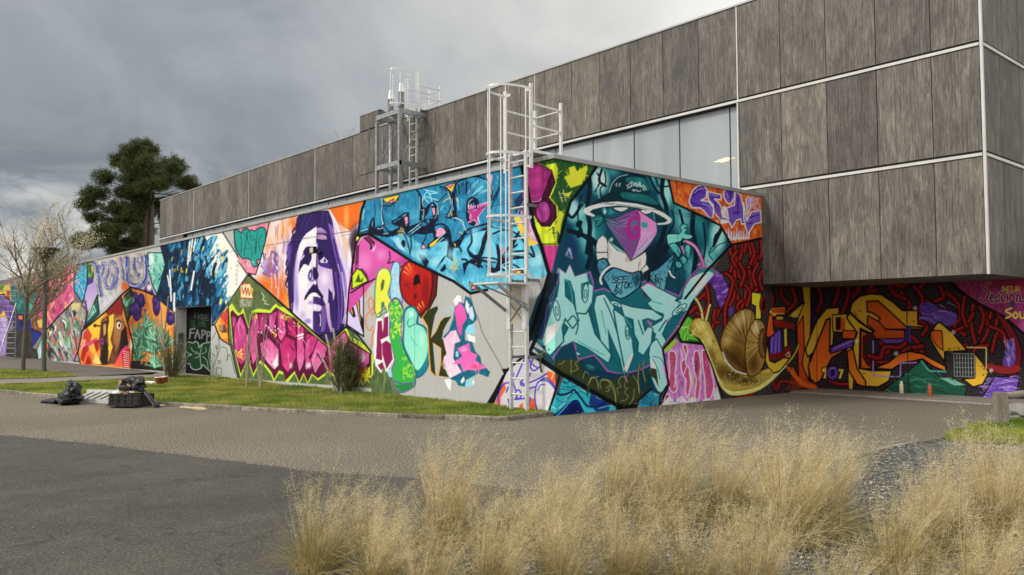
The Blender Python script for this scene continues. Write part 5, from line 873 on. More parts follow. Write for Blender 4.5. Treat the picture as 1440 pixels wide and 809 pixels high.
    # right yellow piece
    P(Y,'832,340 868,285 885,282 940,330 1012,415 905,422 905,470 870,420 835,360',o=K,w=8,g='e0aa38'); P(O,'836,330 855,318 892,322 898,415 870,395 845,360',o=K,w=5,g='e2762a'); P(Y,'910,420 1050,432 1082,470 1115,520 1085,575 1040,588 990,550 1045,545 1045,440 910,430',o=K,w=7); L('e6d08a','1012,400 1102,402 1102,500',6,sm=0)
    for i in range(26):
        r=random.Random(i+300); x,y=r.choice([(740,260),(480,250),(530,530),(1080,510),(950,400),(255,480),(110,490)]); E('b8862a',x+r.uniform(-30,30),y+r.uniform(-25,25),r.uniform(2,6),r.uniform(2,5),o='8a5f1c',w=2)
    E('6a46a8',374,522,30,36,o=K,w=6); L('a88ad8','360,500 388,498',4); P('2a1c4a','366,505 382,505 382,535 366,535'); P('f0cf56','322,500 345,490 345,550 326,548 335,520 322,518',o=K,w=4); P('f0cf56','400,500 430,502 415,550 398,550 410,516 400,514',o=K,w=4); L('2a1c4a','355,548 374,556 392,546',4)
    L('1c1818','300,100 300,570',2,sm=0); L('1c1818','726,225 732,600',2,sm=0)
    for x,y in((765,215),(945,330),(675,430),(485,370),(1125,510)): S('ffffff',x,y,16,None,.7)
# ------------------------------------------------------------------ buildings
H=4.56; Y1=6.70; Y2=9.12; XC=4.76; XL=-40.2; ZB=2.53; Z1=4.80; Z2=6.92; Z3=9.21; ZJ=3.90
DL=at(247,450,1,0).x; DR=at(297,450,1,0).x; DZ=at(272,431,1,0).z
TINT=.92
def lin_np(c): return np.where(c<=.04045,c/12.92,((c+.055)/1.055)**2.4)
def panel_grid(P0,U,W_,H_,step=.85,maxn=1400):
    # a wall panel as a fine grid: P0 lower left corner, U unit vector along the wall; front face + thin edges
    P0=np.array(P0,float); U=np.array(U,float); Zv=np.array([0,0,1.])
    cr=np.array([P0,P0+U*W_,P0+Zv*H_,P0+U*W_+Zv*H_]); px,py=project(cr)
    nu=int(min(maxn,max(3,abs(px[1]-px[0])/step))); nv=int(min(maxn,max(3,max(abs(py[2]-py[0]),abs(py[3]-py[1]))/step)))
    u=np.linspace(0,W_,nu+1); v=np.linspace(0,H_,nv+1); uu,vv=np.meshgrid(u,v)
    P=P0+uu.ravel()[:,None]*U+vv.ravel()[:,None]*Zv
    i=np.arange(nv)[:,None]*(nu+1)+np.arange(nu)[None,:]; i=i.ravel()
    return P,np.stack([i,i+1,i+nu+2,i+nu+1],1)
def mural_panels(parent,jobs,painter,base='b3b3b1',tint=TINT):
    Ps=[];Fs=[];cut=[0]
    for j in jobs:
        P,F=panel_grid(*j); Ps.append(P);Fs.append(F);cut.append(cut[-1]+len(P))
    A=np.concatenate(Ps); x,y=project(A); M=Paint(x,y,base); painter(M)
    col=np.minimum(lin_np(np.clip((M.c-.5)*1.12+.515,0,1))*tint+.003,.88)
    off=np.array(root_loc(parent))
    for k in range(len(jobs)): np_mesh('wall_panel',Ps[k]-off,Fs[k],M_MURAL,parent,col[cut[k]:cut[k+1]])
block=thing('mural_building','long low building with flat roof, its grey walls covered in bright graffiti murals','building',(0,0,0))
G=.005
xs=[-53,-47.3,-43,-38.7,-34.4,-30.1,-25.8,-21.5]
jobs=[]
for a,b in zip(xs[:-1],xs[1:]): jobs.append(((a+G,0,0),(1,0,0),b-a-2*G,ZJ-G))
jobs+= [((xs[-1]+G,0,0),(1,0,0),DL-xs[-1]-G,ZJ-G),((DL,0,DZ),(1,0,0),DR-DL,ZJ-G-DZ),((DR,0,0),(1,0,0),-12.9-DR-G,ZJ-G)]
for a,b in((-12.9,-8.6),(-8.6,-4.3),(-4.3,0)): jobs.append(((a+G,0,0),(1,0,0),b-a-(2*G if b<0 else G),ZJ-G))
xt=xs+[-17.2,-12.9,-8.6,-4.3,0]
for a,b in zip(xt[:-1],xt[1:]): jobs.append(((a+G,0,ZJ+G),(1,0,0),b-a-(2*G if b<0 else G),H-ZJ-G))
def paint_A(M): paint_wall_a(M); paint_wall_a_right(M); paint_wall_b(M)
mural_panels(block,jobs,paint_A)
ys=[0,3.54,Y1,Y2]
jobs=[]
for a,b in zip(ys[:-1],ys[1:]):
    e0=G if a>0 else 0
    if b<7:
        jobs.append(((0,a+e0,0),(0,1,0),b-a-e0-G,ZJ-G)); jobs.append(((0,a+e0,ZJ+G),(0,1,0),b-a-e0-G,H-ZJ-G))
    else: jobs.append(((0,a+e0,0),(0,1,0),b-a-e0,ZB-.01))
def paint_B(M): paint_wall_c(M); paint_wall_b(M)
mural_panels(block,jobs,paint_B,'57504f',1.12)  # paint lightened on this side wall to make up for its weaker light
# carcass behind the panels, with the door recess
m=MB(); DD=at(262,470,0,DL).y
m.box((-53,.012,-.1),(DL-.001,Y1-.1,H)); m.box((DR+.001,.012,-.1),(-.012,Y1-.1,H)); m.box((DL-.001,.012,DZ+.003),(DR+.001,Y1-.1,H)); m.box((DL-.001,DD+.06,-.1),(DR+.001,Y1-.1,DZ+.003)); m.box((-3,Y1-.1,-.1),(-.012,Y2,4.4))
m.build('wall_core',M_SOFFIT,block)
m=MB(); m.box((DL-.14,.02,.05),(DL,DD+.05,DZ)); m.build('door_reveal',M_REVEAL,block)
m=MB(); m.box((DL+.002,.02,DZ-.02),(DR-.002,DD,DZ+.001)); m.build('door_lintel',M_SOFFIT,block)
off=np.array(root_loc(block)); P,F=panel_grid((DL+.01,DD,.06),(1,0,0),DR-DL-.02,DZ-.08,.5); x,y=project(P); Mp=Paint(x,y,'0a0b0b'); paint_door(Mp)
door=np_mesh('door',P,F,M_MURAL,block,lin_np(np.clip(Mp.c,0,1))*TINT); tag(door,'black metal door tagged with grey and green graffiti letters')
m=MB(); m.tube([(DR-.25,DD-.05,1.02),(DR-.25,DD-.05,1.14)],.014,8); m.build('door_handle',M_ALU,door)
yb=DD*.45
m=MB(); m.box((DL,yb-.09,1.12),(DL+.05,yb+.09,1.45)); bx=m.build('intercom',M_GALV,block); m=MB(); m.box((DL+.05,yb-.06,1.25),(DL+.056,yb+.06,1.40)); m.build('screen',M_BLACK,bx)
m=MB(); m.box((DL,yb-.08,.82),(DL+.045,yb+.08,1.04)); m.build('letter_box',M_COPING,block)
m=MB(); m.box((-53,-.035,H),(.035,.22,H+.075)); m.box((-.22,.22,H),(.035,Y1,H+.075)); m.build('coping',M_COPING,block)
m=MB(); m.box((-53,.22,H-.02),(-.22,Y1,H+.01)); m.build('roof',M_ROOF,block)
# ---- panelled upper building
up=thing('panelled_building','tall upper storeys clad in grey wood-grain boards, jutting out over the painted recess','building',(0,0,0))
m=MB(); m.box((XL+.03,Y1+.03,Z2),(XC-.03,Y1+7,Z3-.02)); m.box((-.62,Y1+.03,ZB+.03),(XC-.03,Y1+7,Z2)); m.box((XL+.03,Y1+.03,H),(-36.4,Y1+7,Z2)); m.box((-36.4,Y1+1.0,H),(-.62,Y1+7,Z2)); m.build('wall_core',M_DARK,up)
m=MB(); m.box((-.012,Y1+.02,ZB),(XC-.02,Y2+.02,ZB+.028)); m.box((0,Y2+.02,ZB),(XC-.02,Y1+7,ZB+.028)); m.build('soffit',M_SOFFIT,up)
g=.008
def board(x0,x1,z0,z1,y=None): 
    m=MB(); m.box((x0+g,Y1,z0),(x1-g,Y1+.025,z1)); return m.build('board',M_BOARD,up)
def board_r(y0,y1,z0,z1):
    m=MB(); m.box((XC-.025,y0+g,z0),(XC,y1-g,z1)); return m.build('board',M_BOARD,up)
colx=[4.73,3.84,2.74,1.64,.54,-.57]
rows=[(ZB,Z1-.042),(Z1+.075,Z2-.042),(Z2+.075,Z3)]
for a,b in zip(colx[1:],colx[:-1]):
    for z0,z1 in rows: 
        board(a,b,z0,z1)
wx=-.60
stepL,stepR=-17.65,-16.3
x=wx
while x>XL+.3:
    x0=max(XL,x-1.1)
    if x0-XL<.4: x0=XL
    board(x0,x,rows[2][0],Z3); x=x0
for i in range(3):                                  # boards of the closed end left of the glass band
    board(XL+i*1.26,XL+(i+1)*1.26,H+.09,rows[1][1])
m=MB(); m.box((stepL+g,Y1-.03,7.55),(-16.98-g,Y1-.003,9.86)); m.build('board',M_BOARD,up); m=MB(); m.box((-16.98+g,Y1-.03,7.55),(stepR-g,Y1-.003,9.86)); m.build('board',M_BOARD,up)
m=MB(); m.box((stepL+.02,Y1,Z3+.045),(stepR-.02,Y1+1.2,9.85)); m.build('stair_head',M_SOFFIT,up)
y=Y1+.03
for i in range(6):
    y1=y+(.9 if i==0 else 1.1)
    for z0,z1 in rows: board_r(y,y1,z0,z1)
    y=y1
def trim(a,b,name='trim'):
    m=MB(); m.box(a,b); m.build(name,M_WHITE,up)
for z in(Z1,Z2):
    trim((-.56 if z==Z1 else XL,Y1-.03,z-.035),(XC-.03,Y1+.026,z+.022)); trim((XC-.026,Y1+.04,z-.035),(XC+.03,y,z+.022))
trim((XC-.015,Y1-.03,ZB-.01),(XC+.03,Y1+.03,Z3)); trim((-.60,Y1-.035,Z1-.02),(-.567,Y1+.024,Z2-.05)); trim((-.60,Y1-.012,Z2+.03),(-.572,Y1+.024,Z3))
for px in(273,350,443,753): X=at(px,260,1,Y1).x; trim((X-.012,Y1-.012,Z2+.03),(X+.012,Y1+.001,Z3-.01))
m=MB(); m.box((XL-.03,Y1-.03,Z3+.002),(XC+.03,Y1+.4,Z3+.045)); m.box((XC-.4,Y1+.4,Z3+.002),(XC+.03,y,Z3+.045)); m.build('roof_coping',M_COPING,up)
m=MB(); m.box((stepL-.03,Y1-.05,9.862),(stepR+.03,Y1+.2,9.9)); m.build('roof_coping',M_COPING,up)
m=MB(); m.box((XL-.02,Y1+.02,H),(XL+.02,Y1+7,Z3)); m.build('end_wall',M_BOARD,up)
# glass band: frosted panes between thin mullions
xg=-.62; first=True
while xg>-36.0:
    x0=max(-36.2,-.92 if first else xg-1.5); first=False
    m=MB(); m.box((x0+.012,Y1+.16,H+.02),(xg-.012,Y1+.175,Z2-.05)); m.build('pane',M_GLASS,up)
    m=MB(); m.box((x0-.012,Y1+.15,H+.02),(x0+.012,Y1+.19,Z2-.05)); m.build('mullion',M_DARK,up); xg=x0
m=MB(); m.box((-36.3,Y1+.03,Z2-.06),(-.62,Y1+.9,Z2-.05)); m.build('band_soffit',M_DARK,up)
m=MB(); m.box((-36.3,Y1+.95,H),(-.62,Y1+.99,Z2-.06)); m.build('inner_wall',speck('inner_wall',(.5,.52,.54),(.6,.62,.64),1,.8),up)
p=at(1019,225,1,Y1+.45); lamp=MB()
lamp.add([(p.x-.34,p.y,p.z),(p.x,p.y-.06,p.z-.075),(p.x+.34,p.y,p.z),(p.x,p.y+.06,p.z+.075),(p.x,p.y-.1,p.z+.02),(p.x,p.y+.1,p.z-.02)],[(0,1,4),(1,2,4),(2,3,4),(3,0,4),(1,0,5),(2,1,5),(3,2,5),(0,3,5)])
tag(lamp.build('interior_lamp',M_GLOW,None,org=tuple(p)),'yellow glowing lamp behind the frosted glass band','lamp')
# painted recess wall under the overhang
rec=thing('recess_wall','shaded wall under the overhang painted with orange and yellow letters among red roots','wall',(0,Y2,0))
jobs=[]; xc=[0,2.19,5.4,9.5]; XE=9.5
VX0,VX1=at(1332,520,1,Y2).x,at(1371,520,1,Y2).x; VZ0,VZ1=at(1350,531,1,Y2).z,at(1350,496,1,Y2).z
for a,b in zip(xc[:-1],xc[1:]): jobs.append(((a+(G if a else 0),Y2,0),(1,0,0),b-a-2*G,ZB))
mural_panels(rec,jobs,paint_wall_c,'4c4648',.95)
m=MB(); m.box((0,Y2+.012,-.1),(XE,Y2+.3,ZB)); m.build('wall_core',M_DARK,rec); m=MB(); m.box((XC+.1,Y2+.02,ZB+.002),(XE,Y2+.3,3.2)); m.build('upper_wall',M_WALL,rec)
vent=thing('wall_grille','square metal grille over a dark opening in the painted recess wall','grille',(VX0,Y2,VZ0))
m=MB(); m.box((VX0,Y2-.008,VZ0),(VX1,Y2-.003,VZ1)); m.build('dark_opening',M_DARK,vent)
xa=VX0+(VX1-VX0)*.28
for i in range(8): X=xa+(VX1-xa)*i/7; m=MB(); m.box((X-.008,Y2-.03,VZ0+.02),(X+.008,Y2-.014,VZ1-.02)); m.build('grille_bar',M_GALV,vent)
for i in range(6): Z=VZ0+.02+(VZ1-VZ0-.04)*i/5; m=MB(); m.box((xa,Y2-.013,Z-.008),(VX1,Y2-.009,Z+.008)); m.build('grille_bar',M_GALV,vent)
# security floodlight on the portrait
p=at(440,352,1,-.16); fl=thing('wall_floodlight','small black floodlight fixed to the wall on the painted portrait','lamp',(p.x,0,p.z))
m=MB(); m.box((p.x-.11,-.20,p.z-.085),(p.x+.11,-.11,p.z+.085)); m.build('housing',M_BLACK,fl); m=MB(); m.box((p.x-.08,-.206,p.z-.06),(p.x+.08,-.2,p.z+.06)); m.build('lens',speck('lens',(.5,.48,.3),(.62,.6,.42),6,.3),fl); m=MB(); m.bar((p.x+.02,-.11,p.z-.02),(p.x+.16,-.01,p.z-.04),.05); m.build('bracket',M_BLACK,fl)
# socket box on the orange wedge
p=at(314,461,1,0); m=MB(); m.box((p.x-.16,-.07,p.z-.1),(p.x+.16,-.002,p.z+.1)); tag(m.build('junction_box',speck('orange_box',(.34,.16,.1),(.42,.2,.12),6,.6),None,org=tuple(p)),'painted junction box on the orange wedge beside the door','box')
# ------------------------------------------------------------------ ground, roads, lawns
def sheet(name,pts,z,m,kind='structure',under=None):
    bm=bmesh.new(); vs=[bm.verts.new((p[0],p[1],z)) for p in pts]; f=bm.faces.new(vs)
    if f.normal.z<0: f.normal_flip()
    bmesh.ops.triangulate(bm,faces=[f])
    me=bpy.data.meshes.new(name); bm.to_mesh(me); bm.free(); me.materials.append(m); o=bpy.data.objects.new(name,me); COL.objects.link(o); o['kind']=kind; return o
sheet('ground',[(-700,-700),(700,-700),(700,700),(-700,700)],0,M_CHIP)
seam=[gr(-60,605),gr(0,612),gr(150,627),gr(300,646),gr(440,664),gr(600,674),gr(680,684)]
SE=[]; jr=random.Random(2)
for a,b in zip(seam[:-1],seam[1:]):
    for i in range(14): q=a.lerp(b,i/14); SE.append((q.x+jr.uniform(-.03,.03),q.y+jr.uniform(-.03,.03)))
SE.append((seam[-1].x,seam[-1].y))
sheet('smooth_road',[(-60,-22)]+[( -30,-14.5)]+SE+[(5.6,-4.6),(6.4,-9.5),(7,-14),(2,-60),(-60,-60)],.004,M_TAR)
KZ=.075
kerb=[tuple(gr(-60,547.8)[:2]),tuple(gr(0,553)[:2]),tuple(gr(150,566)[:2]),tuple(gr(280,574)[:2]),tuple(gr(400,581)[:2]),tuple(gr(560,588)[:2]),tuple(gr(690,593)[:2]),tuple(gr(715,592)[:2]),(-.02,-.03)]
def offs(pl,d):
    o=[]
    for i,p in enumerate(pl):
        a=Vector(pl[max(i-1,0)]);b=Vector(pl[min(i+1,len(pl)-1)]);t=(b-a).normalized();o.append((p[0]-t.y*d,p[1]+t.x*d))
    return o
def kerb_run(name,pl,wd,h,mat,seg=1.0):
    root=bpy.data.objects.new(name,None); COL.objects.link(root); root['kind']='structure'; n=0
    for a,b in zip(pl[:-1],pl[1:]):
        a=Vector((*a,0));b=Vector((*b,0));L_=(b-a).length;k=max(1,round(L_/seg)); t=(b-a).normalized(); q=Vector((-t.y,t.x,0))
        for i in range(k):
            p0=a+t*(L_*i/k+.006);p1=a+t*(L_*(i+1)/k-.006); rr=random.Random(n); n+=1; dz=rr.uniform(-.008,.008)
            m=MB(); z0=-.02; z1=h+dz; c=.015
            m.add([p0+Vector((0,0,z0)),p0+q*wd+Vector((0,0,z0)),p0+q*wd+Vector((0,0,z1)),p0+q*c+Vector((0,0,z1)),p0+Vector((0,0,z1-c)),p1+Vector((0,0,z0)),p1+q*wd+Vector((0,0,z0)),p1+q*wd+Vector((0,0,z1)),p1+q*c+Vector((0,0,z1)),p1+Vector((0,0,z1-c))],[(0,4,3,2,1),(5,6,7,8,9),(0,5,9,4),(4,9,8,3),(3,8,7,2),(1,2,7,6)])
            m.build('kerb_stone',mat,root)
    return root
kerb_run('kerb',kerb,.12,KZ,M_KERB)
lz=.062
def g2(x,y): p=gr(x,y,lz); return (p.x,p.y)
inner=offs(kerb,.115)
LAWN=inner[:-1]+[(-.02,-.012),(DR+.1,-.012),(DR+.1,-.25),g2(262,529),g2(242,531),g2(200,533.5),g2(120,536.5),g2(0,541.5),g2(-60,543)]
sheet('lawn',LAWN,lz,M_SOIL)
PATH=[g2(-60,543),g2(0,541.5),g2(120,536.5),g2(200,533.5),g2(242,531),g2(262,529),(DR+.1,-.25),(DR+.1,-.012),(DL,-.012),(DL-1.5,-.012),g2(214,526.5),g2(120,529.5),g2(60,532),g2(0,533.5),g2(-60,535)]
sheet('path',PATH,.056,M_PATH)
PATCH=[g2(-60,521),g2(0,519),g2(60,521.5),g2(100,526),g2(108,529.4),g2(60,531.6),g2(0,533),g2(-60,534.5)]
sheet('paving',[(-60,-.012),(DL-1.4,-.012),g2(214,526.5),g2(120,529.5),g2(60,532),g2(0,533.5),g2(-60,535)],.050,M_PAVE)
sheet('lawn',PATCH,.062,M_SOIL)
m=MB(); m.box((DL,0.0,0),(DR,DD+.02,.06)); o=m.build('door_step',M_PATH); o['kind']='structure'
# slab under the overhang
m=MB(); m.add([(-.005,7.75,-.02),(9.5,7.45,-.02),(9.5,Y2,-.02),(-.005,Y2,-.02),(-.005,7.78,.030),(9.5,7.48,.030),(9.5,Y2,.035),(-.005,Y2,.035)],[(0,1,5,4),(4,5,6,7),(1,2,6,5),(0,4,7,3)]); o=m.build('slab',M_SLAB); o['kind']='structure'
# garden bed with edging on the right
be=[tuple(gr(x,y)[:2]) for x,y in((1195,645),(1240,633),(1280,625),(1316,619),(1335,610),(1355,602),(1385,596.5),(1408,593),(1460,589))]
be0=[(6.6,-10.),(5.95,-5.2)]
kerb_run('bed_edging',be0+be,-.07,.035,M_KERB,.8)
bed=offs(be0+be,-.06)
sheet('garden_bed',bed+[(16,6.5),(16,-16),(7.2,-16)],.012,M_GRAVEL)
pts=[gr(1322,618),gr(1342,609),gr(1362,602),gr(1388,598),gr(1408,595),gr(1470,590),gr(1490,640),gr(1440,628),gr(1400,626),gr(1360,625),gr(1330,623)]
PATCH2=[(p.x+.05,p.y) for p in pts]
sheet('lawn',PATCH2,.03,M_SOIL)
# loose stones on the bed
def stones(name,poly_fn,n,r0,r1,seed,mat,z):
    rr=np.random.RandomState(seed); vs=[];fs=[]
    base=np.array([(1,0,0),(0,1,0),(-1,0,0),(0,-1,0),(0,0,1),(0,0,-1)],float); tri=np.array([(0,1,4),(1,2,4),(2,3,4),(3,0,4),(1,0,5),(2,1,5),(3,2,5),(0,3,5)])
    k=0
    while k<n:
        x,y=poly_fn(rr)
        s=rr.uniform(r0,r1)*np.array([1,rr.uniform(.6,1),rr.uniform(.35,.6)]); a=rr.uniform(0,6.28); c,sn=math.cos(a),math.sin(a)
        v=(base+rr.uniform(-.25,.25,base.shape))*s; v=np.stack([v[:,0]*c-v[:,1]*sn+x,v[:,0]*sn+v[:,1]*c+y,v[:,2]+z],1); vs.append(v); fs.append(tri+6*k); k+=1
    o=np_mesh(name,np.concatenate(vs),np.concatenate(fs),mat); o['kind']='stuff'; return o
a=Mat('slate_chips',.6,0,.4); gg=a.n('ShaderNodeNewGeometry'); a.base(a.ramp(gg.outputs['Random Per Island'],[(0,(.07,.073,.067)),(.55,(.155,.158,.143)),(.88,(.25,.245,.215)),(1,(.52,.50,.44))])); M_CHIPS=a.m
tag(stones('gravel',lambda rr:(rr.uniform(5.72,9.6),rr.uniform(-8.2,2.3)),16000,.010,.026,3,M_CHIPS,.02),'dark slate chippings covering the planting bed','gravel',kind='stuff')
# grass blades
def inside(P,poly):
    x,y=P[:,0],P[:,1]; r=np.zeros(len(P),bool); q=np.array(poly); b=np.roll(q,-1,0)
    for (ax,ay),(bx,by) in zip(q,b):
        if abs(by-ay)<1e-12: continue
        c=((ay>y)!=(by>y))&(x<(bx-ax)*(y-ay)/(by-ay)+ax); r^=c
    return r
def blades(poly,n,z,h0,h1,wd,seed,box=None):
    rr=np.random.RandomState(seed); q=np.array(poly); lo=q.min(0);hi=q.max(0)
    if box is not None: lo=np.maximum(lo,box[0]);hi=np.minimum(hi,box[1])
    P=rr.uniform(lo,hi,(n*4,2)); P=P[inside(P,poly)][:n]; pt=lattice(P[:,0]*.9+7,P[:,1]*1.3,9)*.6+lattice(P[:,0]*2.7,P[:,1]*3.3,4)*.4; P=P[rr.uniform(0,1,len(P))<np.clip((pt-.22)*3.2,.12,1)]; n=len(P)
    patch=lattice(P[:,0]*1.1,P[:,1]*1.1,3)*.6+lattice(P[:,0]*3,P[:,1]*3,5)*.4
    h=rr.uniform(h0,h1,n)*(.45+.9*patch); a=rr.uniform(0,6.283,n); l=rr.uniform(0,.8,n)*h; b=rr.uniform(0,6.283,n); w_=wd*rr.uniform(.6,1.3,n)
    d=np.stack([np.cos(a),np.sin(a),np.zeros(n)],1)*w_[:,None]; base=np.c_[P,np.full(n,z)]; tip=base+np.stack([np.cos(b)*l,np.sin(b)*l,h],1); mid=(base+tip)/2+np.c_[np.zeros((n,2)),h*.12]
    v=np.stack([base-d,base+d,mid+d*.7,mid-d*.7,tip],1).reshape(-1,3); i=np.arange(n)*5
    return v,np.concatenate([np.stack([i,i+1,i+2],1),np.stack([i,i+2,i+3],1),np.stack([i+3,i+2,i+4],1)])
def blade_obj(polys,label,name='grass'):
    vs=[];fs=[];k=0
    for a in polys: v,f=blades(*a); vs.append(v);fs.append(f+k);k+=len(v)
    o=np_mesh(name,np.concatenate(vs),np.concatenate(fs),M_LAWN); return tag(o,label,'grass',kind='stuff')
blade_obj([(LAWN,120000,lz,.03,.075,.006,11,((-24,-9),(1,1)))],'short patchy green lawn between the kerb and the mural wall')
blade_obj([(PATCH,12000,.062,.03,.08,.008,12,((-40,-9),(1,1)))],'small green verge around the blossom tree and lamp post')
blade_obj([(PATCH2,26000,.03,.03,.09,.005,13,None)],'grassy patch around the timber fence post')

sv=[Vector((x,y,0)) for x,y in SE]
def along_seam(rr): i=rr.randint(0,len(sv)); return sv[i].x+rr.normal(0,.10),sv[i].y+rr.normal(0,.06)
tag(stones('grit',along_seam,1500,.004,.011,7,M_CHIPS,.006),'loose grit lying along the joint between the two road surfaces','grit',kind='stuff')
def on_road(rr): return rr.uniform(-14,5.5),rr.uniform(-13,-1.4)
tag(stones('road_grit',on_road,1300,.003,.009,8,M_CHIPS,.006),'scattered grit and tiny pale stones on the road','grit',kind='stuff')
# ------------------------------------------------------------------ caged ladders
def arc(cx,cy,z,r,dx,n=12):       # half hoop opening towards +Y
    return [(cx+dx*math.cos(math.pi+math.pi*i/n),cy+r*math.sin(math.pi+math.pi*i/n),z) for i in range(n+1)]
def cage_ladder(label,x0,x1,y,zb,zt,zp,yend,hoops,depth,flare,mat,sz=1.0):
    t=thing('cage_ladder',label,'ladder',((x0+x1)/2,y,zb)); xm=(x0+x1)/2
    for x in(x0,x1): MB().bar((x,y,zb),(x,y,zp),.035*sz,.07*sz,(0,1,0)).build('stile',mat,t)
    z=zb+.28; 
    while z<zp-.05: MB().tube([(x0,y,z),(x1,y,z)],.016*sz,8).build('rung',mat,t); z+=.28
    fx0,fx1=x0-flare,x1+flare
    for x,xa in((fx0,x0),(fx1,x1)):
        MB().bar((x,y,zp-.35),(x,y,zt),.04*sz,.06*sz,(0,1,0)).bar((xa,y,zp-.3),(x,y,zp-.3),.04*sz).build('upright',mat,t)
        for zr in(zp+.42,zp+.82): MB().bar((x,y+.04,zr),(x,yend,zr-.02),.034*sz).build('handrail',mat,t)
        MB().bar((x,yend,zp-.1),(x,yend,zp+.95),.045*sz).build('end_post',mat,t)
    for zr in(zp+.40,zp+.80): MB().tube([(fx0,yend,zr),(fx1,yend,zr)],.016*sz,8).build('gate_bar',mat,t)
    MB().box((fx0+.02,y+.03,zp-.05),(fx1-.02,yend+.03,zp)).build('landing_plate',mat,t)
    dx=(x1-x0)/2+.14
    for z in hoops:
        a=arc(xm,y-.12,z,depth-.12,dx); pts=[(a[0][0],y,z)]+a+[(a[-1][0],y,z)]
        m=MB()
        for p,q in zip(pts[:-1],pts[1:]): m.bar(p,q,.008*sz,.042*sz)
        m.bar((pts[0][0],y,z),(x0,y,z),.012,.05); m.bar((pts[-1][0],y,z),(x1,y,z),.012,.05); m.build('cage_hoop',mat,t)
    a=arc(xm,y-.12,0,depth-.13,dx-.01,8)
    for i in(0,2,4,6,8): MB().box((a[i][0]-.011*sz,a[i][1]-.006,hoops[0]-.02),(a[i][0]+.011*sz,a[i][1]+.006,hoops[-1]+.02)).build('cage_bar',mat,t)
    return t
near=cage_ladder('white caged access ladder climbing the mural wall by the building corner',-.83,-.41,-.3,.08,5.92,4.74,.45,(2.48,3.51,4.63,5.83),.68,.14,M_ALUW)
zpl=2.34
MB().box((-.95,-1.08,zpl-.03),(-.29,-.33,zpl)).build('rest_platform',M_ALUW,near)
for x in(-.93,-.31): MB().bar((x,-1.05,zpl-.05),(x,-.34,1.86),.03,.05).build('platform_brace',M_GALV,near)
MB().bar((-.93,-.9,zpl-.03),(-.31,-.36,1.95),.02,.03).build('platform_brace',M_GALV,near)
cp=MB().box((-.80,-.352,1.62),(-.44,-.345,2.30)).build('climb_guard',M_CHECK,near); tag(cp,'pale checker plate blocking the lower rungs')
MB().bar((-.80,-.36,1.66),(-.44,-.36,2.0),.025,.01).build('guard_strap',M_GALV,near); MB().bar((-.80,-.36,2.0),(-.44,-.36,1.66),.024,.008).build('guard_strap',M_GALV,near)
for x in(-.83,-.41): MB().box((x-.05,-.37,1.52),(x+.05,-.32,2.3)).build('guard_frame',M_ALUW,near)
for z in(1.02,2.40,3.75):
    for x in(-.83,-.41): MB().bar((x,-.29,z),(x,-.001,z),.035,.05).build('wall_bracket',M_GALV,near)
far=cage_ladder('far caged ladder with roof landing behind the two steel flues',-13.82,-13.42,6.42,H+.02,10.62,9.28,7.35,(9.35,10.55),.98,.12,M_ALUW,1.25)
for x in(-13.95,-13.29): MB().box((x-.01,6.5,9.24),(x+.01,7.36,9.46)).build('toe_board',M_ALUW,far)
# steel support frame and flues
fr=thing('flue_scaffold','grey galvanised steel frame bracketed out from the board facade around two flues','frame',(-13.85,6.2,H+.01))
FX0,FX1,FY=-14.45,-13.3,5.62
for z in(9.05,7.25):
    MB().bar((FX0-.3,FY,z),(FX1+.05,FY,z),.09,.16).build('front_beam',M_GALV,fr)
    for x in(FX0-.28,FX1): MB().bar((x,FY+.06,z),(x,Y1-.001,z),.09,.16).build('side_beam',M_GALV,fr)
for x in(FX0-.28,FX1): MB().bar((x,FY,H+.01),(x,FY,8.97 if x>FX0 else 8.9),.10,.10).build('post',M_GALV,fr)
MB().bar((FX1,FY+.05,7.35),(FX1,Y1-.08,8.95),.035).build('brace',M_GALV,fr); MB().bar((FX0-.28,FY+.05,7.35),(FX0-.28,Y1-.08,8.95),.035).build('brace',M_GALV,fr)
for i,x in enumerate((-14.28,-13.62)):
    t=thing('flue_pipe',('shorter left' if i==0 else 'taller right')+' stainless steel flue pipe inside the steel frame','flue',(x,5.9,H+.01),'stainless flues above the low roof')
    MB().lathe((x,5.9,H+.01),[(.075,0),(.075,4.3)],14).build('lower_pipe',M_GALV,t,True); zt=10.0+.12*i-H
    MB().lathe((x,5.9,H+.01),[(.105,4.31),(.105,zt-.35),(.125,zt-.34),(.125,zt-.31),(.085,zt-.05),(.085,zt)],16).build('upper_pipe',M_STEEL,t,True)
    MB().lathe((x,5.9,H+.01),[(.125,4.35),(.125,4.42)],14).build('collar',M_STEEL,t); MB().box((x-.2,5.7,H+.01),(x+.2,6.1,H+.06)).build('base_plate',M_WHITE,t)
m=MB().tube([(-12.95,6.58,6.42),(-7.7,6.58,6.42)],.055,8).build('conduit',M_WHITE,up)
for i in range(6): x=-12.8+i*1.0; MB().bar((x,6.58,6.36),(x,Y1+.16,6.36),.04,.05).build('conduit_bracket',M_GALV,up)
# ------------------------------------------------------------------ street lamp
p=gr(61,523,.062); t=thing('street_lamp','dark green lamp post with inverted cone head beside the blossom tree','street lamp',(p.x,p.y,.062)); hz=3.9
MB().lathe(p,[(.13,0),(.13,.05),(.085,.12),(.075,2.0),(.06,hz)],14).build('post',M_LAMP,t,True)
MB().lathe(p,[(.07,hz),(.10,hz+.05),(.16,hz+.12),(.44,hz+.52),(.46,hz+.55),(.42,hz+.55)],18).build('lamp_shade',M_LAMP,t,True)
MB().lathe(p,[(.40,hz+.55),(.40,hz+.56),(.28,hz+.6),(.05,hz+.63)],18).build('lamp_lid',M_GALV,t,True)
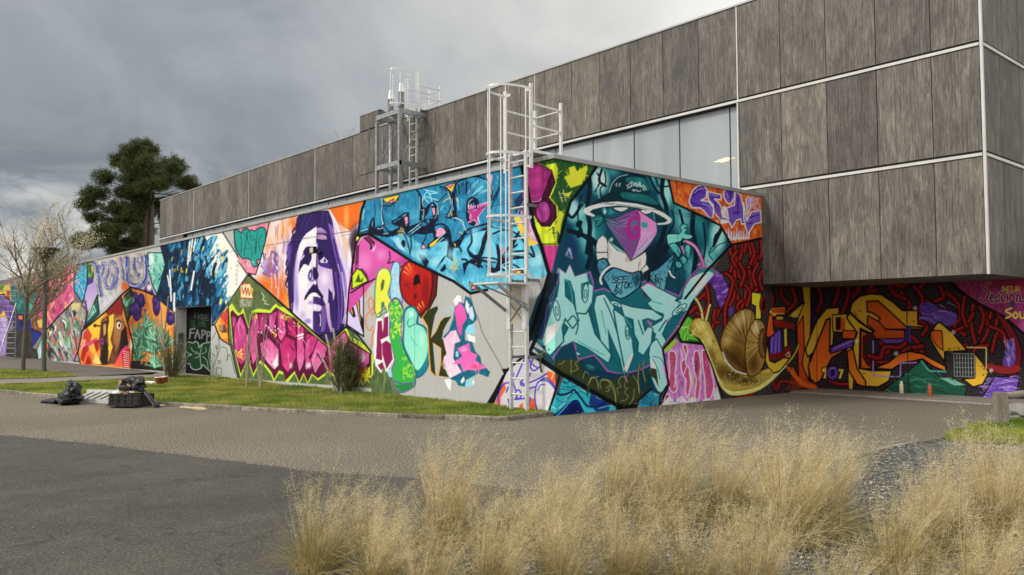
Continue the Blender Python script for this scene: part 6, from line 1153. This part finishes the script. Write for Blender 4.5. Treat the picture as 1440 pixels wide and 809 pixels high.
# ------------------------------------------------------------------ scaffold frames on the far left
c=Vector((-40.9,-.95,.05)); rv=Vector((.62,.78,0)).normalized(); dv=Vector((-.78,.62,0))
t=thing('scaffold_ladder','tall aluminium folding ladder standing against the far left murals','ladder',tuple(c))
for s_ in(-1,1):
    MB().bar(c+rv*.5*s_,c+rv*.46*s_+Vector((0,0,4.4)),.05).build('stile',M_GALV,t)
    MB().bar(c+rv*.5*s_-dv*1.1+rv*-.3,c+rv*.5*s_+Vector((0,0,3.0)),.04).build('support_leg',M_GALV,t)
for i in range(15): z=.28+i*.28; MB().tube([c+rv*-.49+Vector((0,0,z)),c+rv*.49+Vector((0,0,z))],.02,6).build('rung',M_GALV,t)
MB().bar(c-rv*1.6-dv*.3,c-rv*.1+Vector((0,0,3.4)),.035).build('diagonal_strut',M_GALV,t); MB().bar(c-rv*1.6+Vector((0,0,.9)),c-rv*.3+Vector((0,0,1.5)),.03).build('diagonal_strut',M_GALV,t)
def lump(name,mat,label,cat,c,rx,ry,rz,seed,amp=.35,sub=3,parent=None):
    bm=bmesh.new(); bmesh.ops.create_icosphere(bm,subdivisions=sub,radius=1)
    rr=random.Random(seed); ph=[rr.uniform(0,6.28) for _ in range(9)]
    for v in bm.verts:
        q=v.co.copy(); d=1+amp*(math.sin(3.1*q.x+ph[0])*math.sin(2.7*q.y+ph[1])+.6*math.sin(6.3*q.z+ph[2]+2*q.x)*math.sin(5.9*q.y+ph[3])+.35*math.sin(12*q.x+ph[4])*math.sin(11*q.z+ph[5]))
        v.co=Vector((q.x*rx*d,q.y*ry*d,max(q.z*rz*d,-rz*.75)))
    me=bpy.data.meshes.new(name); bm.to_mesh(me); bm.free(); me.materials.append(mat); o=bpy.data.objects.new(name,me); COL.objects.link(o)
    if parent: o.parent=parent; o.location=Vector(c)-root_loc(parent)
    else: o.location=c
    if label: tag(o,label,cat)
    return o
q=gr(26,500,.05); lump('paint_cloth',M_RED,'crumpled red cloth lying at the foot of the aluminium folding ladder','cloth',(q.x+.5,q.y-.6,.05+.14),.55,.35,.2,4)
# ------------------------------------------------------------------ kit left at the kerb
kd=Vector((.92,.36,0)).normalized(); kn=Vector((-.36,.92,0))
p=gr(92,569); bag=thing('black_bag','slumped black plastic sack on the road at the kerb','bag',(p.x,p.y,0))
lump('sack',M_BAG,None,None,(p.x+.05,p.y+.06,.13),.34,.26,.17,7,.3,3,bag); lump('sack_neck',M_BAG,None,None,(p.x+.06,p.y+.12,.28),.15,.13,.18,9,.35,3,bag)
m=MB(); m.tube([p-kd*.25+Vector((0,0,.05)),p-kd*.55+Vector((0,0,.05)),p-kd*.78+Vector((0,0,.03))],[.09,.05,.03],8); m.build('strap_end',M_BAG,bag)
p0=gr(108,567); lad=thing('lying_ladder','short aluminium ladder lying at the kerb between black sack and crate','ladder',(p0.x,p0.y,.0))
A0=p0+Vector((0,0,.05)); A1=gr(153,569)+Vector((0,0,.06)); rung=Vector(AR)*.22+Vector((AF.x,AF.y,0))*.45; rung.z=.16
B0=A0+rung-(A1-A0)*.35; B1=A1+rung+(A1-A0)*.15
MB().bar(A0-(A1-A0)*.3,A1,.03,.085).build('rail',M_ALUW,lad); MB().bar(B0,B1,.03,.085).build('rail',M_ALUW,lad)
for i in range(6): f=-.15+i*.225; a=A0+(A1-A0)*f; MB().tube([a,a+rung],.024,8).build('rung',M_ALUW,lad)
p=gr(153,573); cr=thing('tool_crate','black plastic crate full of painting gear standing at the kerb','crate',(p.x,p.y,0))
cd_=Vector((.80,.60,0)); cn=Vector((-.60,.80,0)); o0=p+Vector((0,0,.02)); L_,D_,h_=.72,.42,.24
def quad(a,b,c,d,t_,nm,mat,par,nrm):
    m=MB(); n_=Vector(nrm)*t_; m.add([a,b,c,d,a+n_,b+n_,c+n_,d+n_],[(0,1,2,3),(7,6,5,4),(0,4,5,1),(1,5,6,2),(2,6,7,3),(3,7,4,0)]); return m.build(nm,mat,par)
Z=Vector((0,0,1))
for a,b,n_ in((o0,o0+cd_*L_,cn),(o0+cn*D_,o0+cn*D_+cd_*L_,-cn),(o0,o0+cn*D_,cd_),(o0+cd_*L_,o0+cd_*L_+cn*D_,-cd_)): quad(a,b,b+Z*h_,a+Z*h_,.015,'side_panel',M_BLACK,cr,n_)
for k in(.06,.15,h_): MB().bar(o0-cn*.012+Z*k,o0+cd_*L_-cn*.012+Z*k,.02,.022).bar(o0-cd_*.012+Z*k,o0+cn*D_-cd_*.012+Z*k,.02,.022).build('rib',M_BLACK,cr)
for k in range(5): a=o0+cd_*(L_*(.08+.21*k))-cn*.014; MB().bar(a,a+Z*h_,.022,.02).build('rib',M_BLACK,cr)
MB().bar(o0+cd_*.05+cn*.03+Z*.03,o0+cd_*(L_-.05)+cn*.03+Z*.03,D_-.08,.02).build('bottom',M_BLACK,cr)
t=gr(165,567); m=MB(); a=o0+cd_*.18+cn*.12+Z*(h_-.06); m.bar(a,a+Vector((.09,.05,.30)),.26,.03,cn); tag(m.build('cardboard_box',M_CARD,None,org=tuple(a)),'brown cardboard sheet sticking up out of the black crate','cardboard')
tg=thing('tripod','black folded tripod with splayed legs draped over the crate','tripod',tuple(o0+cd_*.6)); c=o0+cd_*.40+cn*.22+Z*(h_+.10)
for i,(dx,dy) in enumerate(((.62,-.14),(.66,-.05),(.60,.05))):
    e_=o0+cd_*(.40+dx)+cn*(.10+dy*.6); e_.z=.03; MB().tube([c+Z*.05*i,c*.5+e_*.5+Z*.10,e_],[.03,.025,.016],7).build('leg',M_BLACK,tg); MB().lathe(e_-Z*.02,[(.03,0),(.03,.05)],8).build('foot',M_BLACK,tg)
lump('folded_cloth',M_BAG,None,None,c+Z*.08,.25,.2,.16,12,.4,3,tg)
lump('paper_rag',M_PAPER,'white paper rag lying on top of the black crate','rag',o0+cd_*.12+cn*.1+Z*(h_+.03),.12,.09,.035,5,.3,2)
for i,(x,y) in enumerate(((221,541),(232,539.5),(227.5,540.5))):
    p=gr(x,y,lz); t=thing('paint_tin',('leftmost','rightmost, paper topped','middle')[i]+' rust red paint tin on the lawn by the shrub','tin',(p.x,p.y,lz),'rust red tins on the lawn')
    MB().lathe(p,[(.075,0),(.075,.17),(.08,.175),(.08,.19)],14).build('body',M_POT,t,True); MB().lathe(p+Z*.19,[(.076,0),(.07,.012)],14).build('lid',M_PAPER,t)
p=gr(213,541,lz); lump('paint_rag',M_PAPER,'flat pale rag on the lawn beside the rust red tins','rag',(p.x,p.y,lz+.05),.18,.14,.05,15,.3,2)
for i,(x,y,mt,lb) in enumerate(((1268,553.5,M_CANB,'beige spray can standing on the slab before the painted recess'),(1308,557,M_CANR,'rust red spray can standing on the slab before the painted recess'))):
    p=gr(x,y,.035); t=thing('spray_can',lb,'spray can',(p.x,p.y,.035)); MB().lathe(p,[(.045,0),(.047,.01),(.047,.20),(.035,.225)],14).build('body',mt,t,True); MB().lathe(p+Z*.225,[(.028,0),(.028,.045),(.02,.055)],12).build('cap',M_PAPER if i==0 else M_POST,t)
p=gr(1259,556,.036); MB().lathe(p,[(.14,0),(.15,.004),(.12,.008)],14).build('x',M_DARK) if False else None
# ------------------------------------------------------------------ timber fence, boulder
p=gr(1408,598,.03); f=thing('timber_fence','weathered low timber post with round log rail at the right edge','fence',(p.x,p.y,.03))
ph=.50; e1=AR*1; rvx=Vector((AR.x,AR.y,0)).normalized(); fvx=Vector((AF.x,AF.y,0)).normalized()
m=MB(); bm=bmesh.new(); bmesh.ops.create_cube(bm,size=1); bmesh.ops.bevel(bm,geom=bm.edges[:],offset=.06,segments=2,affect='EDGES')
me=bpy.data.meshes.new('post'); 
for v in bm.verts: q=v.co; v.co=rvx*(q.x*.17)+fvx*(q.y*.15)+Z*((q.z+.5)*(ph+.1)-.1)
bm.to_mesh(me); bm.free(); me.materials.append(M_POST); po=bpy.data.objects.new('post',me); COL.objects.link(po); po.parent=f
a=p+rvx*.05+Z*.44; MB().tube([a,a+rvx*1.5+fvx*.9+Z*.03,a+rvx*3+fvx*1.8+Z*.02],[.055,.06,.055],12).build('rail',M_POST,f,True)
for k in(3.0,): q=p+rvx*k+fvx*k*.6; MB().bar(q-Z*.05,q+Z*.55,.16).build('post',M_POST,f)
b=gr(1452,592,.03); lump('boulder',M_STONE,'pale rounded boulder behind the timber fence rail','boulder',(b.x+.1,b.y+.1,.03+.11),.55,.4,.17,21,.12,4)

for i,(x,y,a_,lb) in enumerate(((272,574.5,.45,'larger patch of spilt yellow sand in the gutter along the kerb'),(224,571,.2,'small patch of spilt sand in the gutter near the tripod feet'))):
    p=gr(x,y); lump('spilt_sand',M_SAND,lb,'sand',(p.x,p.y,.008),a_,.14,.02,31+i,.35,3)
# ------------------------------------------------------------------ ornamental straw grass
def strips(paths,widths):
    # paths: (n,k,3) arrays -> ribbons
    n,k,_=paths.shape; d=np.diff(paths,axis=1); d=np.concatenate([d,d[:,-1:]],1); 
    rr=np.random.RandomState(n); side=rr.normal(size=(n,1,3)); s=np.cross(d,side); s/=np.linalg.norm(s,axis=2,keepdims=True)+1e-9
    w_=widths[:,:,None]*.5; v=np.stack([paths-s*w_,paths+s*w_],2).reshape(-1,3)
    b=(np.arange(n)*k*2)[:,None]+np.arange(k-1)[None,:]*2; b=b.ravel(); return v,np.stack([b,b+1,b+3,b+2],1)
def hairs(P,D,L_,w_,rr):
    n=len(P); s=np.cross(D,rr.normal(size=(n,3))); s/=np.linalg.norm(s,axis=1,keepdims=True)+1e-9
    v=np.stack([P-s*w_/2,P+s*w_/2,P+D*L_[:,None]],1).reshape(-1,3); i=np.arange(n)*3; return v,np.stack([i,i+1,i+2],1)
def make_clump(seed,nst=240,nleaf=420,hp=38,h=.86,sp=60):
    rr=np.random.RandomState(seed); t=np.linspace(0,1,7)[None,:,None]; wind=np.array([.66,.75,0.])
    def arcs(n,l0,l1,lean,rad,droop,wd):
        a=rr.uniform(0,2*math.pi,n); r=np.sqrt(rr.uniform(0,1,n))*rad; b=np.stack([np.cos(a)*r,np.sin(a)*r,np.zeros(n)],1)
        a2=a+rr.normal(0,.6,n); th=np.abs(rr.normal(0,lean,n)); L_=rr.uniform(l0,l1,n)
        dr=np.stack([np.cos(a2)*np.sin(th),np.sin(a2)*np.sin(th),np.cos(th)],1); out=np.stack([np.cos(a2),np.sin(a2),np.zeros(n)],1)
        dd=(droop*rr.uniform(.1,1,n))[:,None,None]
        p=b[:,None,:]+dr[:,None,:]*L_[:,None,None]*t+(out[:,None,:]+wind*wd)*(t**2.2)*L_[:,None,None]*dd*.6-np.array([0,0,1.])*(t**2.6)*L_[:,None,None]*dd*.55
        p[:,:,2]=np.maximum(p[:,:,2],.004); return p,L_
    S,L_=arcs(nst,h*.42,h*1.20,.185,.10,.24,1.8); tall=rr.uniform(0,1,nst)<.12; S[tall]*=np.array([1.15,1.15,1.14])
    w_=np.linspace(.0050,.0018,7)[None,:]*rr.uniform(.6,1.3,(nst,1)); sv,sf=strips(S,w_)
    Lf,_=arcs(nleaf,h*.30,h*.75,.50,.16,1.3,.4); Lf[:,1:]+=np.cumsum(rr.normal(0,.010,(nleaf,6,3)),1); Lf[:,:,2]=np.maximum(Lf[:,:,2],.004); wl=np.linspace(.0042,.0012,7)[None,:]*rr.uniform(.5,1.3,(nleaf,1)); lv,lf=strips(Lf,wl)
    # airy panicles: a haze of fine hairs and tiny spikelets round the upper part of each stem, drifting with the breeze
    def along(n,u0,u1,keep):
        idx=np.repeat(keep,n); u=rr.uniform(u0,u1,len(idx)); k=u*6; i0=np.minimum(k.astype(int),5); f=(k-i0)[:,None]; P=S[idx,i0]*(1-f)+S[idx,i0+1]*f; ax=S[idx,i0+1]-S[idx,i0]; ax/=np.linalg.norm(ax,axis=1,keepdims=True)+1e-9; return P,ax,u
    keep=np.nonzero(rr.uniform(0,1,nst)<.55)[0]
    P,ax,u=along(hp,.66,1.03,keep); D=ax*.45+rr.normal(0,.55,P.shape)+wind*.22; D/=np.linalg.norm(D,axis=1,keepdims=True); hl=rr.uniform(.03,.13,len(P))*(1.3-.6*u); h1=hairs(P,D,hl,.0012,rr)
    P,ax,u=along(sp,.68,1.06,keep); P=P+rr.normal(0,.045,P.shape)*(1.35-.7*u)[:,None]+wind*.015; D=rr.normal(size=P.shape); D/=np.linalg.norm(D,axis=1,keepdims=True); h2=hairs(P,D,rr.uniform(.006,.014,len(P)),.0030,rr)
    hv=np.concatenate([h1[0],h2[0]]); hf=np.concatenate([h1[1],h2[1]+len(h1[0])])
    return (sv,sf),(lv,lf),(hv,hf)
def clump_proto(seed,**k):
    a,b,c=make_clump(seed,**k); root=bpy.data.objects.new('tussock_plant',None); COL.objects.link(root); root.empty_display_size=.2
    np_mesh('stalks',a[0],a[1],M_STALK,root); np_mesh('leaves',b[0],b[1],M_BLADE,root); np_mesh('plumes',c[0],c[1],M_STRAW,root); return root
protos=[clump_proto(1),clump_proto(2,nst=280,nleaf=600,h=.92),clump_proto(3,nst=170,nleaf=620,h=.76,hp=22,sp=30),clump_proto(4,nst=260,h=.88)]
CL=[ # photograph x,y of the base, size, variant, label
 (448,806,.92,2,'leftmost straw-coloured grass clump, low and loose, against the dark road'),
 (535,835,.80,0,'low straw grass clump spreading at the bottom left'),
 (630,770,1.02,1,'tall upright straw grass clump left of centre with fine plumes'),
 (722,775,.84,2,'small straw grass clump with dark brown heart, right of the tall left one'),
 (790,760,.86,0,'mid straw grass clump before the corner of the mural'),
 (868,728,1.02,3,'feathery straw grass clump below the painted masked figure in a hat'),
 (940,742,1.02,1,'bushy straw grass clump below the mint letters'),
 (1018,735,.98,0,'straw grass clump below the painted snail'),
 (1112,768,1.10,1,'biggest straw grass clump, dark stemmed, right of centre'),
 (1160,752,.98,3,'straw grass clump leaning right beside the gravel gap'),
 (1060,718,.92,2,'straw grass clump standing behind the biggest one'),
 (1345,770,.92,3,'straw grass clump right of the gravel gap'),
 (1405,775,1.0,1,'straw grass clump close to the right edge below the fence'),
 (1440,735,.86,0,'straw grass clump cut by the right edge, behind the others'),
 (1262,812,.80,2,'thin straw grass clump standing in the gravel gap'),
 (1305,782,.84,0,'wispy straw grass clump at the right side of the gravel gap'),
 (510,775,.72,2,'short straw grass clump between the leftmost and the tall left one'),
 (600,860,.80,2,'low straw grass clump at the bottom edge left of centre'),
 (690,850,.82,0,'straw grass clump at the bottom edge below the dark hearted one'),
 (790,850,.82,3,'straw grass clump at the bottom edge, centre'),
 (880,840,.86,1,'dense straw grass clump at the bottom edge under the feathery one'),
 (975,850,.86,2,'straw grass clump at the bottom edge, right of centre'),
 (1060,860,.86,0,'straw grass clump at the bottom edge under the biggest one'),
 (1180,880,.74,2,'low straw grass clump at the bottom edge before the gravel gap'),
 (1300,905,.66,2,'low greenish straw grass clump before the gravel gap on the right'),
 (1385,870,.82,0,'straw grass clump in the bottom right corner')]
used=set()
for i,(x,y,s_,k,lb) in enumerate(CL):
    p=gr(x,y,.012); o=protos[k]
    if k in used: o=copy_tree(protos[k])
    used.add(k); o.location=p; rr=random.Random(i+50); o.rotation_euler=(rr.uniform(-.07,.07),rr.uniform(-.07,.07),rr.uniform(-.8,.8)); o.scale=(s_*rr.uniform(.85,1.05),s_*rr.uniform(.85,1.05),s_*.77*rr.uniform(.88,1.10))
    tag(o,lb,'ornamental grass','straw grasses in the planting bed')
# ------------------------------------------------------------------ pine
def tufts(centers,rr,n_needles,ln,wd,spread=.16):
    n=len(centers); N_=n*n_needles; idx=np.repeat(np.arange(n),n_needles); D=rr.normal(size=(N_,3)); D[:,2]=D[:,2]*.8+.35; D/=np.linalg.norm(D,axis=1,keepdims=True); P=centers[idx]+rr.normal(0,spread,(N_,3))
    return hairs(P,D,rr.uniform(.6,1.2,N_)*ln,wd,rr)
PX=at(205,345,1,22); PD=(PX-Vector(CAM)).dot(AF); px_m=PD/FPX
pine=thing('pine_tree','tall dark green pine rising behind the left end of the building','tree',(PX.x,22,0))
rv=Vector((AR.x,AR.y,0)).normalized(); fv=Vector((AF.x,AF.y,0)).normalized()
def pp(x,y,d): return Vector(CAM)+ray(x,y)*PD+fv*d        # a point of the crown, d metres behind the trunk
rr=random.Random(3)
for x0,x1,r0 in((203,207,.42),(213,211,.36)):
    a=pp(x0,345,0);b=pp(x1,225,0); MB().tube([(a.x,a.y,0),a,a.lerp(b,.5)+rv*.15,b],[r0*1.15,r0,r0*.7,.07],9).build('trunk',M_BARK,pine,True)
pads=[(212,214,17,10),(203,224,20,11),(226,224,17,10),(190,234,18,10),(238,238,14,9),(214,238,26,11),(176,247,18,9),(248,252,16,8),(263,262,10,6),(228,254,24,9),(198,254,24,10),(160,256,13,8),(170,268,22,9),(152,278,16,8),(196,272,22,9),(232,266,20,7),(240,276,14,6),(140,292,13,7),(162,292,22,9),(186,292,18,8),(222,284,12,6),(132,306,13,6),(155,308,24,8),(182,310,16,7),(118,334,15,6),(140,324,20,7),(165,326,20,7),(128,344,20,6),(108,341,10,4),(158,342,18,6),(184,336,14,6),(172,354,18,6),(190,350,12,5),(205,330,8,8),(226,310,8,6),(196,300,14,8),(206,284,14,8),(218,300,9,7),(190,322,12,6),(150,335,14,5),(176,342,14,5)]
cs=[];nr=np.random.RandomState(5)
for k,(x,y,rx,ry) in enumerate(pads):
    dep=rr.uniform(-3.5,3.5); c=pp(x,y,dep); n=int(rx*ry*.46)+14
    q=nr.normal(size=(n,3)); q/=np.linalg.norm(q,axis=1,keepdims=True); q*=nr.uniform(.25,1.22,(n,1))
    cs.append(np.array(c)+q[:,0:1]*np.array(rv)*rx*px_m*1.0+q[:,1:2]*np.array(fv)*rx*px_m*.8+q[:,2:3]*np.array([0,0,1.])*ry*px_m*1.05)
    tx=206 if x<209 else 211; s_=pp(tx,min(y+rr.uniform(2,22),348),0); e_=c-Vector((0,0,ry*px_m*.4)); MB().tube([s_,s_.lerp(e_,.35)+Vector((0,0,rr.uniform(-.5,.1))),s_.lerp(e_,.7)+Vector((0,0,rr.uniform(-.5,.2)))+fv*rr.uniform(-.5,.5),e_],[.085,.06,.045,.02],6).build('limb',M_BARK,pine)
cs=np.concatenate(cs); v,f=tufts(cs,nr,50,.50,.06,.20); o=np_mesh('crown',v-np.array(pine.location),f,M_NEEDLE,pine)
# ------------------------------------------------------------------ branching trees
def branch_tree(root,base,h,seed,mat,rad,levels,spread,kids,up=.25,first=.4,leanv=(0,0)):
    rr=random.Random(seed); m=MB(); tips=[]; tm=MB()
    def grow(p,d,l,r,lv):
        pts=[p];q=p;dd=d
        for i in range(3):
            dd=(dd+Vector((rr.uniform(-.18,.18)*(.25 if lv==0 else 1),rr.uniform(-.18,.18)*(.25 if lv==0 else 1),rr.uniform(-.05,.16)))).normalized(); q=q+dd*l/3; pts.append(q)
        (tm if lv==0 else m).tube(pts,[r,r*.86,r*.72,r*.55],7 if lv<2 else 4,cap=lv>1)
        if lv>=2: tips.extend(pts[1:])
        if lv<levels:
            for k in range(kids[min(lv,len(kids)-1)]):
                f=rr.uniform(first if lv==0 else .25,1); b=pts[0].lerp(pts[-1],f) if f<.33 else pts[min(3,int(f*3)+ (1 if rr.random()<.4 else 0))]
                nd_=(dd*.55+Vector((rr.gauss(0,1),rr.gauss(0,1),rr.uniform(-.1,.6)+up))*spread).normalized(); grow(b,nd_,l*rr.uniform(.5,.78),r*.52,lv+1)
    grow(Vector(base),Vector((leanv[0],leanv[1],1)).normalized(),h,rad,0); tm.build('trunk',mat,root,True)
    return m,tips
p=gr(32,523,.062); bt=thing('blossom_tree','small spring tree with sparse pale blossom in front of the far left murals','tree',(p.x,p.y,.062))
m,tips=branch_tree(bt,p,2.75,17,M_BARK,.08,4,.80,[11,4,4,3],.35,.72); m.build('branches',M_TWIG2,bt)
nr=np.random.RandomState(8); T_=np.array([tuple(t) for t in tips]); k=nr.randint(0,len(T_),11000); P=T_[k]+nr.normal(0,.07,(11000,3)); D=nr.normal(size=(11000,3)); D/=np.linalg.norm(D,axis=1,keepdims=True)
v,f=hairs(P,D,nr.uniform(.025,.055,11000),.045,nr); np_mesh('blossom',v-np.array(bt.location),f,M_BLOSSOM,bt)
p=at(497,172,1,24); t=thing('bare_tree','top of a bare pale twiggy tree behind the roof edge','tree',(p.x,24,0))
m,tips=branch_tree(t,(p.x,24,0),7.7,5,M_TWIG,.24,4,.6,[9,4,4,3],.5,.6); m.build('branches',M_TWIG,t)
nr=np.random.RandomState(9); T_=np.array([tuple(q) for q in tips]); k=nr.randint(0,len(T_),2500); P=T_[k]+nr.normal(0,.15,(2500,3)); D=nr.normal(size=(2500,3)); D/=np.linalg.norm(D,axis=1,keepdims=True); v,f=hairs(P,D,nr.uniform(.06,.14,2500),.06,nr); np_mesh('buds',v-np.array(t.location),f,speck('bud_green',(.25,.24,.13),(.4,.38,.25),3,.8),t)
# ------------------------------------------------------------------ shrubs and saplings by the wall
def shrub(px,py,w_,h_,label,seed,n=360):
    p=gr(px,py,lz); t=thing('shrub',label,'shrub',(p.x,p.y,lz)); nr=np.random.RandomState(seed); tt=np.linspace(0,1,5)[None,:,None]
    a=nr.uniform(0,6.28,n); th=np.abs(nr.normal(0,.5,n)); L_=h_*nr.uniform(.45,1.05,n); d=np.stack([np.cos(a)*np.sin(th)*w_/h_*1.3,np.sin(a)*np.sin(th)*w_/h_*.8,np.cos(th)],1)
    b=np.stack([np.cos(a)*.16*nr.uniform(0,1,n),np.sin(a)*.12*nr.uniform(0,1,n),np.zeros(n)],1); S=b[:,None,:]+d[:,None,:]*L_[:,None,None]*tt; S[:,:,1]=np.minimum(S[:,:,1],-p.y-.03); v,f=strips(S,np.linspace(.012,.004,5)[None,:]*np.ones((n,1))); np_mesh('stems',v,f,M_BARK,t)
    k=26; idx=np.repeat(np.arange(n),k); u=nr.uniform(.15,1,len(idx))*4; i0=np.minimum(u.astype(int),3); f_=(u-i0)[:,None]; P=S[idx,i0]*(1-f_)+S[idx,i0+1]*f_; D=d[idx]*.7+nr.normal(0,.55,(len(idx),3)); D/=np.linalg.norm(D,axis=1,keepdims=True)
    v,f=hairs(P,D,nr.uniform(.05,.11,len(idx)),.014,nr); v[:,1]=np.minimum(v[:,1],-p.y-.02); np_mesh('foliage',v,f,M_SHRUB,t); return t,p
def poles(t,p,specs,nm='cut_stem',r=.035):
    for dx,dz,h_,rad,y in specs: MB().tube([p+Vector((dx*.25,y,-.04)),p+Vector((dx*.6,y*1.1,h_*.5)),p+Vector((dx+dz,y*1.2,h_))],[rad,rad*.85,rad*.6],7).build(nm,M_TWIG,t)
t,p=shrub(485,552,.62,1.35,'dense dark green shrub with cut pale stems before the pink letters',3,420)
poles(t,p,[(-.55,-.15,1.35,.045,-.1),(-.40,-.05,1.5,.04,-.05),(-.25,-.08,1.05,.035,.0),(-.70,-.1,.85,.03,-.15),(.05,.12,1.3,.03,-.1)])
t,p=shrub(243,532,1.1,1.5,'green shrub with thin bare stems beside the dark doorway',6,170)
poles(t,p,[(-.75,-.3,1.9,.03,-.15),(-.45,.0,2.2,.028,-.2),(-.3,.5,2.5,.026,-.2),(-.9,-.25,1.4,.022,-.1)],'bare_stem')
for i,(x,y,lb) in enumerate(((347,546,'left bare multi-stemmed sapling on the lawn before the pink letters'),(366,547,'right bare multi-stemmed sapling on the lawn before the pink letters'))):
    p=gr(x,y,lz); t=thing('bare_sapling',lb,'sapling',(p.x,p.y,lz),'bare saplings before the pink letters'); r_=random.Random(i+4)
    for k in range(4):
        a=r_.uniform(0,6.28); m=MB(); e_=p+Vector((math.cos(a)*.32,math.sin(a)*.12,r_.uniform(1.3,2.0))); m.tube([p,p.lerp(e_,.5)+Vector((r_.uniform(-.06,.06),0,0)),e_],[.018,.013,.006],5)
        for _ in range(3):
            f_=r_.uniform(.4,.9); b=p.lerp(e_,f_); m.tube([b,b+Vector((r_.uniform(-.22,.22),r_.uniform(-.08,.08),r_.uniform(.1,.3)))],[.007,.003],4)
        m.build('stem',M_TWIG,t)
